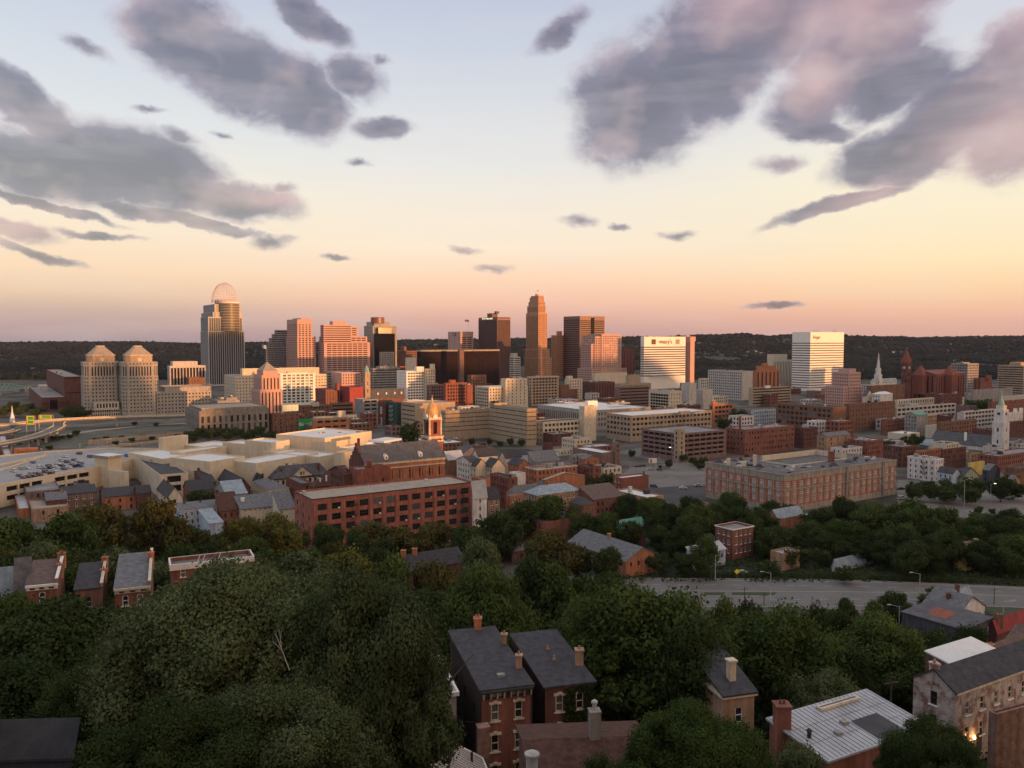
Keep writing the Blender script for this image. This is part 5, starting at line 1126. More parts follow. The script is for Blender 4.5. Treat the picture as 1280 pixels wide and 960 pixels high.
B('brick_block', 'red brick block with five windows left of the grey gabled house', 'building', 730, [T(1101, 1107, 1131.5, 525, st('oldp', fy=3.6), None)], 'brick', units=2)
B('brick_block', 'dark brick block with lit yellow windows behind the dark church roof', 'building', 690, [T(1171, 1176, 1221, 528, st('pun', w=1.5, sx=4), None)], 'brickb', rm='white', units=2)
B('brick_block', 'long red brick mill behind the green steeple top', 'mill', 850, [T(1235, 1240, 1292, 502.5, st('oldp', sx=5), None)], 'brick', units=2)
B('low_block', 'white roofed warehouse behind the long red mill', 'warehouse', 900, [T(1251, 1255, 1290, 495.5, None, None)], 'conc', rm='white')
B('low_block', 'white block with two bright chimneys right of the green steeple', 'building', 760, [T(1255, 1258, 1279, 516, None, None)], 'whitep', chim=((.55, .2, 3, 2.4, 'white'), (.9, .2, 3, 2.4, 'white')))
B('brick_block', 'dark brick block right of the white steepled church', 'building', 715, [T(1259, 1263, 1292, 527.5, st('oldp', sx=4), None)], 'brickd', units=2)
# white steepled church
r, P, z1, Lu, Lv, tt = B('white_church', 'white church with dark nave roof and green copper steeple', 'church', 625, [T(1163, 1236, 1250, 559, None, st('pun', w=1.3, h=3, sx=5, fy=9, top=1.5, base=1, rows=1))], 'whitep', roof=('gv', 8), rm='slate', mark='the white steepled church')
zb = lambda y: at(1250, y, 622).z
q = at(1250.5, 550, 624)
def sq(q, s, th=TH): return [(q.x + a * math.cos(th) - b * math.sin(th), q.y + a * math.sin(th) + b * math.cos(th)) for a, b in ((-s, -s), (s, -s), (s, s), (-s, s))]
mb = MB(); ops = []; Q = sq(q, 4.2)
for k in range(4): facade(mb, Q[k], Q[(k + 1) % 4], 0, zb(528), st('pun', w=1.2, h=3, sx=6, fy=9, top=4) if k in (0, 3) else None, ops)
mb.poly([(*p, zb(528)) for p in Q]); mb.prism(sq(q, 3.6), zb(528), zb(512)); mb.prism(sq(q, 3.9), zb(528) - .3, zb(527)); mb.prism(sq(q, 2.6), zb(512), zb(507)); mb.build('steeple_tower', W['whitep'], r); put_windows(r, ops)
for e in ('r', 'l'):
    c, a = face_pt(sq(q, 3.6), e, .5, zb(517)); nx, ny = math.sin(a), -math.cos(a); mb = MB(); mb.tube((c[0], c[1], c[2]), (c[0] + nx * .2, c[1] + ny * .2, c[2]), 1.1, 1.1, 14); mb.build('round_window', G['g'], r)
mb = MB(); mb.lathe(q.x, q.y, [(2.6, zb(507)), (1.5, zb(501)), (.6, zb(497)), (.4, zb(494)), (.06, zb(487))], 8); mb.build('spire', TR['verd'], r)
chimney(r, P[0][0] - 8, P[0][1] + 18, z1 + 4, 5, 1.4, W['white'])
B('stone_house', 'small pale green gabled house at the far end of the dark church roof', 'house', 640, [T(1150, 1160, 1174, 557, None, 'pun')], 'sage', roof=('gv', 4), rm='bluegrey')
B('brick_row', 'dark red brick row with flat grey roof left of the white apartments', 'row building', 545, [T(1104, 1128, 1147, 558.5, 'oldp', 'oldp')], 'brickd', rm='flat', units=3)
B('brick_row', 'red brick row with wide flat roof beyond the courtyard block', 'row building', 585, [T(1060, 1084, 1104, 551, 'oldp', 'oldp')], 'brick', rm='metal', units=3)
B('brick_row', 'orange brick row above the white apartments', 'row building', 545, [T(1143, 1147, 1178, 564, 'oldp', None)], 'bricko', units=2, rm='black')
B('brick_row', 'dark brick row between the white apartments and the white church', 'row building', 535, [T(1176, 1179, 1208, 562, 'oldp', None)], 'brickd', rm='black', units=1)
r, P, z1, Lu, Lv, tt = B('apartment_block', 'white painted four storey apartments with iron fire escapes', 'apartments', 490, [T(1134.5, 1169.5, 1179.5, 574.5, st('sm', w=.9, h=1.5), st('sm', w=.9, h=1.5, sx=3.4))], 'whitep', rm='metal', cornice=('white', .5, .25), units=3, mark='the white apartments')
def fire_escape(root, P, edge, f, z1, floors, fh=3.2, w=3.4):
    mb = MB()
    for k in range(floors):
        c, a = face_pt(P, edge, f, z1 - 2.6 - fh * k); nx, ny = math.sin(a), -math.cos(a); x, y = c[0] + nx * .6, c[1] + ny * .6
        mb.box(x, y, c[2], w, 1.0, .08, a)
        for s in (-w / 2, 0, w / 2): mb.tube((x + math.cos(a) * s + nx * .45, y + math.sin(a) * s + ny * .45, c[2]), (x + math.cos(a) * s + nx * .45, y + math.sin(a) * s + ny * .45, c[2] + 1), .05, .05, 4)
        mb.tube((x - math.cos(a) * w / 2 + nx * .45, y - math.sin(a) * w / 2 + ny * .45, c[2] + 1), (x + math.cos(a) * w / 2 + nx * .45, y + math.sin(a) * w / 2 + ny * .45, c[2] + 1), .05, .05, 4)
        if k < floors - 1:
            for s in (-.15, .15): mb.tube((x - math.cos(a) * w * .35 + nx * s, y - math.sin(a) * w * .35 + ny * s, c[2]), (x + math.cos(a) * w * .35 + nx * s, y + math.sin(a) * w * .35 + ny * s, c[2] - fh), .07, .07, 4)
    mb.build('fire_escape', TR['darkt'], root)
fire_escape(r, P, 'l', .6, z1, 3)
B('wooden_house', 'pale blue clapboard house with black gable roof beside the white apartments', 'house', 470, [T(1172, 1191.5, 1200, 592, None, st('sm', w=.9, h=1.5))], 'bluew', roof=('gv', 2.6), rm='black')
B('wooden_house', 'sage green gabled house behind the round street tree', 'house', 470, [T(1199, 1203, 1223, 597, None, None)], 'sage', roof=('gv', 5), rm='black')
B('stucco_house', 'yellow stucco house wall among dark brick rows', 'house', 510, [T(1210, 1213, 1231, 579, None, None)], 'yellow', rm='black')
B('brick_row', 'wide brick row with flat grey roof behind the yellow house', 'row building', 525, [T(1222, 1248, 1300, 570, 'oldp', 'oldp')], 'brick', rm='flat', units=4)
B('brick_row', 'brown brick row at the edge of the grey parking lot', 'row building', 475, [T(1255, 1270, 1300, 585, 'oldp', 'oldp')], 'brickb', rm='black', units=1)
B('wooden_house', 'small dark slate gabled house near the brown brick row', 'house', 480, [T(1228, 1236, 1250, 588, None, 'sm')], 'slate', roof=('gv', 3), rm='grey')
B('brick_house', 'narrow pale brick gable by the grey parking lot', 'house', 455, [T(1259, 1264, 1275, 601, None, None)], 'brickt', roof=('gv', 2.5), rm='grey')
# ------------------------------------------------------------------ nearer landmarks
# long red brick warehouse
r, P, z1, Lu, Lv, tt = B('warehouse', 'long red brick warehouse with four rows of wide dark windows and iron fire escapes', 'warehouse', 320, [
    T(368, 390, 591, 624, st('loftf', w=3.7, h=2.5, sx=5.85, fy=4.25, top=2.3, base=.6), st('oldp', w=1.2, sx=7, fy=4.25, top=3))], 'brickw', rm='tan', cornice=('darkt', .35, .18), mark='the long red warehouse')
q = MB(); A = Vector(P[0]); U = (Vector(P[1]) - A).normalized(); N_ = Vector((U.y, -U.x))
for i in range(13):
    c = A + U * (Lu / 2 + (i - 6) * 5.85); c = c + N_ * .14
    if 0 < (c - A).length < Lu: q.box(c.x, c.y, 0, 1.3, .3, z1 - 1.6, tt)
q.build('brick_piers', W['brickw'], r)
fire_escape(r, P, 'r', .235, z1 - 1.4, 4, 4.25); fire_escape(r, P, 'r', .93, z1 - 1, 5, 4.25, 4.4)
rd = random.Random(5)
for k in range(11):
    i, row = rd.randrange(1, 11), rd.randrange(3); c = A + U * (Lu / 2 + (i - 5.5) * 5.85) + N_ * .3; q = MB(); q.box(c.x + U.x, c.y + U.y, z1 - 2.3 - 2.5 - 4.25 * row + .1, .75, .6, .5, tt); q.build('window_air_conditioner', TR['white'], r)
for f, w_, h_ in ((.03, 1.2, 1.4), (.2, .8, .8), (.42, 1, .6), (.8, 1.6, 1)):
    c = A + U * Lu * f - N_ * Lv * .75; q = MB(); q.box(c.x, c.y, z1 - .7, w_, w_, h_, tt); q.build('rooftop_unit', TR['unit'], r)
# courtyard block
r, P, z1, Lu, Lv, tt = B('apartment_block', 'red brick courtyard block with pale stone bands white windows and cluttered flat roof', 'apartments', 400, [
    T(882, 979.5, 1120.5, 593.5, st('punf', w=2.3, h=2.3, sx=5.1, fy=4.35, top=4.0, base=2.6, fr='white', mull=3), st('punf', w=2.1, h=2.3, sx=5.0, fy=4.35, top=4.0, base=2.6, fr='white', mull=3))], 'brickc', rm='worn', mark='the courtyard block', cap=100, para=.3)
C0 = Vector(P[0]); U = (Vector(P[1]) - C0).normalized(); V = (Vector(P[3]) - C0).normalized()
def cb(fu, fv): return C0 + U * Lu * fu + V * Lv * fv
q = MB()
for nrm, ax, L in ((-V, U, Lu), (-U, V, Lv)):
    for (za, zb_, e) in ((z1 - 3.3, z1 + .05, .22), (z1 - .5, z1 + .12, .42), (z1 - 8.1, z1 - 7.5, .4), (-.3, 3.0, .15)):
        c = C0 + ax * L / 2 + nrm * e / 2; an = math.atan2(ax.y, ax.x); q.box(c.x, c.y, za, L + (.4 if e > .3 else 0), e, zb_ - za, an)
q.build('stone_bands', TR['stonet'], r)
q = MB(); nb = int(Lu / 5.1) + 1
for nrm, ax, L, s in ((-V, U, Lu, 5.1), (-U, V, Lv, 5.0)):
    nb = int((L - 1.6 + (s - 2.2) * .8) / s); an = math.atan2(ax.y, ax.x)
    for i in range(nb + 1):
        t = L / 2 + (i - nb / 2) * s; t = min(max(t, .5), L - .5); c = C0 + ax * t + nrm * .15; q.box(c.x, c.y, 2.9, .45, .32, z1 - 6.2, an)
    for i in range(nb):
        t = L / 2 + (i - (nb - 1) / 2) * s; c = C0 + ax * t + nrm * .06
        for k in (1, 2): q.box(c.x, c.y, z1 - 4.0 - 4.35 * k - 4.35 + 4.35 + .05, 2.3, .14, 2.0, an)
q.build('stone_piers', TR['stonet'], r)
for f in (.53, .865): q = MB(); c = cb(f, 0) - V * .35; q.box(c.x, c.y, 0, 1.8, .7, z1 + .2, tt); q.build('dark_stone_pilaster', W['stoned'], r)
# inner light well, built as raised parapet walls around a sunken pale court
q = MB()
a, b_, c_, d = cb(.30, .34), cb(.80, .34), cb(.80, .74), cb(.30, .74); R4 = [tuple(a), tuple(b_), tuple(c_), tuple(d)]; R5 = off_poly(R4, .5)
for k in range(4):
    j = (k + 1) % 4
    e = .25 if k in (0, 3) else 2.6
    q.poly([(*R4[k], z1 - .7), (*R4[j], z1 - .7), (*R4[j], z1 + e), (*R4[k], z1 + e)]); q.poly([(*R4[k], z1 + e), (*R4[j], z1 + e), (*R5[j], z1 + e), (*R5[k], z1 + e)]); q.poly([(*R5[k], z1 + e), (*R5[j], z1 + e), (*R5[j], z1 - .25), (*R5[k], z1 - .25)])
q.build('light_well', W['creamw'], r)
chimney(r, *cb(.62, .30), z1 - .7, 6, 2.6, W['brickr'], 0); chimney(r, *cb(.13, .55), z1 - .7, 6, 1.6, W['creamw'], 0); chimney(r, *cb(.02, .72), z1 - .7, 4, 1.4, W['creamw'], 0); chimney(r, *cb(.07, .6), z1 - .7, 2.5, 2.2, W['creamw'], 0)
rd = random.Random(8)
for k in range(46):
    while True:
        fu, fv = rd.uniform(.03, .97), rd.uniform(.05, .95)
        if not (.27 < fu < .83 and .3 < fv < .78): break
    c = cb(fu, fv); q = MB(); s = rd.uniform(1.2, 3.2)
    if k % 3: q.box(c.x, c.y, z1 - .75, s, s * .8, rd.uniform(.7, 1.5), tt + rd.uniform(-.3, .3))
    else:
        Q = [(c.x + s * .9 * a_, c.y + s * .7 * e_) for a_, e_ in ((-1, -1), (1, -1), (1, 1), (-1, 1))]; q.frus(Q, [(c.x - s * .3, c.y), (c.x + s * .3, c.y), (c.x + s * .3, c.y + .1), (c.x - s * .3, c.y + .1)], z1 - .75, z1 + rd.uniform(.6, 1.4))
    q.build('rooftop_unit', rd.choice([TR['darkt'], TR['grey'], RF['dark'], TR['unit'], RF['black']]), r)
# brick church with domed bell tower
arched = dict(STY['pun']); arched.update(kind='p', arched=True, w=2.0, h=4.2, sx=5.4, fy=9, top=4.2, base=3, rows=1, fr=None)
r, P, z1, Lu, Lv, tt = B('brick_church', 'red brick church with long slate roof arched windows and two white dormers', 'church', 388, [T(438, 456, 556, 580, arched, None)], 'bricko', roof=('gu', 7.5), rm='slate', cornice=('cream', 1.1, .35), mark='the brick church')
C0 = Vector(P[0]); U = (Vector(P[1]) - C0).normalized(); V = (Vector(P[3]) - C0).normalized()
q = MB(); q.box(*(C0 + U * Lu / 2 - V * .25), z1 - 3.2, Lu, .5, .5, tt); q.build('string_course', TR['cream'], r)
q = MB(); nb = int(Lu / 5.4)
for i in range(nb + 1): c = C0 + U * min(max(Lu / 2 + (i - nb / 2) * 5.4, .5), Lu - .5) - V * .2; q.box(c.x, c.y, 0, .9, .45, z1 - 4.0, tt); q.box(c.x, c.y, z1 - 4.6, 1.2, .6, .6, tt)
q.build('pilasters', W['bricko'], r)
for f in (.27, .70):
    c = C0 + U * Lu * f + V * Lv * .13; q = MB(); zb0 = z1 + .9; s = 1.0
    Q = [C0 + U * (Lu * f + a * s) + V * (Lv * .06 + e) for a, e in ((-1, 0), (1, 0), (1, 3), (-1, 3))]
    q.prism([tuple(k) for k in Q], zb0 - .5, zb0 + 1.7); m1, m2 = (Q[0] + Q[1]) / 2, (Q[2] + Q[3]) / 2
    q.poly([(*Q[0], zb0 + 1.72), (*Q[1], zb0 + 1.72), (*m1, zb0 + 2.8)]); q.poly([(*Q[0], zb0 + 1.72), (*m1, zb0 + 2.8), (*m2, zb0 + 2.8), (*Q[3], zb0 + 1.72)]); q.poly([(*Q[1], zb0 + 1.72), (*Q[2], zb0 + 1.72), (*m2, zb0 + 2.8), (*m1, zb0 + 2.8)])
    dm = q.build('dormer', TR['white'], r); w_ = MB(); cc = m1 - V * .06; w_.tube((cc.x, cc.y, zb0 + 1.0), (cc.x - V.x * .03, cc.y - V.y * .03, zb0 + 1.0), .45, .45, 10); wo_ = w_.build('round_window', G['g']); wo_.location = (0, 0, 0); wo_.parent = dm; wo_.location = (-dm['w'][0], -dm['w'][1], -dm['w'][2])
# raised stepped front gable at the near end
q = MB(); e0, e1 = C0 - U * .35, Vector(P[3]) - U * .35; md = (e0 + e1) / 2
for f, h in ((1.0, 0.2), (.78, 2.4), (.54, 4.6), (.30, 6.8), (.14, 9.0)): q.box(md.x, md.y, z1 + h - 2.4 if h > .3 else 0, .8 + .004 * h, (e1 - e0).length * f, 2.4 if h > .3 else z1 + .2, tt)
q.build('gable_front', W['brickd'], r); chimney(r, md.x + U.x, md.y + U.y, z1 + 8, 3, 1.2, W['brickd'], 0)
# bell tower
q0 = at(540.5, 560, 432); hw = 4.1; cx, cy = q0.x, q0.y
root = empty('bell_tower', (cx, cy, 0), 'ornate brick bell tower with gilded dome and white trim beside the brick church', 'bell tower'); zt = lambda y: at(540.5, y, 428).z
ops = []; mb = MB(); Q = sq(q0, hw)
for k in range(4): facade(mb, Q[k], Q[(k + 1) % 4], 0, zt(551), None, ops)
mb.poly([(*p, zt(551)) for p in Q]); mb.build('tower_base', W['brickr'], root)
mb = MB()
for e in ('r', 'l'):
    c, a = face_pt(Q, e, .5, zt(558.5)); nx, ny = math.sin(a), -math.cos(a); w_ = MB(); w_.tube((c[0], c[1], c[2]), (c[0] + nx * .25, c[1] + ny * .25, c[2]), 1.05, 1.05, 16); w_.build('round_window_rim', TR['cream'], root); w_ = MB(); w_.tube((c[0], c[1], c[2]), (c[0] + nx * .32, c[1] + ny * .32, c[2]), .8, .8, 16); w_.build('round_window', G['g'], root)
mb = MB(); mb.prism(sq(q0, hw + .45), zt(552.5), zt(550.5)); mb.prism(sq(q0, hw + .2), zt(548.5), zt(546.5)); mb.prism(sq(q0, hw + .4), zt(546.5), zt(545.3)); mb.build('cornice', TR['cream'], root)
for e in ('r', 'l'):   # curved pediments over the base
    c, a = face_pt(sq(q0, hw + .1), e, .5, zt(551)); mb = MB()
    for i in range(8):
        t0, t1 = math.pi * (.1 + .8 * i / 8), math.pi * (.1 + .8 * (i + 1) / 8)
        mb.tube((c[0] + math.cos(a) * 4.2 * math.cos(t0), c[1] + math.sin(a) * 4.2 * math.cos(t0), c[2] + 2.2 * math.sin(t0) - .4), (c[0] + math.cos(a) * 4.2 * math.cos(t1), c[1] + math.sin(a) * 4.2 * math.cos(t1), c[2] + 2.2 * math.sin(t1) - .4), .3, .3, 6)
    mb.build('curved_pediment', TR['cream'], root)
mb = MB(); Q = sq(q0, 3.3); ops = []; mb.prism(sq(q0, 3.4), zt(551), zt(545.5))
for k in range(4): facade(mb, Q[k], Q[(k + 1) % 4], zt(545.5), zt(524), dict(arched, w=2.2, h=6.2, sx=6, top=1.6, base=.8, d=.9, g='void', m=.5), ops)
mb.poly([(*p, zt(524)) for p in Q]); mb.build('belfry', W['brickr'], root); put_windows(root, ops)
mb = MB()
for p in sq(q0, 3.3): mb.lathe(p[0], p[1], [(.5, zt(544)), (.45, zt(526)), (.7, zt(525)), (.5, zt(523)), (.25, zt(520)), (.05, zt(516.5))], 8)
mb.build('corner_columns', TR['cream'], root)
mb = MB(); mb.prism(sq(q0, 3.9), zt(525), zt(523.5)); mb.prism(sq(q0, 3.5), zt(523.5), zt(522)); mb.build('upper_cornice', TR['cream'], root)
for e in ('r', 'l'):
    c, a = face_pt(sq(q0, 3.4), e, .5, zt(521.2)); nx, ny = math.sin(a), -math.cos(a); mb = MB(); mb.tube((c[0] - nx * .3, c[1] - ny * .3, c[2]), (c[0] + nx * .35, c[1] + ny * .35, c[2]), 1.25, 1.25, 16); mb.build('clock_face', TR['white'], root)
mb = MB(); zs = zt(522); hd = zt(503.5) - zs; mb.lathe(cx, cy, [(3.0 * (1 - f ** 2.3) ** .5 + .25, zs + hd * f) for f in (0, .15, .3, .45, .6, .75, .87, .95, .99)], 16)
mb.build('dome', TR['gold'], root); mb = MB(); mb.lathe(cx, cy, [(.55, zs + hd * .97), (.5, zs + hd + 1.4), (.7, zs + hd + 1.5), (.2, zs + hd + 2.2), (.06, zs + hd + 4.2)], 10); mb.build('finial', TR['cream'], root)
# church annex, transept and neighbours
B('brick_block', 'plain red brick church annex with a tall blank wall behind the long red warehouse', 'annex', 372, [T(436, 447, 487.5, 587, st('oldp', w=1.1, h=2.2, sx=9, top=5), None), T(456, 459, 483, 584, None, None, dd=5)], 'brickr', rm='flat', chim=((.12, .1, 3, 2.2, 'brickr'),))
B('brick_house', 'dark roofed old brick house with tall chimney squeezed beside the church annex', 'house', 376, [T(412, 430, 440, 594, None, 'oldp')], 'brickd', roof=('gu', 3), rm='maroon', chim=((.5, .2, 1.5, 1.6, 'brickr'),))
# ------------------------------------------------------------------ cream casino hall and garage
def block(name, label, cat, pts, z1, wall, rm, z0=-.2, parent=None, para=.6, styles=None):
    """a block from the outline of its roof"""
    P = [(p.x, p.y) for p in (gp(x, y, z1) for x, y in pts)]
    ar = sum(P[i][0] * P[(i + 1) % len(P)][1] - P[(i + 1) % len(P)][0] * P[i][1] for i in range(len(P)))
    if ar < 0: P = P[::-1]
    return P
casino = empty('casino_hall', (*gp(345, 553, 20).xy, 0), 'sprawling cream coloured hall of flat roofed boxes below the downtown', 'hall'); ops = []
MARKS.append(('the cream hall', 380, 570, 500))
def cbx(pl, pc, pr, yt, D, z0=0, rm='white', th=R(60), wall='cream', nm='hall_wall', para=.8):
    C, a, b = box_poly(pl, pc, pr, yt, D, th); P = quad_poly(C, a, b, th); z1 = C.z; mb = MB(); In = off_poly(P, .35)
    for k in range(4):
        j = (k + 1) % 4; mb.poly([(*P[k], z0), (*P[j], z0), (*P[j], z1), (*P[k], z1)]); mb.poly([(*P[k], z1), (*P[j], z1), (*In[j], z1), (*In[k], z1)]); mb.poly([(*In[k], z1), (*In[j], z1), (*In[j], z1 - para), (*In[k], z1 - para)])
    mb.build(nm, W[wall], casino); q = MB(); q.poly([(*p, z1 - para) for p in In]); q.build('roof', RF[rm], casino); FOOT.append((P, z1)); return P, z1
TK = R(60)
cbx(345, 406, 464.5, 547.5, 530); 
P_, z_ = cbx(306, 339, 362, 553, 515, th=TK); cbx(278, 322, 345, 556.5, 520, th=TK); cbx(198, 203, 235, 547.5, 535); cbx(212, 227, 283, 565.5, 500); cbx(228, 270, 310, 560, 535, th=TK)
cbx(424, 447, 467, 561.5, 486, th=TK); cbx(418, 426, 461, 566, 478, th=TK, z0=0)
cbx(212, 262, 306, 577, 455); cbx(290, 320, 398, 579, 462, th=TK); cbx(160, 203, 246, 573.5, 480, th=R(50)); cbx(330, 398, 425, 571, 490, th=TK)
cbx(455, 475, 489, 556, 500, th=TK, wall='white'); cbx(118, 135, 151.5, 572, 470); cbx(136, 156, 161, 590, 458)
C, a, b = box_poly(117, 135, 153, 571.3, 469, TK); q = MB(); q.prism(off_poly(quad_poly(C, a, b, TK), -.5), C.z - 1.0, C.z + .4, 0, 1, True); q.build('tower_cap', [TR['grey'], RF['white']], casino)
C, a, b = box_poly(460, 480, 502, 551.5, 508, TK); q = MB(); q.prism(quad_poly(C, a, b, TK), C.z - 1.2, C.z, 0, 0, True); q.build('entrance_canopy', RF['white'], casino)
for f in (.1, .9): c = Vector((C.x, C.y)) + Vector((math.cos(TK), math.sin(TK))) * a * f + Vector((-math.sin(TK), math.cos(TK))) * 1.5; q = MB(); q.tube((c.x, c.y, 0), (c.x, c.y, C.z - 1.1), .5, .5, 8); q.build('canopy_column', TR['grey'], casino)
rd = random.Random(3)
for k in range(26):
    px, py = rd.choice([(rd.uniform(255, 300), rd.uniform(561, 575)), (rd.uniform(330, 420), rd.uniform(574, 586)), (rd.uniform(380, 450), rd.uniform(539, 546))]); zz_ = 19.5 if py < 550 else 10
    p = gp(px, py, zz_); q = MB(); q.box(p.x, p.y, zz_ - 2, rd.uniform(1.5, 4), rd.uniform(1.5, 3), rd.uniform(2.6, 4), TK); q.build('rooftop_unit', rd.choice([TR['unit'], TR['grey'], W['conc']]), casino)
# parking deck
gz_ = 11.0
deckpts = [(-70, 630), (0, 607.5), (60, 596), (119, 586), (150, 579), (212, 566), (200, 562), (140, 561), (59, 565.5), (0, 571), (-70, 579)]
DP = [tuple(gp(x, y, gz_).xy) for x, y in deckpts]
gar = empty('parking_garage', (*DP[3], 0), 'cream parking garage with a roof deck full of parked cars', 'garage')
MARKS.append(('the cream garage', 60, 600, 440))
FOOT.append((DP, 12))
ops = []; mb = MB()
for k in range(len(DP)):
    j = (k + 1) % len(DP); sg = st('gar', w=6.6, h=2.5, sx=7.6, fy=4.6, top=2.1, base=.5, m=.4) if k < 3 else None
    facade(mb, DP[k], DP[j], -.2, gz_ + 1.0, sg, ops)
In = off_poly(DP, .4)
for k in range(len(DP)):
    j = (k + 1) % len(DP); mb.poly([(*DP[k], gz_ + 1), (*DP[j], gz_ + 1), (*In[j], gz_ + 1), (*In[k], gz_ + 1)]); mb.poly([(*In[k], gz_ + 1), (*In[j], gz_ + 1), (*In[j], gz_ - .1), (*In[k], gz_ - .1)])
mb.build('wall', W['cream'], gar); put_windows(gar, ops)
q = MB(); q.poly([(*p, gz_) for p in In]); q.build('roof_deck', mat('deck_concrete', (.27, .265, .27), var=.15, scale=.08, streak=0), gar)
for (pts, h) in (([(0, 583), (30, 576.5), (59, 571)], 1.4), ([(0, 589), (20, 583), (58, 569.5)], 1.2)):
    q = MB()
    for a, b in zip(pts, pts[1:]):
        A_, B_ = gp(*a, gz_), gp(*b, gz_); d = (B_ - A_); an = math.atan2(d.y, d.x); q.box((A_.x + B_.x) / 2, (A_.y + B_.y) / 2, gz_ + .01, d.xy.length, .5, h, an)
    q.build('ramp_wall', W['cream'], gar)
p = gp(33, 566, gz_); q = MB(); q.box(p.x, p.y, gz_ - .02, 13, 6, 3.2, R(20)); q.build('stair_hut', W['bricko'], gar)
q = MB()
rowdirs = [((16, 598), (112, 577)), ((30, 592), (100, 577)), ((8, 594), (60, 582))]
for (a, b) in rowdirs:
    A_, B_ = gp(*a, gz_), gp(*b, gz_); d = (B_ - A_).xy; L = d.length; d.normalize(); n2 = Vector((-d.y, d.x))
    s = 0
    while s < L:
        c = A_.xy + d * s; P4 = [c - n2 * 2.4 - d * .06, c - n2 * 2.4 + d * .06, c + n2 * 2.4 + d * .06, c + n2 * 2.4 - d * .06]; q.poly([(*k, gz_ + .006) for k in P4]); s += 2.7
q.build('bay_lines', paint, gar)
for x, y in ((38, 590), (70, 578), (52, 574), (100, 568), (150, 566), (178, 566), (20, 600)):
    p = gp(x, y, gz_); q = MB(); q.tube((p.x, p.y, gz_ - .05), (p.x, p.y, gz_ + 6.5), .14, .09, 6); q.box(p.x, p.y, gz_ + 6.4, 1.6, .4, .2); q.build('deck_lamp', TR['steel'], gar)
# ------------------------------------------------------------------ old quarter below the casino
H = lambda *a, **k: B(*a, **k)
H('flat_building', 'low grey walled workshop with tan front and black flat roof beside the cream garage tower', 'workshop', 438, [T(161, 200, 235, 593.5, st('gar', w=7, h=3.4, sx=10, fy=5, top=1.2), None)], 'creamw', rm='black', units=2, mark='the black roofed workshop')
H('brick_row', 'pinkish grey terrace with recessed yards under the cream garage', 'row building', 412, [T(18, 33, 76, 615, 'oldp', 'oldp')], 'brickp', rm='flat', units=2)
H('brick_row', 'purple grey mansard terrace with evenly spaced sash windows below the cream garage', 'row building', 405, [T(74, 79, 121, 618.5, st('old', sx=3.4), None)], 'brickp', roof=('gu', 2.2), rm='dark', chim=((.3, .5, 1, .8),))
H('brick_house', 'dark roofed cottage with pinkish brick front at the foot of the cream tower', 'house', 405, [T(124, 130, 170, 622, st('oldp', sx=5), None)], 'bricko', roof=('gu', 3.0), rm='dark', chim=((.02, .5, 1.2, .9), (.98, .5, 1.2, .9)))
H('brick_house', 'small dark gabled house with white eaves strip right of the pinkish cottage', 'house', 408, [T(168, 172, 189, 617, None, None)], 'brickd', roof=('gu', 3), rm='dark', chim=((.5, .5, 1, .7, 'brickt'),))
H('stucco_house', 'narrow cream house end with dark shed roof by the big autumn tinted tree', 'house', 392, [T(196, 209.5, 228, 622, st('oldp', sx=5), None)], 'creamw', roof=('gv', 4.5), rm='dark', chim=((.5, .6, 1, .8),))
H('brick_house', 'dark flat hut in front of the purple grey terrace', 'house', 392, [T(55, 58, 84, 626, None, None)], 'brickd', roof=('gu', 2.5), rm='grey', chim=((.8, .5, .8, .8, 'brickt'),))
H('brick_house', 'orange brick shop with pale flat roof at the edge of the old quarter', 'shop', 388, [T(-12, 23, 37, 636, None, None)], 'bricko', rm='metal', units=1)
H('brick_house', 'low brick and white strip building behind the leafy trees', 'house', 380, [T(36, 40, 86, 636.5, st('oldp', sx=6), None)], 'brickt', rm='tan', units=1)
H('terrace_house', 'pale blue grey terrace with two rows of sash windows and dark flat roof', 'terrace', 366, [T(219, 225, 276, 638, st('old', w=1.0, h=1.8, sx=2.5, top=1.2), 'sm')], 'bluew', roof=('shed', 1.2), rm='grey', cornice=('white', .4, .2), chim=((.2, .8, 1, .7), (.6, .8, 1, .7)), mark='the pale blue terrace')
H('stone_house', 'blue grey shed roof in front of the pale blue terrace', 'shed', 352, [T(248, 262, 279, 655, None, None)], 'bluew', roof=('shed', 2.5), rm='bluegrey')
H('brick_house', 'dark brown roofed brick house right of the pale blue terrace', 'house', 368, [T(269, 277, 301, 639, 'oldp', None)], 'brick', roof=('shed', 6), rm='maroon')
H('brick_house', 'wide grey roofed row with small cornice windows beside the brown roofed house', 'row building', 370, [T(293, 301, 349, 637, st('pun', w=.8, h=.5, sx=2.2, rows=1, top=.4), None)], 'creamw', roof=('shed', 4), rm='grey', chim=((.15, .6, 1.4, 1.4, 'white'),))
H('brick_house', 'grey sloped roof with white wall strip touching the long red warehouse', 'house', 365, [T(341, 349, 369, 637, None, None)], 'creamw', roof=('shed', 6.5), rm='grey')
H('stucco_house', 'cream house with grey hipped roof and tall side windows', 'house', 428, [T(316, 336, 361, 612, st('old', sx=5, fr=None), st('old', sx=3, fr=None))], 'cream', roof=('hip', 2.4), rm='grey', chim=((.5, .5, .8, .7),))
H('brick_house', 'small square red brick house with grey flat roof right of the cream hipped house', 'house', 432, [T(357, 377, 390.5, 604.5, st('oldp', sx=4), 'oldp')], 'brick', rm='grey', cornice=('darkt', .3, .2))
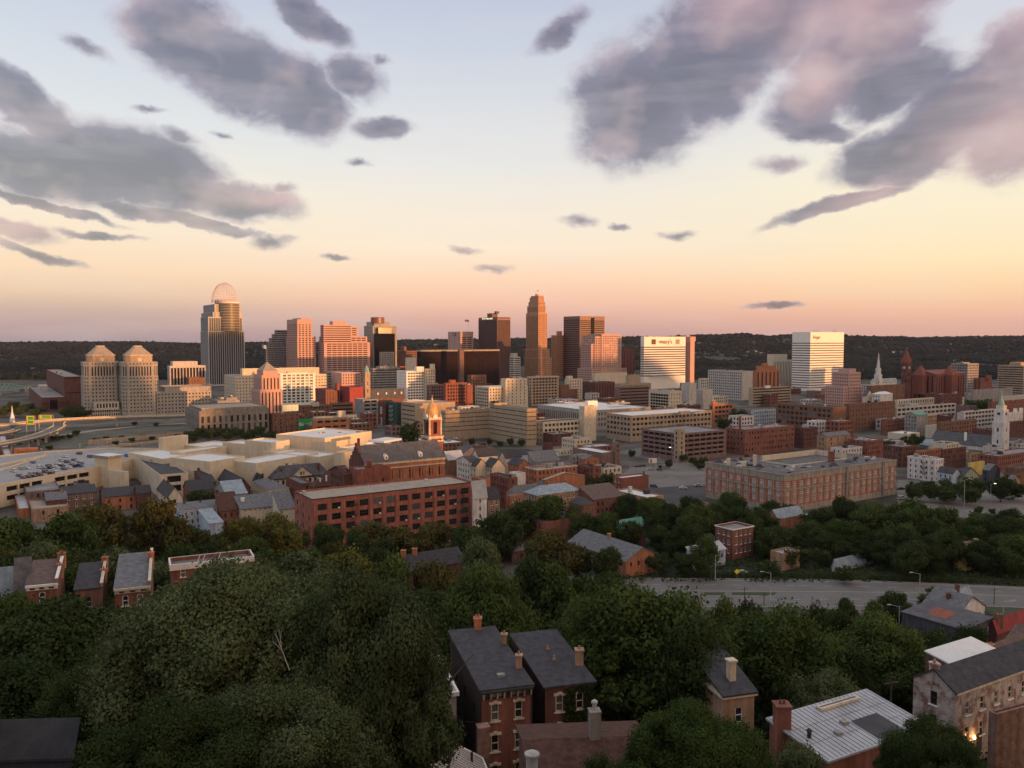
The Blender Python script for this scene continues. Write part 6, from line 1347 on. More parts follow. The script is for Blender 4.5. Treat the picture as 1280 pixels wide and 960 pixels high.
r, P, z1, Lu, Lv, tt = H('villa', 'ornate cream Victorian villa with gabled slate roof and round arched windows', 'villa', 458, [T(336, 342, 412, 599, dict(arched, w=1.5, h=2.4, sx=3.1, top=1.2, base=1, g='g'), None)], 'cream', roof=('hip', 6.5), rm='slate', cornice=('darkt', .7, .5), chim=((.06, .3, 3, 1), (.16, .3, 3, 1), (.3, .8, 3, 1), (.82, .2, 4, 1.2)), mark='the cream villa')
C0 = Vector(P[0]); U = (Vector(P[1]) - C0).normalized(); V = (Vector(P[3]) - C0).normalized()
m0 = C0 + U * Lu * .5 - V * .5; hw = 6.5; mb = MB(); p0, p1, pk_ = m0 - U * hw, m0 + U * hw, m0
mb.poly([(*p0, z1 + .4), (*p1, z1 + .4), (*pk_, z1 + 5.6)]); mb.build('front_gable', W['cream'], r)
mb = MB(); bk = V * 8
mb.slab((*(p0 - U * .6 - V * .5), z1 + .2), (*(pk_ - V * .5), z1 + 6), (*(pk_ + bk), z1 + 6), (*(p0 - U * .6 + bk), z1 + .2), .25); mb.slab((*(pk_ - V * .5), z1 + 6), (*(p1 + U * .6 - V * .5), z1 + .2), (*(p1 + U * .6 + bk), z1 + .2), (*(pk_ + bk), z1 + 6), .25); mb.build('gable_roof', RF['slate'], r)
for s in (-.8, .8):
    c = m0 + U * s - V * .04; mb = MB(); mb.box(c.x, c.y, z1 + 1.2, .9, .1, 1.8, tt); mb.build('window', G['g'], r)
H('wooden_house', 'dark green wooden house with steep roof left of the cream villa', 'house', 452, [T(316, 322, 332, 603, None, 'sm')], 'green', roof=('gv', 4), rm='dark', chim=((.2, .5, 2.5, .9, 'green'), (.9, .4, 3, .9)))
H('brick_house', 'dark hipped house with white attic dormers below the cream villa', 'house', 415, [T(386, 393, 424, 609, None, None)], 'brickd', roof=('hip', 3.6), rm='maroon', chim=((.3, .3, 1.4, .7, 'white'), (.55, .3, 1.4, .7, 'white')))
H('brick_house', 'dark brick house with steep black gables in the old quarter', 'house', 425, [T(273, 296, 313, 611, None, 'oldp')], 'brickd', roof=('gv', 5), rm='dark')
H('brick_house', 'brick house with black pyramid roof behind the grey garden tree', 'house', 442, [T(236, 255, 270, 604, 'oldp', None)], 'brickb', roof=('gu', 4), rm='dark', chim=((.2, .5, 1.4, .9),))
H('stone_house', 'grey shingled house with mottled blue roof in the old quarter', 'house', 402, [T(268, 283, 309, 619, None, None)], 'concd', roof=('gu', 5), rm='bluegrey')
H('brick_house', 'white and grey cottage with black roof above the black roofed workshop', 'house', 458, [T(238, 247, 259, 590, st('sm', sx=4), 'sm')], 'concd', rm='black')
H('brick_house', 'dark brick lodge with wide brown roof left of the grey mottled house', 'house', 425, [T(229, 236, 268, 614, st('oldp', sx=7), None)], 'brick', roof=('gu', 4.4), rm='dark')
# ------------------------------------------------------------------ centre rows of brick houses
H('brick_row', 'long brick row with grey green hipped roof and white sash windows', 'row building', 378, [T(655, 671, 726, 619.5, 'old', 'old')], 'brickt', roof=('hip', 3.4), rm='bluegrey', chim=((.4, .6, 1, .8),), mark='the grey green roofed row')
H('brick_house', 'brick house with a wide grey hipped roof left of the grey green roofed row', 'house', 392, [T(633, 640, 681, 619, st('old', sx=3.4), None)], 'bricko', roof=('hip', 4), rm='grey')
H('brick_row', 'four storey dark brick row with a dense grid of windows and tar roof', 'row building', 408, [T(612, 636, 647, 597.5, 'oldp', 'oldp')], 'brick', rm='black', units=2, mark='the dense windowed brick row')
H('flat_building', 'white rendered box behind the dense windowed brick row', 'building', 425, [T(636, 645, 657, 592, None, None)], 'whitep', rm='metal')
H('brick_block', 'wide blank orange brick wall with a low gable', 'building', 418, [T(679, 681.5, 731, 600, st('oldp', sx=40), None)], 'bricko', roof=('gv', 2.6), rm='tan')
H('brick_row', 'brick row with ornate white parapet and open balconies above the blank orange wall', 'row building', 450, [T(657, 671, 721.5, 587, 'oldp', 'oldp')], 'bricko', rm='flat', units=3, cornice=('white', .35, .2))
r, P, z1, Lu, Lv, tt = H('brick_row', 'narrow brick flats with iron fire escapes beside a dark tree', 'flats', 462, [T(721.5, 742, 751, 584, 'oldp', 'oldp')], 'brick', rm='black', units=1); fire_escape(r, P, 'l', .5, z1, 4)
H('brick_block', 'brick block with a blank red side wall at the edge of the parking lot', 'building', 440, [T(766.5, 777, 811, 597.5, None, st('old', sx=2.8))], 'brick', rm='white', chim=((.97, .5, 1.2, .8),), mark='the blank sided brick block')
H('brick_row', 'brick row with brown sloping roof and punched dark windows', 'row building', 382, [T(724, 742, 780, 625, 'oldp', None)], 'brick', roof=('shed', 4.5), rm='brown', mark='the brown roofed row')
H('brick_house', 'small house with a black pointed roof in front of the brown roofed row', 'house', 362, [T(711, 728, 744, 632, None, None)], 'brickb', roof=('hip', 2.8), rm='black')
H('workshop', 'grey block with white roof and a taller tan stair end below the big cream warehouse', 'building', 545, [T(716, 752, 770, 566, None, None), T(765, 769, 776, 554, st('sm', sx=30), None, z0=0, dd=4)], 'brickp', rm='white', units=2, mark='the tan stair end')
H('brick_house', 'bright orange brick gable beside a broad tree', 'house', 520, [T(724, 731, 749, 574.5, st('oldp', sx=6), None)], 'bricko', roof=('gv', 2.2), rm='grey')
H('brick_house', 'pale pink stuccoed gable behind the rows near the slit windowed block', 'house', 520, [T(570, 580, 599, 566, st('oldp', sx=9), None)], 'pink', roof=('gv', 3.5), rm='slate')
H('brick_house', 'brick house with pale grey metal roof beside the bell tower', 'house', 470, [T(556, 560, 580, 575, None, None)], 'brickb', roof=('shed', 4), rm='metal')
H('wooden_house', 'white house with black roof and many small windows near the church', 'house', 452, [T(571, 588, 600, 578, 'sm', 'sm')], 'whitep', roof=('gu', 2.4), rm='black')
H('wooden_house', 'white house with a curved gable end, first of two side by side', 'house', 448, [T(588, 595, 609, 583, None, 'sm')], 'creamw', roof=('gv', 3.6), rm='black')
H('wooden_house', 'cream house with a steep black gable right of the curved white gable', 'house', 446, [T(605, 615, 631, 584, None, 'sm')], 'creamw', roof=('gv', 4), rm='black')
H('wooden_house', 'low house with dark ridged roof among the white gabled houses', 'house', 478, [T(590, 598, 622, 571, None, None)], 'whitep', roof=('gu', 4), rm='dark')
H('wooden_house', 'dark roofed house with pale gable behind the orange gable', 'house', 490, [T(624, 632, 652, 573, None, None)], 'creamw', roof=('gu', 3.5), rm='dark')
H('brick_house', 'small house with a bright orange end gable among black roofs', 'house', 470, [T(635, 648, 662, 582, st('sm', sx=30), None)], 'bricko', roof=('gv', 3), rm='black')
H('wooden_house', 'lavender and white house with black roof behind the orange end gable', 'house', 505, [T(638, 646, 664, 569, None, None)], 'bluew', roof=('gu', 2.6), rm='dark')
H('flat_building', 'long grey shingled roof behind the ornate white parapet', 'house', 480, [T(660, 668, 700, 578, None, None)], 'concd', roof=('shed', 5), rm='grey')
H('flat_building', 'low cream bungalow with stepped chimney in front of the cream arcaded building', 'house', 520, [T(671, 677, 698, 568, 'sm', None)], 'cream', rm='metal', units=1)
H('flat_building', 'small cream house with two dark windows below the blank cream tower', 'house', 600, [T(693, 700, 713, 563, st('sm', sx=3), 'sm')], 'creamw', rm='tan')
H('brick_house', 'dark red cube in front of the cream arcaded building', 'house', 620, [T(678, 681, 691, 554, None, None)], 'brickd', rm='black')
H('flat_building', 'flat white roofed cafe with black edge behind the broad tree', 'building', 530, [T(711, 715, 733, 569, 'sm', None)], 'concd', rm='white')
H('wooden_house', 'light blue walled house with orange brick end next to the long red warehouse', 'house', 402, [T(590, 601, 613, 599, None, None)], 'bricko', rm='grey')
H('flat_building', 'tall narrow white house end with small balconies beside the long red warehouse', 'house', 348, [T(590, 592, 608.5, 621, st('sm', w=.8, sx=30), None)], 'whitep', roof=('shed', 5), rm='metal')
H('brick_house', 'narrow brick house with white sash windows right of the tall white house end', 'house', 358, [T(606, 610, 625, 624, st('old', sx=2.6), None)], 'brickt', roof=('shed', 4), rm='dark')
H('brick_house', 'small brick house with a flat grey roof above the dark trees', 'house', 370, [T(632, 637, 654.5, 620, st('old', sx=3.2), None)], 'bricko', rm='grey', para=.3)
H('workshop', 'low flat roofed brick workshop with a long blank red side wall', 'workshop', 338, [T(644, 678, 732, 653, None, st('oldp', sx=4))], 'brick', rm='flat', units=3, mark='the low flat brick workshop')
r, P, z1, Lu, Lv, tt = H('brick_house', 'long grey shingled house with orange brick gable end facing the wide road', 'house', 291, [T(710, 782, 823.5, 702, st('old', w=.9, h=1.6, sx=3.6, top=.6, fr=None, sill=None), st('pun', w=1.6, h=1.3, sx=2.4, top=.8))], 'bricko', roof=('gv', 4), rm='grey', chim=((.5, .55, 1.2, 1.4, 'bricko'),), mark='the orange gabled house')
H('brick_house', 'red roofed small house with pale dormer among trees', 'house', 335, [T(783, 795, 807, 674, None, None)], 'brickd', roof=('gv', 3), rm='red')
H('wooden_house', 'long house with a faded green roof beside the red roofed one', 'house', 350, [T(760, 770, 806, 662, None, None)], 'whitep', roof=('gu', 3), rm='green')
H('flat_building', 'white roofed store with tan side wall below the blank sided brick block', 'store', 402, [T(767, 809, 830, 622, None, None)], 'brickt', rm='white', units=2)
H('brick_house', 'dark red shed behind the round tree near the parking lot', 'house', 395, [T(806, 812, 832, 627, None, None)], 'brickd', rm='white')
H('brick_house', 'low tan flat building beside the courtyard block wall', 'house', 385, [T(860, 868, 886, 631, None, None)], 'brickt', rm='metal')
H('brick_house', 'dark brick house with slate roof deep among the trees', 'house', 312, [T(615, 640, 664, 690, 'oldp', 'oldp')], 'brickd', roof=('hip', 2.5), rm='grey')
H('brick_house', 'dark slate roof with two orange chimneys rising among the trees', 'house', 270, [T(497, 512, 580, 713, None, None)], 'brickd', roof=('gu', 4), rm='dark', chim=((.0, .5, 1.6, 1.6, 'bricko'), (.2, .5, 1.6, 1.6, 'bricko')))
# ------------------------------------------------------------------ by the wide road
H('brick_house', 'three storey dark red brick house with white window trim by the wide road', 'house', 315, [T(894, 916, 942, 662, 'old', 'old')], 'brick', rm='flat', cornice=('white', .4, .25), mark='the three storey brick house')
H('wooden_house', 'blue white house with black roof next to the three storey brick house', 'house', 318, [T(855, 862, 896, 683, 'sm', 'sm')], 'bluew', roof=('shed', 2.2), rm='black')
H('flat_building', 'pale blue fronted house with snow white roof near the yellow road sign', 'house', 300, [T(858, 866, 907, 694, 'sm', None)], 'bluew', roof=('shed', 2), rm='metal')
H('brick_house', 'small tan brick house with a pale flat roof by the road hedge', 'house', 300, [T(963, 979, 1000, 692, None, None)], 'brickt', rm='metal')
H('wooden_house', 'white cottage with grey roof and dark shutters by the wide road', 'cottage', 298, [T(1040, 1045, 1092, 709, st('sm', w=1.6, h=1.5, sx=4), None)], 'whitep', roof=('gu', 2.6), rm='bluegrey', mark='the white cottage')
H('brick_house', 'brick house with an orange gable and blue grey roof among trees below the courtyard block', 'house', 352, [T(960, 972, 1004, 648, None, None)], 'bricko', roof=('gu', 3.2), rm='bluegrey')
H('brick_house', 'tan walled house with white roof below the courtyard block', 'house', 345, [T(1008, 1020, 1042, 652, None, None)], 'brickt', roof=('shed', 2), rm='white')
H('wooden_house', 'white gabled house mostly hidden by the trees below the courtyard block', 'house', 338, [T(1040, 1050, 1088, 665, None, None)], 'whitep', roof=('gu', 2), rm='white')
H('stucco_house', 'tall yellow lit house with two chimneys between dark trees', 'house', 300, [T(1193, 1208, 1228, 688, st('oldp', sx=3), None)], 'yellow', roof=('shed', 1), rm='brown', chim=((.1, .2, 2.4, 1.2, 'brickt'), (.8, .3, 2.4, 1.2, 'brickt')))
r, P, z1, Lu, Lv, tt = H('wooden_house', 'slate grey sided house with a brick coloured patch on its roof', 'house', 200, [T(1128, 1205, 1240, 788, st('punf', w=1.0, h=1.9, sx=2.3, top=1.2, fr='white'), None)], 'slate', roof=('shedu', .7), rm='slate', mark='the slate sided house')
C0, U, V = Vector(P[0]), (Vector(P[1]) - Vector(P[0])).normalized(), (Vector(P[3]) - Vector(P[0])).normalized()
def onroof(fu, fv, rise=.7): c = C0 + U * Lu * fu + V * Lv * fv; return (c.x, c.y, z1 + .29 + rise * fu)
mb = MB(); mb.poly([onroof(.25, .72), onroof(.2, .38), onroof(.7, .42), onroof(.75, .78)]); mb.build('roof_patch', RF['terracotta'], r)
H('wooden_house', 'white clapboard house with pale grey gables behind the slate sided house', 'house', 236, [T(1153, 1198, 1231, 768, st('sm', sx=4), None)], 'whitep', roof=('gv', 4), rm='grey', chim=((.3, .5, 1.5, 1.1, 'brickd'),))
H('wooden_house', 'low house with a pale green tin roof behind the white clapboard house', 'house', 245, [T(1178, 1186, 1214, 751, None, None)], 'whitep', roof=('gu', 2), rm='bluegrey', chim=((.5, .5, 1.4, 1, 'brickd'),))
H('brick_house', 'brick house with bright red roof and one chimney beside the wide road', 'house', 205, [T(1237, 1246, 1300, 789, None, None)], 'brickd', roof=('gu', 2.4), rm='red', chim=((.1, .35, 2, 1.3, 'brickb'),), mark='the bright red roof')
H('brick_house', 'brown shingled house with pale end wall beyond the red roof', 'house', 185, [T(1256, 1268, 1300, 806, None, None)], 'whitep', roof=('gv', 3), rm='brown')
H('brick_house', 'low brown roofed building with yellowish wall right of the white membrane roof', 'building', 140, [T(1232, 1262, 1310, 843, None, None)], 'yellow', roof=('shed', 3), rm='brown', chim=((.05, .9, 1.2, 1.1, 'bricko'),))
# ------------------------------------------------------------------ houses on the near slope
hero = sty(st('old', w=.95, h=2.0, sx=2.9, fy=3.7, top=1.75, base=.6, fr='cream', sill='cream', lint='cream', d=.16))
BX = R(16)
r, P, z1, Lu, Lv, tt = B('row_house', 'red brick row house with dark bracketed cornice and two cream framed windows per floor', 'row house', 94.6, [T(563, 602, 664.5, 864, hero, st('oldp', w=.8, h=1.7, sx=5, fy=3.7, top=3))], 'brick', roof=('shed', .8), rm='dark', th=BX, ov=.3, z0=30, sw='gapdark', mark='the red row house')
C0, U, V = Vector(P[0]), (Vector(P[1]) - Vector(P[0])).normalized(), (Vector(P[3]) - Vector(P[0])).normalized()
mb = MB(); c = C0 + U * Lu / 2 - V * .2; mb.box(c.x, c.y, z1 - .2, Lu + .3, .7, .22, tt); c = C0 + U * Lu / 2 - V * .08; mb.box(c.x, c.y, z1 - 1.0, Lu, .16, .12, tt); mb.build('cornice', TR['darkt'], r)
mb = MB()
for i in range(8): c = C0 + U * (Lu * (.03 + .94 * i / 7)) - V * .24; mb.box(c.x, c.y, z1 - .95, .16, .45, .75, tt)
mb.build('brackets', TR['grey'], r)
mb = MB()
for f in (.27, .73): c = C0 + U * Lu * f - V * .03; mb.box(c.x, c.y, z1 - .8, 1.5, .08, .45, tt)
mb.build('frieze_panels', TR['grey'], r)
chimney(r, *(C0 + U * Lu * .96 + V * 4.5), z1 + .3, 1.6, .75, W['brickt'], 1); chimney(r, *(C0 + U * Lu * .99 + V * 12), z1 + .7, 1.2, .75, W['brickt'], 1); chimney(r, *(C0 + U * Lu * .62 + V * Lv * .985), z1 + .8, 1.7, 1.0, W['bricko'], 2)
c = C0 + U * Lu * .5 + V * 2.6; mb = MB(); mb.box(c.x, c.y, z1 + .35, .9, .7, .35, tt); mb.build('roof_hatch', TR['grey'], r)
mb = MB(); c = C0 + U * Lu * 1.0 - V * .12; mb.tube((c.x, c.y, 30), (c.x, c.y, z1 - .2), .06, .06, 6); mb.build('downpipe', TR['darkt'], r)
r, P, z1, Lu, Lv, tt = B('row_house', 'dark roofed brick row house with ivy covering half of its front', 'row house', 97, [T(640, 681.5, 742, 860, dict(hero, fr='cream', sx=2.6, top=1.1, g='g'), None)], 'brickd', roof=('shed', 1.3), rm='dark', th=BX, ov=.3, z0=30, sw='gapdark', chim=((.96, .3, 2, 1.0, 'brickt'), (.5, .4, .4, .2, 'brickt'), (.52, .6, .4, .2, 'brickt')))
C0, U, V = Vector(P[0]), (Vector(P[1]) - Vector(P[0])).normalized(), (Vector(P[3]) - Vector(P[0])).normalized()
rn = np.random.default_rng(4); n_ = 5200; fx = 1 - np.abs(rn.normal(0, .30, n_)); fz = rn.random(n_) ** .8; ok = (fx > .38) & (fx < 1.0)
fx, fz = fx[ok], fz[ok]; n_ = len(fx)
ctr = np.stack([C0.x + U.x * Lu * fx - V.x * (.06 + .25 * rn.random(n_)), C0.y + U.y * Lu * fx - V.y * (.06 + .25 * rn.random(n_)), z1 - .2 - 9.5 * fz * (.5 + .5 * fx)], 1)
wx = np.abs((fx - .5) * Lu - 1.3) < .62; wz = np.abs(ctr[:, 2] - (z1 - 2.1)) < 1.15; keep = ~(wx & wz); ctr = ctr[keep]; n_ = len(ctr)
a = rn.normal(size=(n_, 3)); a /= np.linalg.norm(a, axis=1)[:, None]; b = np.cross(a, rn.normal(size=(n_, 3))); b /= np.linalg.norm(b, axis=1)[:, None]
s = .13 + .12 * rn.random((n_, 1)); q = np.stack([ctr - a * s, ctr - b * s, ctr + a * s, ctr + b * s], 1).reshape(-1, 3) - np.array(r['w'])
me = quads('ivy', q, FOL['dark']); o = bpy.data.objects.new('ivy', me); COL.objects.link(o); o.parent = r
r, P, z1, Lu, Lv, tt = B('brick_house', 'house with broad maroon shingle roof and grey chimney at the bottom of the view', 'house', 66, [T(649, 668, 842, 1022, None, None)], 'brickb', roof=('gu', 2.4), rm='maroon', th=R(4), ov=.4, z0=36)
mb = MB(); p = at(743, 905, 74.5); mb.box(p.x, p.y, p.z - 2, 1.0, 1.0, 3.2, R(8)); mb.box(p.x, p.y, p.z + 1.2, 1.12, 1.12, .14, R(8)); mb.build('chimney', W['stoned'], r)
mb = MB(); mb.lathe(p.x, p.y, [(.2, p.z + 1.3), (.2, p.z + 1.9), (.3, p.z + 1.95), (.3, p.z + 2.15), (.1, p.z + 2.3)], 10); mb.build('chimney_cowl', TR['steel'], r)
p = at(665, 955, 69.5); mb = MB(); mb.lathe(p.x, p.y, [(.5, p.z - 3), (.5, p.z + .7), (.66, p.z + .75), (.66, p.z + .95), (.3, p.z + 1.15), (.12, p.z + 1.2)], 14); mb.build('vent_pipe', TR['unit'], r)
C0, U, V = Vector(P[0]), (Vector(P[1]) - Vector(P[0])).normalized(), (Vector(P[3]) - Vector(P[0])).normalized()
mb = MB(); e0 = C0 + U * (Lu + .42); e1 = e0 + V * Lv / 2; mb.tube((*(e0 - V * .4), z1 + .2), (*e1, z1 + 2.75), .1, .1, 6); mb.build('verge_board', TR['white'], r)
mb = MB(); c = C0 + U * Lu * .36 + V * Lv * .14; mb.box(c.x, c.y, z1 + .7, 1.6, 1.0, .35, tt); mb.build('skylight', G['blue'], r)
# metal roofed gable
r = empty('wooden_house', (*at(540, 960, 66).xy, 40), 'house with ribbed pale metal roof on one slope and dark shingles on the other', 'house'); FOOT.append(([tuple(at(490, 950, 62).xy), tuple(at(600, 950, 62).xy), tuple(at(600, 950, 80).xy), tuple(at(490, 950, 80).xy)], 50))
ap = at(518.5, 905, 74); nr = at(545, 985, 61); ev = at(600, 953, 74.5); ev2 = at(612, 1000, 62); lf = at(470, 985, 70); lf2 = at(500, 1015, 58)
ev.z = ap.z - 3.6; ev2.z = ev.z; nr.z = ap.z; d = (nr - ap); 
Wd = Vector((d.y, -d.x, 0)).normalized() * -1; Wd = Wd if Wd.x > 0 else -Wd
dn = d.normalized(); half = 6.3
e0, e1 = ap + Wd * half - Vector((0, 0, 4.0)), nr + Wd * half - Vector((0, 0, 4.0)); l0, l1 = ap - Wd * half - Vector((0, 0, 4.4)), nr - Wd * half - Vector((0, 0, 4.4))
mb = MB(); mb.slab(ap, nr, e1, e0, .2) if False else mb.slab(nr, e1, e0, ap, .2); k = int(d.length / .5)
for i in range(k + 1):
    a_, b_ = ap + d * (i / k) + Vector((0, 0, .05)), e0 + (e1 - e0) * (i / k) + Vector((0, 0, .05)); mb.tube(a_, b_, .045, .045, 4)
mb.build('metal_roof', mat('painted_tin_roof', (.33, .29, .27), rough=.55, spec=.35, var=.15, streak=0), r)
mb = MB(); mb.slab(l1, nr - Wd * .02, ap - Wd * .02, l0, .2)
for i in range(1, 14): a_, b_ = (ap - Wd * .02).lerp(l0, i / 14), (nr - Wd * .02).lerp(l1, i / 14); mb.tube(a_ + Vector((0, 0, .02)), b_ + Vector((0, 0, .02)), .03, .03, 4)
mb.build('shingle_roof', RF['dark'], r)
mb = MB(); mb.tube(ap + Vector((0, 0, .06)), e0 + Vector((0, 0, .06)), .09, .09, 6); mb.tube(e0, e1, .11, .11, 6); mb.build('gutter', TR['white'], r)
mb = MB(); zb_ = 40; q4 = [l0 + Wd * .4, ap - Vector((0, 0, .3)), e0 - Wd * .4]
mb.poly([(l0.x + Wd.x * .4, l0.y + Wd.y * .4, zb_), (l0.x + Wd.x * .4, l0.y + Wd.y * .4, l0.z), (ap.x, ap.y, ap.z - .25), (e0.x - Wd.x * .4, e0.y - Wd.y * .4, e0.z), (e0.x - Wd.x * .4, e0.y - Wd.y * .4, zb_)])
mb.poly([(e0.x - Wd.x * .4, e0.y - Wd.y * .4, zb_), (e0.x - Wd.x * .4, e0.y - Wd.y * .4, e0.z), (e1.x - Wd.x * .4, e1.y - Wd.y * .4, e1.z), (e1.x - Wd.x * .4, e1.y - Wd.y * .4, zb_)])
mb.poly([(l1.x + Wd.x * .4, l1.y + Wd.y * .4, zb_), (l1.x + Wd.x * .4, l1.y + Wd.y * .4, l1.z), (l0.x + Wd.x * .4, l0.y + Wd.y * .4, l0.z), (l0.x + Wd.x * .4, l0.y + Wd.y * .4, zb_)])
mb.build('wall', W['whitep'], r)
p = at(585, 948, 71); t_ = e0.lerp(ap, .22) + d * .15; mb = MB(); mb.tube(t_ - Vector((0, 0, .4)), t_ + Vector((0, 0, .9)), .12, .12, 8); mb.build('vent_pipe', TR['darkt'], r)
p = at(604, 935, 76); r2 = empty('brick_chimney', (p.x, p.y, 36), 'tall weathered brick chimney stack standing in front of the red row house', 'chimney'); mb = MB(); mb.box(p.x, p.y, 36, 1.05, .9, at(0, 909, 76).z - 36, R(16)); mb.box(p.x, p.y, at(0, 909, 76).z - .02, 1.2, 1.05, .2, R(16)); mb.build('stack', W['rubble'], r2)
r, P, z1, Lu, Lv, tt = B('wooden_house', 'taupe clapboard house with white window frames half hidden behind the biggest tree', 'house', 96, [T(497, 515, 570.5, 871, st('old', w=1.1, h=1.9, sx=2.9, fy=3.3, top=1.4, fr='white', sill='white', lint='white'), None)], 'taupe', rm='grey', th=BX, z0=34, cornice=('white', .5, .3))
B('flat_building', 'dark flat gravel roof low in the bottom corner under the trees', 'house', 62, [T(-60, -45, 89, 941, None, None)], 'slate', roof=('shed', 1.2), rm='black', th=R(3), z0=44)
# row of brick houses on the left hand slope
arh = dict(STY['old']); arh.update(kind='p', arched=True, w=1.0, h=1.9, sx=2.4, fy=3.5, top=1.3, base=.5, fr='white', sill='white')
BL = R(22); Z0L = 33
for (lab, pl, pc, pr, yt, D, wl_, rm_, ch, cor, win) in (
    ('brick house with brown shingle roof and white cornice over arched windows', 43, 32.5, 72, 733, 143, 'brick', 'brown', ((.9, .97, 1.3, .8, 'bricko'), (.97, .97, 1.3, .8, 'bricko'), (.96, .55, 1.0, .9, 'bricko')), 'white', arh),
    ('brick house with dark roof and vines hanging over its arched windows', 101, 93, 128, 738.5, 146, 'brickb', 'dark', ((.95, .9, 1.4, .9, 'bricko'), (.97, .5, 1.0, .9, 'bricko')), None, dict(arh, fr='grey')),
    ('brick house with faded grey roof and cream cornice beside the biggest tree', 150.5, 143, 188, 737, 146, 'brick', 'grey', ((.97, .7, 1.8, .9, 'bricko'),), 'cream', arh)):
    r, P, z1, Lu, Lv, tt = B('row_house', lab, 'row house', D, [T(pl, pc, pr, yt, win, None)], wl_, roof=('shed', 2.0), rm=rm_, th=BL, z0=Z0L, chim=ch, ov=.2)
    C0, U, V = Vector(P[0]), (Vector(P[1]) - Vector(P[0])).normalized(), (Vector(P[3]) - Vector(P[0])).normalized(); Lv_ = Lv
    mb = MB(); a0, b0 = C0 + U * (Lu - .32), C0 + U * (Lu + .0); ex = .9   # raised party wall
    b0 = C0 + U * (Lu + .004)
    for (s0, s1) in ((0, 1),):
        mb.v += []; A4 = [(*(a0 - V * .1), z1 - .1), (*(b0 + U * .04 - V * .1), z1 - .1), (*(b0 + U * .04 + V * Lv), z1 + 2.7), (*(a0 + V * Lv), z1 + 2.7)]
        mb.slab((*(a0 - V * .1), z1 + ex), (*(b0 + U * .04 - V * .1), z1 + ex), (*(b0 + U * .04 + V * Lv), z1 + 2.0 + ex), (*(a0 + V * Lv), z1 + 2.0 + ex), 1.2)
    mb.build('party_wall', W['bricko'], r); mb = MB(); mb.slab((*(a0 - U * .08 - V * .16), z1 + ex + .13), (*(b0 + U * .12 - V * .16), z1 + ex + .13), (*(b0 + U * .12 + V * Lv), z1 + 2.13 + ex), (*(a0 - U * .08 + V * Lv), z1 + 2.13 + ex), .13); mb.build('coping', TR['cream'] if cor != 'white' else TR['white'], r)
    if cor:
        mb = MB(); c = C0 + U * Lu / 2 - V * .2; mb.box(c.x, c.y, z1 - .25, Lu + .2, .7, .4, tt); c = C0 + U * Lu / 2 - V * .1; mb.box(c.x, c.y, z1 - .85, Lu, .2, .6, tt); mb.build('cornice', TR[cor], r)
        mb = MB()
        for i in range(3): c = C0 + U * Lu * (.2 + .3 * i) - V * .22; mb.box(c.x, c.y, z1 - .72, .8, .06, .3, tt)
        mb.build('attic_vents', TR['darkt'], r)
B('row_house', 'row house with blue grey roof and bare grey side wall ending the row', 'row house', 148, [T(-60, -22, 14, 742, arh, None)], 'concd', roof=('shed', 2.6), rm='bluegrey', th=BL, z0=Z0L, chim=((.5, .9, 1, .4, 'white'),))
r, P, z1, Lu, Lv, tt = B('brick_house', 'rear wing of the end row house with grey gabled wall', 'house', 146, [T(12, 20, 37, 731, None, None)], 'concd', roof=('shed', 2.8), rm='grey', th=BL, z0=Z0L)
r, P, z1, Lu, Lv, tt = B('flat_building', 'house with rose lit white parapet rising behind the biggest tree', 'house', 172, [T(212.3, 214, 316, 706, st('old', sx=3), None)], 'brick', rm='grey', th=R(25), z0=24, cornice=('white', 1.3, .3))
for f in (.3, .36, .55): c, a = face_pt(P, 'r', f, z1); mb = MB(); mb.tube((c[0] - .3, c[1] + .6, z1 - .8), (c[0] + .6, c[1] + .6, z1 + 1.3), .1, .1, 6); mb.build('vent_pipe', TR['white'], r)
B('wooden_house', 'house with dusty pink wall glimpsed between the trees', 'house', 105, [T(140, 151, 176, 800, None, None)], 'pink', roof=('gv', 3), rm='slate', th=R(20), z0=36)
# right hand slope
r, P, z1, Lu, Lv, tt = B('brick_house', 'two storey house of peeling white painted brick with dark shingle roof', 'house', 99, [T(1142, 1194.5, 1310, 866.5, st('old', w=.9, h=1.7, sx=3.1, fy=3.2, top=1.6, fr='cream'), st('old', w=.9, h=1.7, sx=3.0, fy=3.0, top=.8, fr='darkt'))], 'peel', roof=('gu', 1.9), rm='dark', th=R(30), ov=.25, z0=32, chim=((.02, .55, .8, .9, 'peel'),), mark='the peeling white brick house')
C0, U, V = Vector(P[0]), (Vector(P[1]) - Vector(P[0])).normalized(), (Vector(P[3]) - Vector(P[0])).normalized()
mb = MB(); c = C0 + U * Lu / 2 - V * .14; mb.box(c.x, c.y, z1 - .3, Lu, .28, .28, tt); mb.build('gutter', TR['cream'], r)
c = C0 + U * 3.6 - V * .35; zl = at(1227, 922, c.y).z
mb = MB(); mb.lathe(c.x, c.y, [(.06, zl + .3), (.16, zl + .12), (.18, zl - .1), (.05, zl - .22)], 10); lamp = mb.build('porch_lamp', emit('lamp_glow', (1, .50, .13), 14), r)
pl_ = bpy.data.lights.new('porch_light', 'POINT'); pl_.energy = 45; pl_.color = (1, .55, .2); pl_.shadow_soft_size = .15; po = bpy.data.objects.new('porch_light', pl_); COL.objects.link(po); po.location = (c.x - V.x * .5, c.y - V.y * .5, zl)
c = C0 + U * 5.2 - V * .05; mb = MB(); mb.box(c.x, c.y, zl - 2.2, 1.0, .12, 2.3, tt); mb.build('door', TR['darkt'], r)
B('flat_building', 'building with a wide bright white membrane roof behind the peeling brick house', 'building', 116, [T(1157, 1199, 1256, 837, None, None)], 'rubble', roof=('shed', .8), rm='white', th=R(30), ov=.15, z0=28)
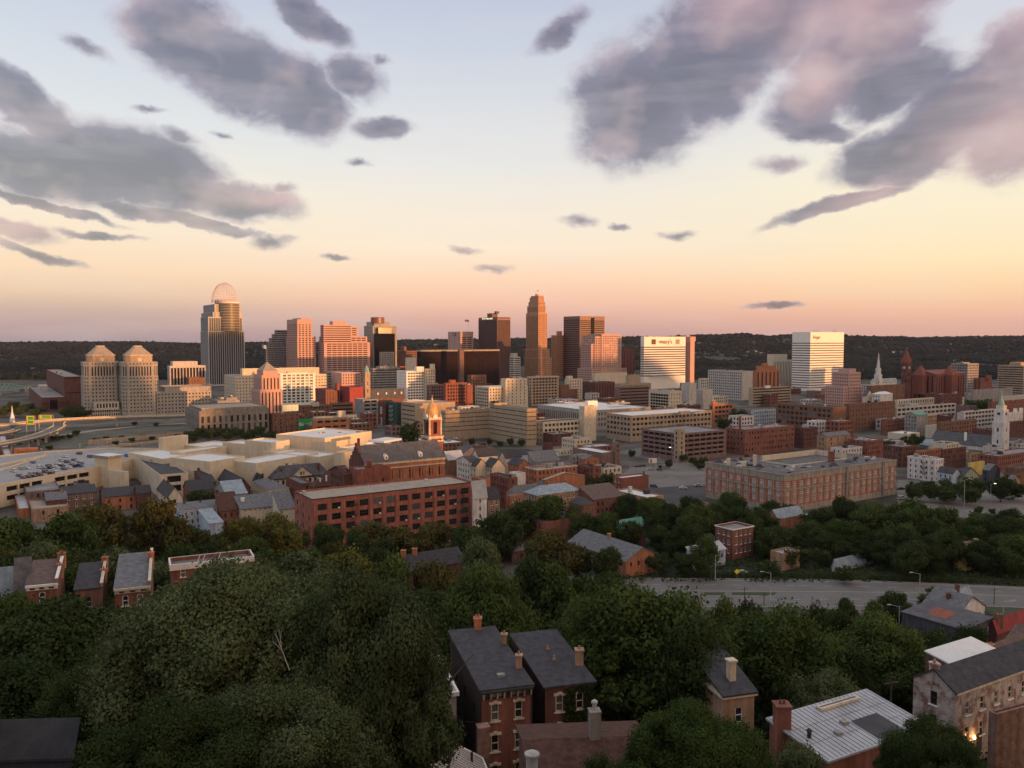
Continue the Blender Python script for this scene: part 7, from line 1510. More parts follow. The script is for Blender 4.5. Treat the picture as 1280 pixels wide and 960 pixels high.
B('brick_house', 'bare brick wall of a flat house beside the porch lamp', 'house', 90, [T(1236, 1246, 1330, 893, None, None)], 'rubble', rm='grey', th=R(24), z0=34)
r = empty('shed', (*at(1265, 950, 72).xy, 38), 'low shed with a curved pale metal roof in the bottom corner', 'shed'); p = at(1262, 938, 74); mb = MB(); n_ = 10; Lc = 9; e = R(24)
for i in range(n_):
    t0, t1 = math.pi * (.1 + .8 * i / n_), math.pi * (.1 + .8 * (i + 1) / n_); f = lambda t, s: (p.x + 3 + math.cos(e) * s - math.sin(e) * 3.4 * math.cos(t), p.y - 3 + math.sin(e) * s + math.cos(e) * 3.4 * math.cos(t), p.z - 2.6 + 2.4 * math.sin(t))
    mb.slab(f(t1, -4), f(t1, Lc), f(t0, Lc), f(t0, -4), .08) if False else mb.poly([f(t0, -4), f(t1, -4), f(t1, Lc), f(t0, Lc)][::-1])
mb.build('curved_roof', RF['metal'], r); mb = MB(); mb.box(p.x + 4, p.y - 3, 36, 11, 6.2, p.z - 2.2 - 36, e); mb.build('wall', W['concd'], r)
# house with standing seam metal roof
r, P, z1, Lu, Lv, tt = B('brick_house', 'low brick house with a seamed grey metal roof and a fat brick chimney', 'house', 80, [T(962, 1035, 1160, 952, None, None)], 'brick', roof=('shed', .9), rm='metal', th=R(28), ov=.3, z0=38, mark='the seamed metal roof')
C0, U, V = Vector(P[0]), (Vector(P[1]) - Vector(P[0])).normalized(), (Vector(P[3]) - Vector(P[0])).normalized()
def rp(fu, fv, dz=.32): c = C0 + U * Lu * fu + V * Lv * fv; return Vector((c.x, c.y, z1 + .9 * fv + dz))
mb = MB(); k = int(Lu / .62)
for i in range(k + 1): mb.tube(rp(i / k, -.02, .27), rp(i / k, 1.02, .27), .035, .035, 4)
for f in (.33, .66): mb.tube(rp(0, f, .25), rp(1, f, .25), .03, .03, 4)
mb.build('roof_seams', TR['grey'], r)
mb = MB(); mb.poly([rp(.52, .05), rp(.78, .05), rp(.78, .5), rp(.52, .5)]); mb.build('tar_patch', RF['black'], r)
mb = MB(); a_ = [rp(.42, .84, .3), rp(.82, .84, .3), rp(.82, .94, .3), rp(.42, .94, .3)]; mb.prism([(q.x, q.y) for q in a_], a_[0].z, a_[0].z + .3); mb.build('rooflight_kerb', TR['cream'], r); mb = MB(); b_ = off_poly([(q.x, q.y) for q in a_], .25); mb.prism(b_, a_[0].z + .3, a_[0].z + .32); mb.build('rooflight', G['g'], r)
c = C0 + U * Lu * .01 + V * Lv * .80; chimney(r, c.x, c.y, z1, 3.2, 1.5, W['brick'], 2)
for fu, fv in ((.3, .35), (.45, .5)): q_ = rp(fu, fv, .2); mb = MB(); mb.box(q_.x, q_.y, q_.z, .7, .7, .35, tt); mb.build('roof_vent', TR['grey'], r)
q_ = rp(.08, .45, .2); mb = MB(); mb.lathe(q_.x, q_.y, [(.22, q_.z), (.22, q_.z + .7), (.36, q_.z + .75), (.1, q_.z + 1)], 10); mb.build('roof_vent', TR['darkt'], r)
r, P, z1, Lu, Lv, tt = B('brick_house', 'small cream fronted house with a white capped chimney beside the big dark trees', 'house', 95, [T(862, 905, 943, 870, st('old', sx=3, fr='white', top=1.6), None)], 'brickt', roof=('shed', 2.6), rm='dark', th=BX, z0=31, cornice=('cream', .4, .3))
C0, U, V = Vector(P[0]), (Vector(P[1]) - Vector(P[0])).normalized(), (Vector(P[3]) - Vector(P[0])).normalized()
c = C0 + U * Lu * .55 + V * 2.2; mb = MB(); mb.box(c.x, c.y, z1 - .5, .85, .85, 3.6, tt); mb.box(c.x, c.y, z1 + 3.1, 1.15, 1.15, .22, tt); mb.build('chimney', TR['cream'], r)

# ------------------------------------------------------------------ further small blocks filling the streets between the larger ones
def inpoly(x, y, P):
    c = False; n_ = len(P)
    for i in range(n_):
        x1, y1 = P[i][0], P[i][1]; x2, y2 = P[i - 1][0], P[i - 1][1]
        if (y1 > y) != (y2 > y) and x < (x2 - x1) * (y - y1) / (y2 - y1) + x1: c = not c
    return c
NOB = [(-200, 515, 245, 566), (-200, 566, 120, 612), (764, 570, 888, 632), (1118, 596, 1400, 655), (560, 552, 680, 566), (770, 556, 890, 580), (870, 600, 1125, 670), (225, 528, 345, 562)]
rd = random.Random(1234); FIL = []
GX = [(P, min(p[0] for p in P) - 14, max(p[0] for p in P) + 14, min(p[1] for p in P) - 14, max(p[1] for p in P) + 14) for P, _ in FOOT]
def clear_of(Q):
    xs_, ys_ = [q[0] for q in Q], [q[1] for q in Q]
    for P, x0, x1, y0, y1 in GX:
        if max(xs_) < x0 or min(xs_) > x1 or max(ys_) < y0 or min(ys_) > y1: continue
        if any(inpoly(q[0], q[1], P) for q in Q) or any(inpoly(p[0], p[1], Q) for p in P): return False
    return True
for it in range(7000):
    if len(FIL) >= 190: break
    px, D = rd.uniform(0, 1285), 385 * (3.6 ** rd.random()); c = at(px, 500, D); c = Vector((c.x, D)); Lu, Lv = rd.uniform(9, 24), rd.uniform(9, 17)
    if D < 560: Lu, Lv = rd.uniform(7, 14), rd.uniform(8, 13)
    b = proj((c.x, c.y, 0))
    if b[0] < 245 and D > 470: continue
    if any(r_[0] < b[0] < r_[2] and r_[1] < b[1] < r_[3] for r_ in NOB): continue
    Q = quad_poly((c.x, c.y), Lu, Lv, TH); Qb = off_poly(Q, -1.4)
    if not clear_of(Qb + [tuple((Vector(Qb[i]) + Vector(Qb[i - 1])) / 2) for i in range(4)] + [tuple((Vector(Qb[0]) + Vector(Qb[2])) / 2)]): continue
    h = rd.uniform(6, 11) if D < 700 else rd.uniform(8, 16)
    FIL.append((Q, h, D, Lu, Lv)); GX.append((Q, min(p[0] for p in Q) - 3, max(p[0] for p in Q) + 3, min(p[1] for p in Q) - 3, max(p[1] for p in Q) + 3)); FOOT.append((Q, h))
WK = [('brick', 'red brick'), ('brickd', 'dark brick'), ('brickb', 'brown brick'), ('brickt', 'tan brick'), ('brickp', 'purple grey brick'), ('creamw', 'cream'), ('whitep', 'white'), ('conc', 'pale concrete')]
RK = [('flat', 'grey'), ('black', 'black'), ('white', 'white'), ('metal', 'metal'), ('tan', 'tan')]; FL = {}
for Q, h, D, Lu, Lv in FIL:
    wk, wn = rd.choice(WK); rk, rn_ = rd.choice(RK); pitched = D < 560 and rd.random() < .5
    if pitched: rk, rn_ = rd.choice([('grey', 'grey'), ('dark', 'dark'), ('maroon', 'maroon'), ('slate', 'slate')])
    r = empty('city_block' if not pitched else 'small_house', (*Q[0], -.2), None, 'house' if pitched else 'building', 'small blocks filling the town'); ops = []; mb = MB()
    s_ = st('oldp', w=1.2, h=1.8, sx=3.2) if D < 700 else st('far', w=2.0, sx=3.8, top=1.6, base=1)
    facade(mb, Q[0], Q[1], -.2, h, s_, ops); facade(mb, Q[3], Q[0], -.2, h, s_ if rd.random() < .6 else None, ops); facade(mb, Q[1], Q[2], -.2, h, None, ops); facade(mb, Q[2], Q[3], -.2, h, None, ops)
    if pitched: roof_on(r, Q, h, (rd.choice(['gu', 'gv', 'hip']), rd.uniform(2, 3.6)), RF[rk], None, mb)
    else:
        In = off_poly(Q, .3)
        for k in range(4):
            j = (k + 1) % 4; mb.poly([(*Q[k], h), (*Q[j], h), (*In[j], h), (*In[k], h)]); mb.poly([(*In[k], h), (*In[j], h), (*In[j], h - .6), (*In[k], h - .6)])
        q = MB(); q.poly([(*p, h - .6) for p in In]); q.build('roof', RF[rk], r)
        for k in range(rd.randrange(1, 4)):
            c = Vector(Q[0]).lerp(Vector(Q[2]), rd.uniform(.25, .75)) + Vector((rd.uniform(-2, 2), rd.uniform(-2, 2))); q = MB(); q.box(c.x, c.y, h - .65, rd.uniform(1, 2.6), rd.uniform(1, 2), rd.uniform(1, 2), TH); q.build('rooftop_unit', rd.choice([TR['unit'], TR['grey'], TR['darkt']]), r)
    mb.build('wall', W[wk], r); put_windows(r, ops, 40)
    if pitched or rd.random() < .4: c = Vector(Q[0]).lerp(Vector(Q[2]), .4); chimney(r, c.x, c.y, h + (1 if pitched else -.5), 1.8, .8, W[rd.choice(['brickd', 'brickb', 'brick'])])
    b = proj((Q[0][0], Q[0][1], h)); best = min(MARKS, key=lambda m: (m[1] - b[0]) ** 2 + (2 * (m[2] - b[1])) ** 2 + (250 * (math.log(m[3]) - math.log(D))) ** 2 * .3)
    rel = ('in front of' if D < best[3] else 'behind') if abs(b[0] - best[1]) < 45 else ('left of' if b[0] < best[1] else 'right of')
    FL.setdefault(f"small {wn} {'house' if pitched else 'block'} with {rn_} roof {rel} {best[0]}", []).append((b[0], r))
for k, lst in FL.items():
    lst.sort(key=lambda e: e[0])
    for i, (_, r) in enumerate(lst):
        lab = k if len(lst) == 1 else ('leftmost' if i == 0 else 'rightmost' if i == len(lst) - 1 else 'middle' if len(lst) == 3 else ['second', 'third', 'fourth', 'fifth', 'sixth', 'seventh'][min(5, i - 1)]) + ' ' + k
        while len(lab.split()) > 16: lab = lab.replace('small ', '', 1) if 'small ' in lab else ' '.join(lab.split()[:16])
        r['label'] = lab
# ------------------------------------------------------------------ elevated highway, bridge, signs
concm = W['conc']
def overpass(label, pts, z, w, pier_every, rail=TR['cream']):
    P = [gp(x, y, z).xy for x, y in pts]; dense = []
    for i in range(len(P) - 1):
        p0, p1, p2, p3 = P[max(0, i - 1)], P[i], P[i + 1], P[min(len(P) - 1, i + 2)]
        for k in range(8):
            t = k / 8; dense.append(.5 * ((2 * p1) + (p2 - p0) * t + (2 * p0 - 5 * p1 + 4 * p2 - p3) * t * t + (3 * p1 - p0 - 3 * p2 + p3) * t ** 3))
    dense.append(P[-1]); L, Rr = ribbon(dense, w)
    r = empty('overpass', (*dense[0], 0), label, 'overpass')
    mb = MB(); rl = MB(); n_ = len(dense)
    for i in range(n_ - 1):
        a, b, c, d = L[i], L[i + 1], Rr[i + 1], Rr[i]
        mb.poly([(*d, z), (*c, z), (*b, z), (*a, z)]); mb.poly([(*a, z - 1.3), (*b, z - 1.3), (*c, z - 1.3), (*d, z - 1.3)])
        for (s, e) in ((a, b), (c, d)):
            mb.poly([(*s, z - 1.3), (*s, z), (*e, z), (*e, z - 1.3)])
        for (s, e, nn) in ((a, b, 1), (d, c, -1)):
            dv = (e - s).normalized(); nv = Vector((-dv.y, dv.x)) * .3 * -nn
            rl.prism([tuple(s), tuple(s + nv), tuple(e + nv), tuple(e)] if nn < 0 else [tuple(s), tuple(e), tuple(e + nv), tuple(s + nv)][::-1] if False else [tuple(s), tuple(s + nv), tuple(e + nv), tuple(e)], z + .003, z + 1.0)
    mb.build('deck', [asph], r); rl.build('parapet', rail, r)
    s = 0
    for i in range(1, n_ - 1):
        s += (dense[i] - dense[i - 1]).length
        if s > pier_every:
            s = 0; q = MB(); dv = (dense[i + 1] - dense[i - 1]).normalized(); an = math.atan2(dv.y, dv.x)
            q.box(*dense[i], -.2, 1.4, 1.6, z - 2.2, an); q.box(*dense[i], z - 2.4, 1.6, w * .8, 1.15, an); q.build('pier', concm, r)
    return dense
overpass('long pale elevated highway ramp passing in front of the twin octagonal towers', [(-60, 537), (0, 532), (60, 526), (110, 523), (160, 521.2), (232, 519.5)], 9, 11, 45)
overpass('curving lower highway ramp on many short piers at the edge of the view', [(-70, 566), (-20, 558), (30, 549), (60, 540), (75, 532)], 8, 10, 18)
overpass('short pale side ramp joining the curving lower ramp', [(-60, 548), (-20, 544), (8, 541), (22, 537)], 6, 6, 30)
rw = [gp(x, y, 0).xy for x, y in ((80, 575), (125, 556), (170, 548), (232, 541), (300, 537))]
for z_, off, lab, w_ in ((.03, 0, 'road climbing out of the highway trench', 12),):
    L, Rr = ribbon(rw, w_); mb = MB()
    for i in range(len(rw) - 1): mb.poly([(*Rr[i], z_ + .03), (*Rr[i + 1], z_ + .03), (*L[i + 1], z_ + .03), (*L[i], z_ + .03)])
    tag(mb.build('highway', asph), lab, None, kind='structure')
pale = mat('pale_highway_concrete', (.27, .25, .225), var=.2, scale=.06, streak=0)
for pts_, w_, nm_, lab_ in ((((70, 545), (120, 538), (180, 532), (240, 529)), 9, 'slip_road', 'pale concrete slip road curving through the highway trench'), (((-40, 551), (20, 541), (80, 533), (150, 528), (235, 524)), 14, 'lower_highway', 'lower highway lanes under the elevated ramp'), (((90, 565), (150, 555), (235, 551)), 5, 'access_road', 'narrow access road behind the cream garage')):
    Pd = [gp(x, y, 0).xy for x, y in pts_]; L, Rr = ribbon(Pd, w_); mb = MB()
    for i in range(len(Pd) - 1): mb.poly([(*Rr[i], .07 + w_ * .002), (*Rr[i + 1], .07 + w_ * .002), (*L[i + 1], .07 + w_ * .002), (*L[i], .07 + w_ * .002)])
    tag(mb.build(nm_, pale if w_ != 14 else asph), lab_, None, kind='structure')
r = empty('retaining_wall', (*gp(170, 552, 0).xy, 0), 'long tan retaining wall beside the road in the highway trench', 'wall'); 
for (a, b, h) in (((110, 556), (232, 545), 4), ((125, 562), (235, 548), 2.0)):
    A_, B_ = gp(*a, 0), gp(*b, 0); d = B_ - A_; mb = MB(); mb.box((A_.x + B_.x) / 2, (A_.y + B_.y) / 2, -.2, d.xy.length, .8, h, math.atan2(d.y, d.x)); mb.build('wall_panel', W['tan'], r)
# truss bridge
r = empty('truss_bridge', (*gp(10, 497, 0).xy, 0), 'pale green steel truss bridge at the far left edge', 'bridge')
A_, B_ = at(-45, 494, 1180), at(36, 494, 1330); d = (B_ - A_).xy; L = d.length; d.normalize(); n2 = Vector((-d.y, d.x))
for s_ in (-4, 4):
    mb = MB(); K = 14; hs = [2 + 9 * math.sin(math.pi * min(1, .12 + i / K * .9)) for i in range(K + 1)]; zb_ = 7
    for i in range(K):
        p0, p1 = A_.xy + n2 * s_ + d * L * i / K, A_.xy + n2 * s_ + d * L * (i + 1) / K
        mb.tube((*p0, zb_), (*p1, zb_), .5, .5, 4); mb.tube((*p0, zb_ + hs[i]), (*p1, zb_ + hs[i + 1]), .5, .5, 4); mb.tube((*p0, zb_), (*p0, zb_ + hs[i]), .35, .35, 4); mb.tube((*p0, zb_), (*p1, zb_ + hs[i + 1]), .3, .3, 4)
    mb.build('truss', TR['verd'], r)
mb = MB(); c = A_.xy + d * L / 2; mb.box(*c, 6, L, 9, .8, math.atan2(d.y, d.x)); mb.build('deck', W['concd'], r)
for f in (.1, .5, .9): c = A_.xy + d * L * f; mb = MB(); mb.box(*c, -.2, 3, 9, 6.3, math.atan2(d.y, d.x)); mb.build('pier', W['stone'], r)
# overhead highway signs
sy, sg = mat('sign_yellow', (.62, .45, .03), var=.05, streak=.02), mat('sign_green', (.04, .33, .08), var=.05, streak=.02)
for lab, px, y0, y1, wpx, D, panels in (('tall stacked yellow and green highway sign over the ramps', 38, 519.5, 531, 9, 690, ((0, .0, .45, 1), (0, .5, 1, 0))), ('wide green and yellow highway sign right of the stacked sign', 57, 518.5, 524, 15, 720, ((0, 0, 1, 1), (.12, .1, .85, 0)))):
    p = at(px, y1, D); zt_ = at(px, y0, D).z; w_ = wpx * D / F; h_ = zt_ - p.z; r = empty('highway_sign', (p.x, p.y, 0), lab, 'road sign')
    mb = MB(); mb.tube((p.x - w_ * .6, p.y + .6, -.2), (p.x - w_ * .6, p.y + .6, zt_), .25, .2, 6); mb.tube((p.x + w_ * .6, p.y + .6, -.2), (p.x + w_ * .6, p.y + .6, zt_), .25, .2, 6); mb.tube((p.x - w_ * .6, p.y + .6, zt_ - .5), (p.x + w_ * .6, p.y + .6, zt_ - .5), .2, .2, 6); mb.build('gantry', TR['steel'], r)
    mb = MB(); mb.box(p.x, p.y, p.z + h_ * .02, w_, .2, h_ * .96); mb.build('sign_panel', sy, r)
    mb = MB(); mb.box(p.x + w_ * .05, p.y - .14, p.z + h_ * .16, w_ * .74, .1, h_ * .28); mb.box(p.x + w_ * .06, p.y - .14, p.z + h_ * .55, w_ * .7, .1, h_ * .32); mb.build('green_panel', sg, r)
q = at(15, 510, 850); r = empty('white_pyramid_tent', (q.x, q.y, 0), 'small white pointed tent beside the dark trees near the bridge', 'tent'); mb = MB(); mb.lathe(q.x, q.y, [(2.6, 0), (2.2, 4), (.9, 9), (.2, at(15, 507.5, 850).z)], 8); mb.build('canopy', TR['white'], r)

# ------------------------------------------------------------------ cars
carglass = mat('car_glass', (.015, .016, .02), rough=.1, spec=.8, var=.05, streak=0); tyre = mat('tyre_rubber', (.015, .015, .015), var=.1)
def carpaint(n_, c):
    m = mat('car_paint_' + n_, c, rough=.35, spec=.6, var=.03, streak=0, scale=2); return m
CARC = {'white': (.62, .62, .62), 'silver': (.36, .37, .39), 'dark grey': (.06, .06, .065), 'black': (.015, .015, .018), 'dark red': (.16, .02, .02), 'blue': (.05, .09, .22)}
def car_body(van):
    mb = MB(); L, Wd_ = 4.5, 1.78
    prof = [(-2.25, .35), (-2.25, .78), (-1.95, .92), (-1.55, .96), (1.0, .98), (1.75, .90), (2.2, .72), (2.25, .35)] if not van else [(-2.3, .35), (-2.3, 1.0), (-2.25, 1.05), (1.2, 1.05), (1.9, .95), (2.25, .75), (2.3, .35)]
    n_ = len(prof); i0 = len(mb.v)
    for s in (-1, 1): mb.v += [(x, s * Wd_ / 2 * (1 if .5 < z < .9 else .96), z) for x, z in prof]
    for k in range(n_):
        j = (k + 1) % n_; mb.f.append((k, n_ + k, n_ + j, j)); mb.m.append(0)
    mb.f.append(tuple(range(n_))); mb.f.append(tuple(range(2 * n_ - 1, n_ - 1, -1))); mb.m += [0, 0]
    rz = 1.44 if not van else 1.78; a = (-1.25, .72) if not van else (-2.1, .9); b0 = (-1.75, 1.3) if not van else (-2.22, 1.55)
    mb.slab((a[0], -.68, rz), (a[1] - .15, -.68, rz), (a[1] - .15, .68, rz), (a[0], .68, rz), .05)
    for (x0, x1) in ((b0[0], a[0]), (b0[1], a[1] - .15), (-.3, -.3)):
        for s in (-1, 1): mb.tube((x0, s * .82, .95), (x1, s * .68, rz - .02), .045, .045, 4)
    return mb
def car_glass(van):
    mb = MB(); rz = 1.40 if not van else 1.74; a = (-1.25, .57) if not van else (-2.1, .75); b0 = (-1.75, 1.3) if not van else (-2.22, 1.55)
    B4 = [(b0[0], -.8), (b0[1], -.8), (b0[1], .8), (b0[0], .8)]; T4 = [(a[0], -.67), (a[1], -.67), (a[1], .67), (a[0], .67)]; mb.frus(B4, T4, .94, rz); return mb
wmb = MB(); wmb.tube((0, -.11, 0), (0, .11, 0), .32, .32, 12); wme = wmb.mesh('wheel', [tyre])
CARM = {}
for van in (0, 1):
    gl = car_glass(van).mesh('windows', [carglass])
    for cn, cc in CARC.items(): CARM[(cn, van)] = (car_body(van).mesh('body', [carpaint(cn.replace(' ', '_'), cc)]), gl)
CARS = []
def car(x, y, z, rot, col, van, place, group):
    o = bpy.data.objects.new('parked_car', None); COL.objects.link(o); o.location = (x, y, z); o.rotation_euler = (0, 0, rot)
    for nm, me in zip(('body', 'windows'), CARM[(col, van)]): q = bpy.data.objects.new(nm, me); COL.objects.link(q); q.parent = o
    for sx_, sy_ in ((-1.4, -.8), (1.4, -.8), (-1.4, .8), (1.4, .8)): q = bpy.data.objects.new('wheel', wme); COL.objects.link(q); q.parent = o; q.location = (sx_, sy_, .32)
    CARS.append((o, col + (' van' if van else ' car'), place, proj((x, y, z)), group)); return o
rd = random.Random(21)
deck = [(41, 579), (17, 590), (27, 586.5), (34, 586), (24, 595.5), (29, 598), (38.5, 594), (45, 592.5), (50, 594.5), (50, 585.5), (60.5, 583), (67, 589), (72, 580.5), (80, 587), (57, 591), (55, 586), (81, 571.5), (99, 568), (76, 576.5), (84, 578.5), (93, 576), (98, 577), (92, 584), (86, 585), (90, 582), (100, 583.5), (113, 572), (169, 567.5), (160, 571), (64, 593.5), (43, 596.5), (35, 597), (62, 586), (77, 583), (70, 585), (101, 580)]
cols = ['silver', 'dark grey', 'black', 'white', 'blue', 'silver', 'dark grey', 'dark red', 'white', 'black']
for i, (x, y) in enumerate(deck):
    p = gp(x, y, 11.0); A_, B_ = gp(16, 598, 11), gp(112, 577, 11); d = (B_ - A_).xy; car(p.x, p.y, 11.02, math.atan2(d.y, d.x) + R(70) + rd.uniform(-.06, .06) + (math.pi if rd.random() < .5 else 0), cols[rd.randrange(10)], 1 if rd.random() < .3 else 0, 'on the roof deck of the cream garage', 'cars parked on the garage roof deck')
for x, y, rot, c_, v_, pl_ in ((813, 587.5, .2, 'silver', 0, 'in the open parking lot'), (824, 588, -.3, 'dark grey', 0, 'in the open parking lot'), (827, 585, .3, 'black', 1, 'in the open parking lot'), (831, 585, .3, 'white', 1, 'in the open parking lot'), (797, 583.5, .1, 'dark grey', 0, 'in the open parking lot'), (803, 583, .1, 'black', 0, 'in the open parking lot'),
                               (854, 611, -.05, 'white', 0, 'on the dark side street'), (873, 608, -.05, 'silver', 0, 'on the dark side street'), (817, 609, -.1, 'dark grey', 1, 'on the dark side street'), (1126, 612, .1, 'black', 0, 'in the lot by the white apartments'), (1127, 624, .3, 'white', 1, 'in the lot by the white apartments'), (1273, 621, .1, 'silver', 0, 'in the lot by the white apartments'), (1262, 624, .1, 'blue', 0, 'in the lot by the white apartments'),
                               (928, 717.5, .1, 'silver', 0, 'beside the road hedge'), (16, 545.5, .5, 'dark red', 0, 'on the lower highway ramp')):
    zc = 8.02 if y == 545.5 else .05; p = gp(x, y, zc); car(p.x, p.y, zc, rot, c_, v_, pl_, 'cars standing ' + pl_)
ORD = ['first', 'second', 'third', 'fourth', 'fifth', 'sixth', 'seventh', 'eighth', 'ninth', 'tenth', 'eleventh', 'twelfth', 'thirteenth', 'fourteenth', 'fifteenth', 'sixteenth', 'seventeenth', 'eighteenth', 'nineteenth', 'twentieth']
grp = {}
for c in CARS: grp.setdefault((c[1], c[2]), []).append(c)
for (k, pl_), lst in grp.items():
    lst.sort(key=lambda c: c[3][0])
    for i, c in enumerate(lst):
        lab = f'{k} {pl_}' if len(lst) == 1 else f'{ORD[i]} {k} from the left {pl_}'
        tag(c[0], lab, 'van' if 'van' in k else 'car', c[4])

# ------------------------------------------------------------------ street lamps, poles and small signs
def lamp(px, ytop, ybase, label, arm=1, lit=False, kind='street_lamp'):
    p = gp(px, ybase, 0); h = at(px, ytop, p.y).z; return lampw(p.x, p.y, 0, h, label, arm, lit, kind)
def lampw(x, y, z, h, label, arm=1, lit=False, kind='street_lamp', w=2.6):
    r = empty(kind, (x, y, z), label, 'street lamp' if kind == 'street_lamp' else 'pole'); mb = MB(); mb.tube((x, y, z - .2), (x, y, z + h), .17, .10, 8); mb.build('pole', TR['steel'] if kind == 'street_lamp' else mat('pole_wood', (.10, .075, .06)), r)
    if kind == 'street_lamp':
        mb = MB(); mb.tube((x, y, z + h - .2), (x - arm * w, y - .4, z + h + .5), .07, .06, 6); mb.build('arm', TR['steel'], r); mb = MB(); mb.box(x - arm * (w + .4), y - .4, z + h + .42, 1.0, .4, .2); mb.build('lamp_head', emit('lamp_glow_white', (1, .9, .75), 4) if lit else TR['unit'], r)
    else:
        mb = MB(); mb.box(x, y, z + h - .9, 2.4, .12, .14, .3); mb.build('crossarm', mat('pole_wood', (.10, .075, .06)), r)
    return r
lamp(1149, 717, 757, 'grey street lamp leaning over the wide road left of the bush', 1); lamp(963, 716, 753, 'tall thin street lamp on the near edge of the wide road', 1); lamp(894, 694, 727, 'street lamp by the three storey brick house', -1); lamp(1254, 752, 767, 'short street lamp behind the white clapboard house', -1)
lampw(*at(1124, 772, 225).xy, 2.5, 9, 'street lamp beside the slate sided house', 1)
lamp(930.5, 733, 756, 'dark timber pole on the near edge of the wide road', kind='utility_pole'); lamp(955, 741, 757, 'short dark timber post beside the tall thin street lamp', kind='utility_pole')
p = at(1114.5, 846, 108); zg = terrain(p.x, p.y); lampw(p.x, p.y, zg, p.z - zg, 'grey timber utility pole among the dark trees left of the peeling house', kind='utility_pole')
p = at(1243, 738, 262); lampw(p.x, p.y, 0, at(1243, 746, 262).z + 3, 'timber pole on the roadside behind the red roof', kind='utility_pole')
p = gp(921, 723, 0); r = empty('road_sign', (p.x, p.y, 0), 'yellow warning sign on a post beside the wide road', 'road sign'); mb = MB(); mb.tube((p.x, p.y, -.1), (p.x, p.y, 1.8), .05, .05, 6); mb.build('post', TR['steel'], r)
mb = MB(); zc = 2.5; mb.poly([(p.x - .95, p.y - .04, zc), (p.x, p.y - .04, zc - .95), (p.x + .95, p.y - .04, zc), (p.x, p.y - .04, zc + .95)]); mb.poly([(p.x - .95, p.y + .02, zc), (p.x, p.y + .02, zc + .95), (p.x + .95, p.y + .02, zc), (p.x, p.y + .02, zc - .95)]); mb.build('sign_plate', mat('sign_bright_yellow', (.85, .62, .02), var=.03, streak=0), r)
for i, (px, yb, lab, lit) in enumerate(((802, 566, 'lamp post at the near corner of the brown brick garage', True), (841, 577, 'lamp post under the stair tower of the brown brick garage', True), (820, 592, 'lamp post in the middle of the open parking lot', False), (788, 597, 'lamp post at the left end of the open parking lot', False), (1238, 628, 'lamp post by the big round tree in the grey lot', True), (886, 570, 'lamp post at the street corner behind the courtyard block', True), (1204, 668, 'tall pole lamp in front of the pale green street tree', False))):
    p = gp(px, yb, 0); lampw(p.x, p.y, 0, 9.5 if i < 6 else 24, lab, 1 if i % 2 else -1, lit, w=1.6)
# utility wires near the houses
mb = MB(); a, b = at(560, 899, 93), at(850, 902, 93)
for i in range(16):
    f = lambda t: a.lerp(b, t) - Vector((0, 0, 1.0 * math.sin(math.pi * t))); mb.tube(f(i / 16), f((i + 1) / 16), .018, .018, 4)
tag(mb.build('overhead_wire', TR['darkt'], None, tuple(a)), 'thin overhead wire crossing in front of the row houses', 'wire')
# ------------------------------------------------------------------ trees
def TP(*a, **k): return tree_px(*a, **k)
# big trees of the near slope
TP(285, 702, 63, 165, 'hero', 'grey', 0); TP(455, 706, 60, 112, 'hero', 'grey', 1)
TP(150, 800, 70, 95, 'hero', 'dark', 1); TP(60, 748, 92, 95, 'near', 'dark', 0); TP(5, 735, 100, 60, 'near', 'mid', 1); TP(20, 830, 78, 90, 'near', 'dark', 2)
TP(112, 759, 118, 45, 'near', 'dark', 2); TP(350, 850, 52, 130, 'hero', 'grey', 1); TP(220, 880, 48, 130, 'hero', 'dark', 1)
TP(805, 724, 112, 108, 'near', 'mid', 0); TP(735, 735, 128, 62, 'near', 'mid', 1); TP(865, 775, 104, 62, 'near', 'dark', 2); TP(610, 708, 150, 62, 'near', 'mid', 2); TP(545, 730, 165, 48, 'near', 'dark', 0)
TP(985, 752, 122, 84, 'near', 'mid', 1); TP(925, 770, 135, 52, 'near', 'dark', 0); TP(1105, 772, 132, 66, 'near', 'mid', 2); TP(1045, 800, 120, 52, 'near', 'dark', 1); TP(1062, 760, 150, 45, 'near', 'dark', 0)
TP(870, 882, 62, 98, 'hero', 'mid', 2); TP(1165, 897, 66, 68, 'hero', 'dark', 1); TP(1000, 925, 64, 50, 'near', 'grey', 0); TP(750, 945, 50, 40, 'near', 'dark', 2)
TP(1215, 778, 165, 30, 'near', 'dark', 0); TP(1180, 800, 150, 36, 'near', 'dark', 1)
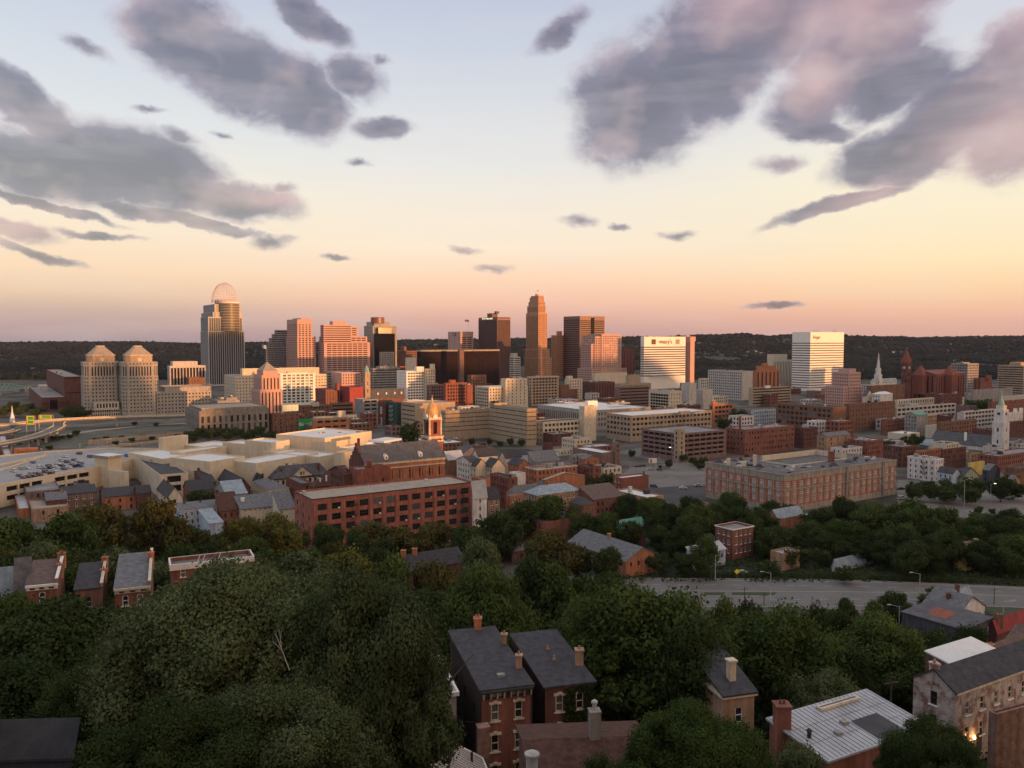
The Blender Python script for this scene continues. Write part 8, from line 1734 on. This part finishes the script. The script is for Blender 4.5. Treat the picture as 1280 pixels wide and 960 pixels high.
# slope below, band across the middle distance
for a in ((155, 622, 255, 72, 'olive'), (85, 640, 240, 45, 'mid'), (20, 644, 235, 50, 'mid'), (225, 655, 270, 38, 'dark'), (275, 650, 285, 40, 'olive'), (330, 636, 290, 52, 'yellow'), (385, 652, 300, 36, 'mid'), (425, 660, 292, 38, 'dark'), (465, 652, 300, 36, 'olive'), (508, 655, 300, 34, 'olive'), (548, 652, 305, 34, 'olive'), (585, 655, 300, 30, 'dark'),
          (620, 640, 315, 36, 'dark'), (600, 672, 262, 30, 'grey'), (430, 687, 200, 52, 'yellow'), (375, 690, 190, 46, 'grey'), (480, 690, 205, 42, 'mid'), (540, 695, 210, 36, 'olive'), (590, 705, 195, 40, 'mid'), (655, 690, 215, 34, 'dark'), (690, 662, 285, 40, 'olive'), (680, 700, 210, 44, 'mid'), (740, 678, 285, 36, 'dark'), (720, 716, 220, 40, 'mid'), (770, 712, 240, 34, 'dark'),
          (850, 655, 318, 40, 'dark'), (840, 690, 292, 30, 'dark'), (745, 635, 335, 36, 'mid'), (790, 622, 390, 24, 'mid'), (848, 620, 372, 34, 'dark'), (905, 640, 345, 40, 'dark'), (940, 622, 372, 34, 'dark'), (915, 612, 382, 18, 'mid'), (985, 655, 325, 44, 'dark'), (1040, 628, 352, 42, 'dark'), (1075, 650, 330, 40, 'mid'), (1010, 690, 302, 34, 'dark'), (1118, 628, 335, 56, 'mid'), (1165, 640, 330, 44, 'mid'), (1135, 662, 308, 62, 'dark'), (1085, 680, 305, 34, 'dark'), (1185, 680, 305, 30, 'dark'), (1225, 650, 345, 36, 'grey'), (1245, 676, 300, 44, 'dark'), (1290, 690, 300, 36, 'dark'), (1275, 640, 360, 26, 'mid'),
          (695, 618, 352, 32, 'mid'), (655, 622, 345, 26, 'dark'), (730, 592, 455, 24, 'dark'), (760, 588, 470, 26, 'dark'), (725, 578, 500, 20, 'olive'), (252, 608, 412, 22, 'dark'), (880, 668, 292, 20, 'mid'), (960, 698, 292, 15, 'mid'), (1058, 706, 284, 14, 'dark')):
    TP(a[0], a[1] - (6 if a[0] > 890 and 295 < a[2] < 360 else 0), *a[2:4], 'mid', a[4])
for a in ((900, 744, 158, 32, 'mid'), (1020, 753, 160, 30, 'dark'), (1120, 739, 238, 24, 'dark'), (1098, 748, 225, 18, 'mid'), (1060, 745, 235, 14, 'dark'), (1206, 741, 250, 9, 'dark'), (1160, 733, 262, 22, 'mid'), (940, 746, 170, 26, 'dark')):
    TP(*a[:4], 'mid', a[4])
# city trees
for a in ((847, 528, 690, 10, 'dark'), (924, 508, 800, 12, 'dark'), (481 + 30, 525, 640, 13, 'dark'), (543, 525, 650, 10, 'dark'), (1107, 548, 620, 11, 'dark'), (1140, 541, 640, 16, 'dark'), (1151, 598, 452, 17, 'dark'), (1165, 603, 428, 31, 'dark'), (1195, 603, 425, 24, 'yellow'), (1236, 594, 430, 56, 'dark'), (1230, 634, 398, 12, 'dark'), (905, 520, 760, 10, 'dark'), (1226, 497, 900, 22, 'dark'), (1190, 537, 700, 18, 'dark'), (1100, 470, 1060, 7, 'dark')):
    TP(*a[:4], 'mid', a[4])
for x, D in ((578, 640), (590, 655), (603, 640), (612, 655), (625, 650), (638, 655), (652, 650), (660, 660), (855, 570), (866, 555), (872, 545), (880, 552), (836, 540), (846, 590), (876, 535), (790, 590), (812, 600), (935, 560)):
    p = at(x, 560, D); tree(p.x, D, random.uniform(5, 8), random.uniform(2.2, 3.4), 'far', 'dark')
for i in range(14): p = at(236 + i * 8, 550, 690 + (i % 3) * 12); tree(p.x, p.y, random.uniform(8, 12), random.uniform(4, 6), 'far', 'dark')
for i in range(9): p = at(-10 + i * 11, 556, 640 + 8 * i); tree(p.x, p.y, random.uniform(3, 5), random.uniform(3, 4), 'far', 'dark')
for i in range(7): p = at(82 + i * 4, 512, 880 + (i % 2) * 25); tree(p.x, p.y, random.uniform(10, 15), random.uniform(6, 8), 'far', 'dark')
for i in range(9): p = at(2 + i * 7, 506, 900 + (i % 3) * 40); tree(p.x, p.y, random.uniform(8, 13), random.uniform(5, 8), 'far', 'dark')
for x, y, r_ in ((120, 553, 3), (132, 551, 3), (145, 557, 3), (152, 549, 2.5), (165, 553, 3), (178, 549, 3), (190, 551, 3), (205, 547, 3), (215, 552, 3), (222, 548, 3), (95, 545, 4), (88, 549, 3.5), (62, 563, 3), (45, 566, 3), (72, 551, 3.5), (168, 532, 3), (195, 533, 3), (232, 556, 4), (242, 553, 4)):
    p = gp(x, y, 0); tree(p.x, p.y, r_ * 1.5, r_, 'far', 'dark')
# fill the wooded slope with further trees wherever nothing else stands and nothing needs to stay in view
def inpoly(x, y, P):
    c = False; n_ = len(P)
    for i in range(n_):
        x1, y1 = P[i][0], P[i][1]; x2, y2 = P[i - 1][0], P[i - 1][1]
        if (y1 > y) != (y2 > y) and x < (x2 - x1) * (y - y1) / (y2 - y1) + x1: c = not c
    return c
CLEAR = [(555, 785, 670, 960, 88), (640, 780, 745, 905, 96.5), (640, 895, 800, 960, 60), (485, 890, 612, 960, 60), (500, 862, 572, 925, 90), (0, 690, 190, 752, 138), (205, 688, 320, 712, 165), (1140, 800, 1280, 960, 85), (1125, 742, 1280, 815, 150), (960, 880, 1150, 960, 74), (903, 828, 945, 895, 90), (820, 722, 1280, 762, 255), (365, 600, 610, 655, 315), (215, 600, 400, 655, 350), (0, 560, 215, 645, 360), (643, 650, 735, 668, 330), (705, 680, 825, 722, 296), (890, 658, 945, 706, 314), (855, 680, 910, 720, 300), (960, 684, 1000, 722, 300), (1038, 706, 1094, 726, 299), (1192, 684, 1232, 722, 300), (960, 632, 1044, 658, 344), (760, 650, 808, 675, 325), (590, 570, 830, 640, 340), (880, 570, 1125, 625, 380), (500, 700, 582, 722, 262), (615, 682, 668, 708, 302), (0, 925, 90, 960, 55)]
rd = random.Random(77)
cells = [(x, y) for y in np.arange(66, 345, 15.5) for x in np.arange(-0.64 * y - 8, 0.64 * y + 8, 15.5)]
for (x, y) in cells:
    x += rd.uniform(-5, 5); y += rd.uniform(-5, 5); z = terrain(x, y)
    if z < .6 and y < 345 and -0.05 * y < x: continue
    if z < .2: continue
    r_ = rd.uniform(4.8, 7.2); h = rd.uniform(9.5, 15)
    if any((t['x'] - x) ** 2 + (t['y'] - y) ** 2 < (.75 * max(t['r'], r_) + 1.2) ** 2 for t in TREES): continue
    if any(inpoly(x, y, P) or min((p[0] - x) ** 2 + (p[1] - y) ** 2 for p in P) < (r_ + 1) ** 2 or any(inpoly(x + dx_, y + dy_, P) for dx_, dy_ in ((r_, 0), (-r_, 0), (0, r_), (0, -r_))) for P, _ in FOOT): continue
    for att in range(3):
        tp_, bt = proj((x, y, z + h)), proj((x, y, z)); rp_ = r_ * F / tp_[2]
        bad = any(tp_[0] + rp_ * .85 > c[0] and tp_[0] - rp_ * .85 < c[2] and tp_[1] < c[3] and bt[1] > c[1] and y < c[4] for c in CLEAR)
        if not bad: break
        h *= .62; r_ *= .8
    if bad or h < 3.5: continue
    if tp_[0] < -60 or tp_[0] > 1340: continue
    tree(x, y, h, r_, 'near' if y < 150 else 'mid', rd.choice(['dark', 'dark', 'mid', 'mid', 'grey', 'olive'] if y > 180 else ['dark', 'dark', 'mid', 'grey']))
for _ in range(420):      # trees between the houses by the wide road
    x = rd.uniform(30, 250); y = rd.uniform(288, 376); r_ = rd.uniform(4.4, 7.6); h = r_ * rd.uniform(1.9, 2.4)
    if any((t['x'] - x) ** 2 + (t['y'] - y) ** 2 < (.8 * max(t['r'], r_) + .6) ** 2 for t in TREES): continue
    if any(min((p[0] - x) ** 2 + (p[1] - y) ** 2 for p in P) < (r_ + .5) ** 2 or any(inpoly(x + dx_, y + dy_, P) for dx_, dy_ in ((0, 0), (r_, 0), (-r_, 0), (0, r_), (0, -r_))) for P, _ in FOOT): continue
    tp_, bt = proj((x, y, h)), proj((x, y, 0)); rp_ = r_ * F / tp_[2]
    if tp_[0] > 1330 or (tp_[0] > 1118 and bt[1] < 668) or any(tp_[0] + rp_ * .7 > c[0] and tp_[0] - rp_ * .7 < c[2] and tp_[1] < c[3] and bt[1] > c[1] and y < c[4] for c in CLEAR if c[4] > 285): continue
    tree(x, y, h, r_, 'mid', rd.choice(['dark', 'dark', 'mid']))
TREES.sort(key=lambda t: -t['r'] * t['h'] / t['y'] ** 2)
REST = TREES[292:]; TREES = TREES[:292]
for t in TREES: plant(t)
me = proto('far', 'dark', 0)[0]; n0_ = len(me.vertices); base = np.empty(n0_ * 3, dtype=np.float32); me.vertices.foreach_get('co', base); base = base.reshape(-1, 3); allv = []
for t in REST:
    c_, s_ = math.cos(t['a']), math.sin(t['a']); q = base * np.array([2 * t['r'], 2 * t['r'], t['h']]); allv.append(np.stack([q[:, 0] * c_ - q[:, 1] * s_ + t['x'], q[:, 0] * s_ + q[:, 1] * c_ + t['y'], q[:, 2] + t['z'] - .2], 1))
o = bpy.data.objects.new('small_trees', quads('small_trees', np.concatenate(allv), FOL['dark'])); COL.objects.link(o); tag(o, 'small dark street trees and treetops between the larger trees', None, kind='stuff')
# a dead pale snag inside the biggest tree
p = at(362, 838, 49.5); zg = terrain(p.x, p.y); r = empty('dead_branch', (p.x, p.y, zg), 'pale bare dead limb sticking out of the biggest tree', 'branch'); mb = MB(); rd = random.Random(4)
def limb(a, d, L, r0, dep):
    b = a + d * L; mb.tube(a, b, r0, r0 * .6, 5)
    if dep:
        for k in range(3): limb(a.lerp(b, rd.uniform(.45, 1)), (d + Vector((rd.uniform(-.6, .6), rd.uniform(-.4, .4), rd.uniform(-.1, .4)))).normalized(), L * rd.uniform(.35, .6), r0 * .5, dep - 1)
q0_ = Vector((p.x, p.y, zg)); e_ = at(346, 796, 50); limb(p, (e_ - p).normalized(), (e_ - p).length, .035, 2); mb.build('limbs', deadw, r)

# describe each tree by what it stands beside
MK = MARKS + [('the wide road', 980, 745, 275), ('the open parking lot', 830, 590, 540), ('the grey lot', 1200, 625, 420), ('the highway ramps', 40, 545, 650), ('the truss bridge', 20, 505, 1000), ('the pyramid tower base', 285, 545, 700), ('the sloping brick row houses', 90, 725, 145), ('the maroon shingle roof', 720, 930, 70), ('the taupe clapboard house', 540, 895, 95), ('the rose lit parapet', 265, 700, 172), ('the ivy covered house', 710, 870, 97), ('the white capped chimney', 925, 850, 95), ('the porch lamp', 1227, 922, 96), ('the two orange chimneys', 500, 700, 265), ('the wooded slope foot', 330, 660, 290)]
tone_w = {'dark': 'dark green', 'mid': 'leafy green', 'olive': 'olive brown', 'yellow': 'yellow green', 'grey': 'grey green'}
groups = {}
for t in TREES:
    pr = proj((t['x'], t['y'], t['z'] + t['h'] * .7)); t['pr'] = pr
    best = min(MK, key=lambda m: (m[1] - pr[0]) ** 2 + (1.6 * (m[2] - pr[1])) ** 2 + (250 * (math.log(m[3]) - math.log(t['y']))) ** 2 * .3)
    ratio = t['h'] / (2 * t['r']); t['shape'] = 'tall' if ratio > 1.35 else ('broad' if ratio < .95 else 'round'); t['size'] = 'large ' if t['r'] > 7 else ('small ' if t['r'] < 3.2 else '')
    dx, dyy = pr[0] - best[1], t['y'] - best[3]
    rel = 'in front of' if dyy < -12 and abs(dx) < 70 else ('behind' if dyy > 12 and abs(dx) < 70 else ('left of' if dx < 0 else 'right of'))
    t['key'] = f"{t['size']}{t['shape']} {tone_w[t['tone']]} tree {rel} {best[0]}"; groups.setdefault(t['key'], []).append(t)
for k, lst in groups.items():
    lst.sort(key=lambda t: t['pr'][0])
    for i, t in enumerate(lst): tag(t['o'], k if len(lst) == 1 else f"{ORD[i] if i < 20 else 'last'} {k}" if True else k, 'tree', 'trees of the slope and town')
# undergrowth on the slope: leafy cover nobody could count
rn = np.random.default_rng(9); pts = []
for _ in range(26000):
    y = rn.uniform(45, 345); x = rn.uniform(-.68, .68) * y; z = terrain(x, y)
    if z < .7 and not (x > 20 and 286 < y < 342): continue
    pts.append((x, y, z))
pts = [p for p in pts if not any(inpoly(p[0], p[1], P) for P, _ in FOOT if abs(P[0][0] - p[0]) < 60 and abs(P[0][1] - p[1]) < 60)]
pts = np.array(pts); n_ = len(pts); K = 5
ctr = np.repeat(pts, K, 0) + rn.normal(size=(n_ * K, 3)) * np.array([.7, .7, .45]) + np.array([0, 0, .6]); m_ = len(ctr)
a = rn.normal(size=(m_, 3)); a /= np.linalg.norm(a, axis=1)[:, None]; b = np.cross(a, rn.normal(size=(m_, 3))); b /= np.linalg.norm(b, axis=1)[:, None]; s = .25 + .3 * rn.random((m_, 1))
me = quads('undergrowth', np.stack([ctr - a * s, ctr - b * s, ctr + a * s, ctr + b * s], 1).reshape(-1, 3), FOL['dark']); o = bpy.data.objects.new('undergrowth', me); COL.objects.link(o); tag(o, 'dark leafy undergrowth covering the slope between the houses', None, kind='stuff')
# hedge along the far edge of the wide road
hp = [gp(x, y, 0).xy for x, y in ((845, 721.5), (900, 721.5), (1000, 722), (1080, 723.5), (1160, 727), (1280, 732))]; C_ = []
for a, b in zip(hp, hp[1:]):
    L = (b - a).length
    for i in range(int(L * 42)): C_.append((*a.lerp(b, rn.random()), 0))
ctr = np.array(C_) + rn.normal(size=(len(C_), 3)) * np.array([.4, .7, 0]); ctr[:, 2] = 1.7 * rn.random(len(C_)) + .25 * np.sin(ctr[:, 0] * .9); m_ = len(ctr)
a = rn.normal(size=(m_, 3)); a /= np.linalg.norm(a, axis=1)[:, None]; b = np.cross(a, rn.normal(size=(m_, 3))); b /= np.linalg.norm(b, axis=1)[:, None]; s = .16 + .16 * rn.random((m_, 1))
me = quads('hedge', np.stack([ctr - a * s, ctr - b * s, ctr + a * s, ctr + b * s], 1).reshape(-1, 3), FOL['dark']); o = bpy.data.objects.new('hedge', me); COL.objects.link(o); tag(o, 'long dark clipped hedge along the far edge of the wide road', 'hedge')
# far woods on the distant hills and the flats before them, one mass
ico = [(0, 0, 1), (0, 0, -.6)] + [(math.cos(2 * math.pi * k / 5), math.sin(2 * math.pi * k / 5), .45) for k in range(5)] + [(math.cos(2 * math.pi * (k + .5) / 5), math.sin(2 * math.pi * (k + .5) / 5), -.35) for k in range(5)]
fa = [(0, 2 + k, 2 + (k + 1) % 5) for k in range(5)] + [(1, 7 + (k + 1) % 5, 7 + k) for k in range(5)] + [(2 + k, 7 + k, 2 + (k + 1) % 5) for k in range(5)] + [(2 + (k + 1) % 5, 7 + k, 7 + (k + 1) % 5) for k in range(5)]
tri = np.array([[ico[i] for i in f] for f in fa])
P_ = []; n1 = rn.random
while len(P_) < 24000:
    y = 1750 + 2700 * rn.random() ** 1.3; x = rn.uniform(-.68, .68) * y; px = 640 + F * x / y
    if y < 2300 and not (px < 330 or px > 840): continue
    if y < 2100 and px > 600 and n1() > .5: continue
    z = hill_z(x, y) if y > 1900 else 0
    n0 = hn(x * 2.3, y * 2.3)
    if y < 3000 and n0 < -1.1: continue
    P_.append((x, y, max(z, 0), rn.uniform(5, 9.5) * (1 + .25 * n0)))
P_ = np.array(P_); jit = 1 + .28 * rn.normal(size=(len(P_), 20, 3, 1)) * 0 
Vv = tri[None] * P_[:, 3][:, None, None, None] * np.array([1.15, 1.15, .95]) * (1 + .25 * rn.normal(size=(len(P_), 1, 1, 3))) + P_[:, None, None, :3] + np.array([0, 0, 3.0])
fw = foliage('far_foliage_haze_tint', (0.010, 0.014, 0.014), (0.044, 0.054, 0.044), .05, .006)  # bluish cast of the distant haze put into the leaf colour
me = quads('far_wood', Vv.reshape(-1, 3), fw, 3); o = bpy.data.objects.new('far_wood', me); COL.objects.link(o); tag(o, 'dark far woods covering the hills along the horizon', None, kind='stuff')
# scattered far houses on the hills
rd = random.Random(31)
for i, (px, y) in enumerate(((935, 441), (944, 440), (952, 442), (960, 441), (1118, 441), (1126, 441.5), (1160, 436), (1070, 446), (1195, 452), (875, 430), (842, 424), (40, 463), (18, 470), (120, 441), (205, 451), (225, 440), (545, 432), (1220, 423), (1232, 422), (1190, 431))):
    for it in range(60):
        D = 2200 + 60 * it; z = hill_z(at(px, y, D).x, D)
        if at(px, y, D).z <= z + 6: break
    p = at(px, y, D); r = empty('hillside_house', (p.x, p.y, p.z - 8), f'{"tiny pale house, the " + ORD[i] + " one" } counted along the far hills' if False else None, 'house', 'tiny pale houses on the far hills')
    w_, d_, h_ = rd.uniform(9, 20), 9, rd.uniform(6, 9); P4 = [(p.x - w_ / 2, p.y), (p.x + w_ / 2, p.y), (p.x + w_ / 2, p.y + d_), (p.x - w_ / 2, p.y + d_)]
    mb = MB(); mb.prism(P4, p.z - 8, p.z + h_ * .5); mb.build('wall', W['whitep'], r); mb = MB(); z1 = p.z + h_ * .5
    mb.slab((p.x - w_ / 2 - .5, p.y - .5, z1 - .2), (p.x + w_ / 2 + .5, p.y - .5, z1 - .2), (p.x + w_ / 2 + .5, p.y + d_ / 2, z1 + 3), (p.x - w_ / 2 - .5, p.y + d_ / 2, z1 + 3), .3); mb.slab((p.x - w_ / 2 - .5, p.y + d_ / 2, z1 + 3), (p.x + w_ / 2 + .5, p.y + d_ / 2, z1 + 3), (p.x + w_ / 2 + .5, p.y + d_ + .5, z1 - .2), (p.x - w_ / 2 - .5, p.y + d_ + .5, z1 - .2), .3); mb.build('roof', RF['grey'], r)
    r['label'] = 'tiny pale house among the woods of the far hills'
# ------------------------------------------------------------------ haze
hz = MB(); hz.prism([(-7000, -3500), (7000, -3500), (7000, 8500), (-7000, 8500)], -3.0 - 60, 260, 0, 0, True)
hm_ = bpy.data.materials.new('haze'); hm_.use_nodes = True; t_ = hm_.node_tree; t_.nodes.clear(); vo = t_.nodes.new('ShaderNodeVolumePrincipled'); vo.inputs['Color'].default_value = (.62, .68, .95, 1); vo.inputs['Density'].default_value = HAZE; vo.inputs['Anisotropy'].default_value = 0.0
ou = t_.nodes.new('ShaderNodeOutputMaterial'); t_.links.new(vo.outputs[0], ou.inputs['Volume'])
if HAZE > 0:
    o = hz.build('haze', hm_); tag(o, 'thin evening haze over the city', None, kind='stuff')
for o in bpy.data.objects:
    if 'w' in o: del o['w']
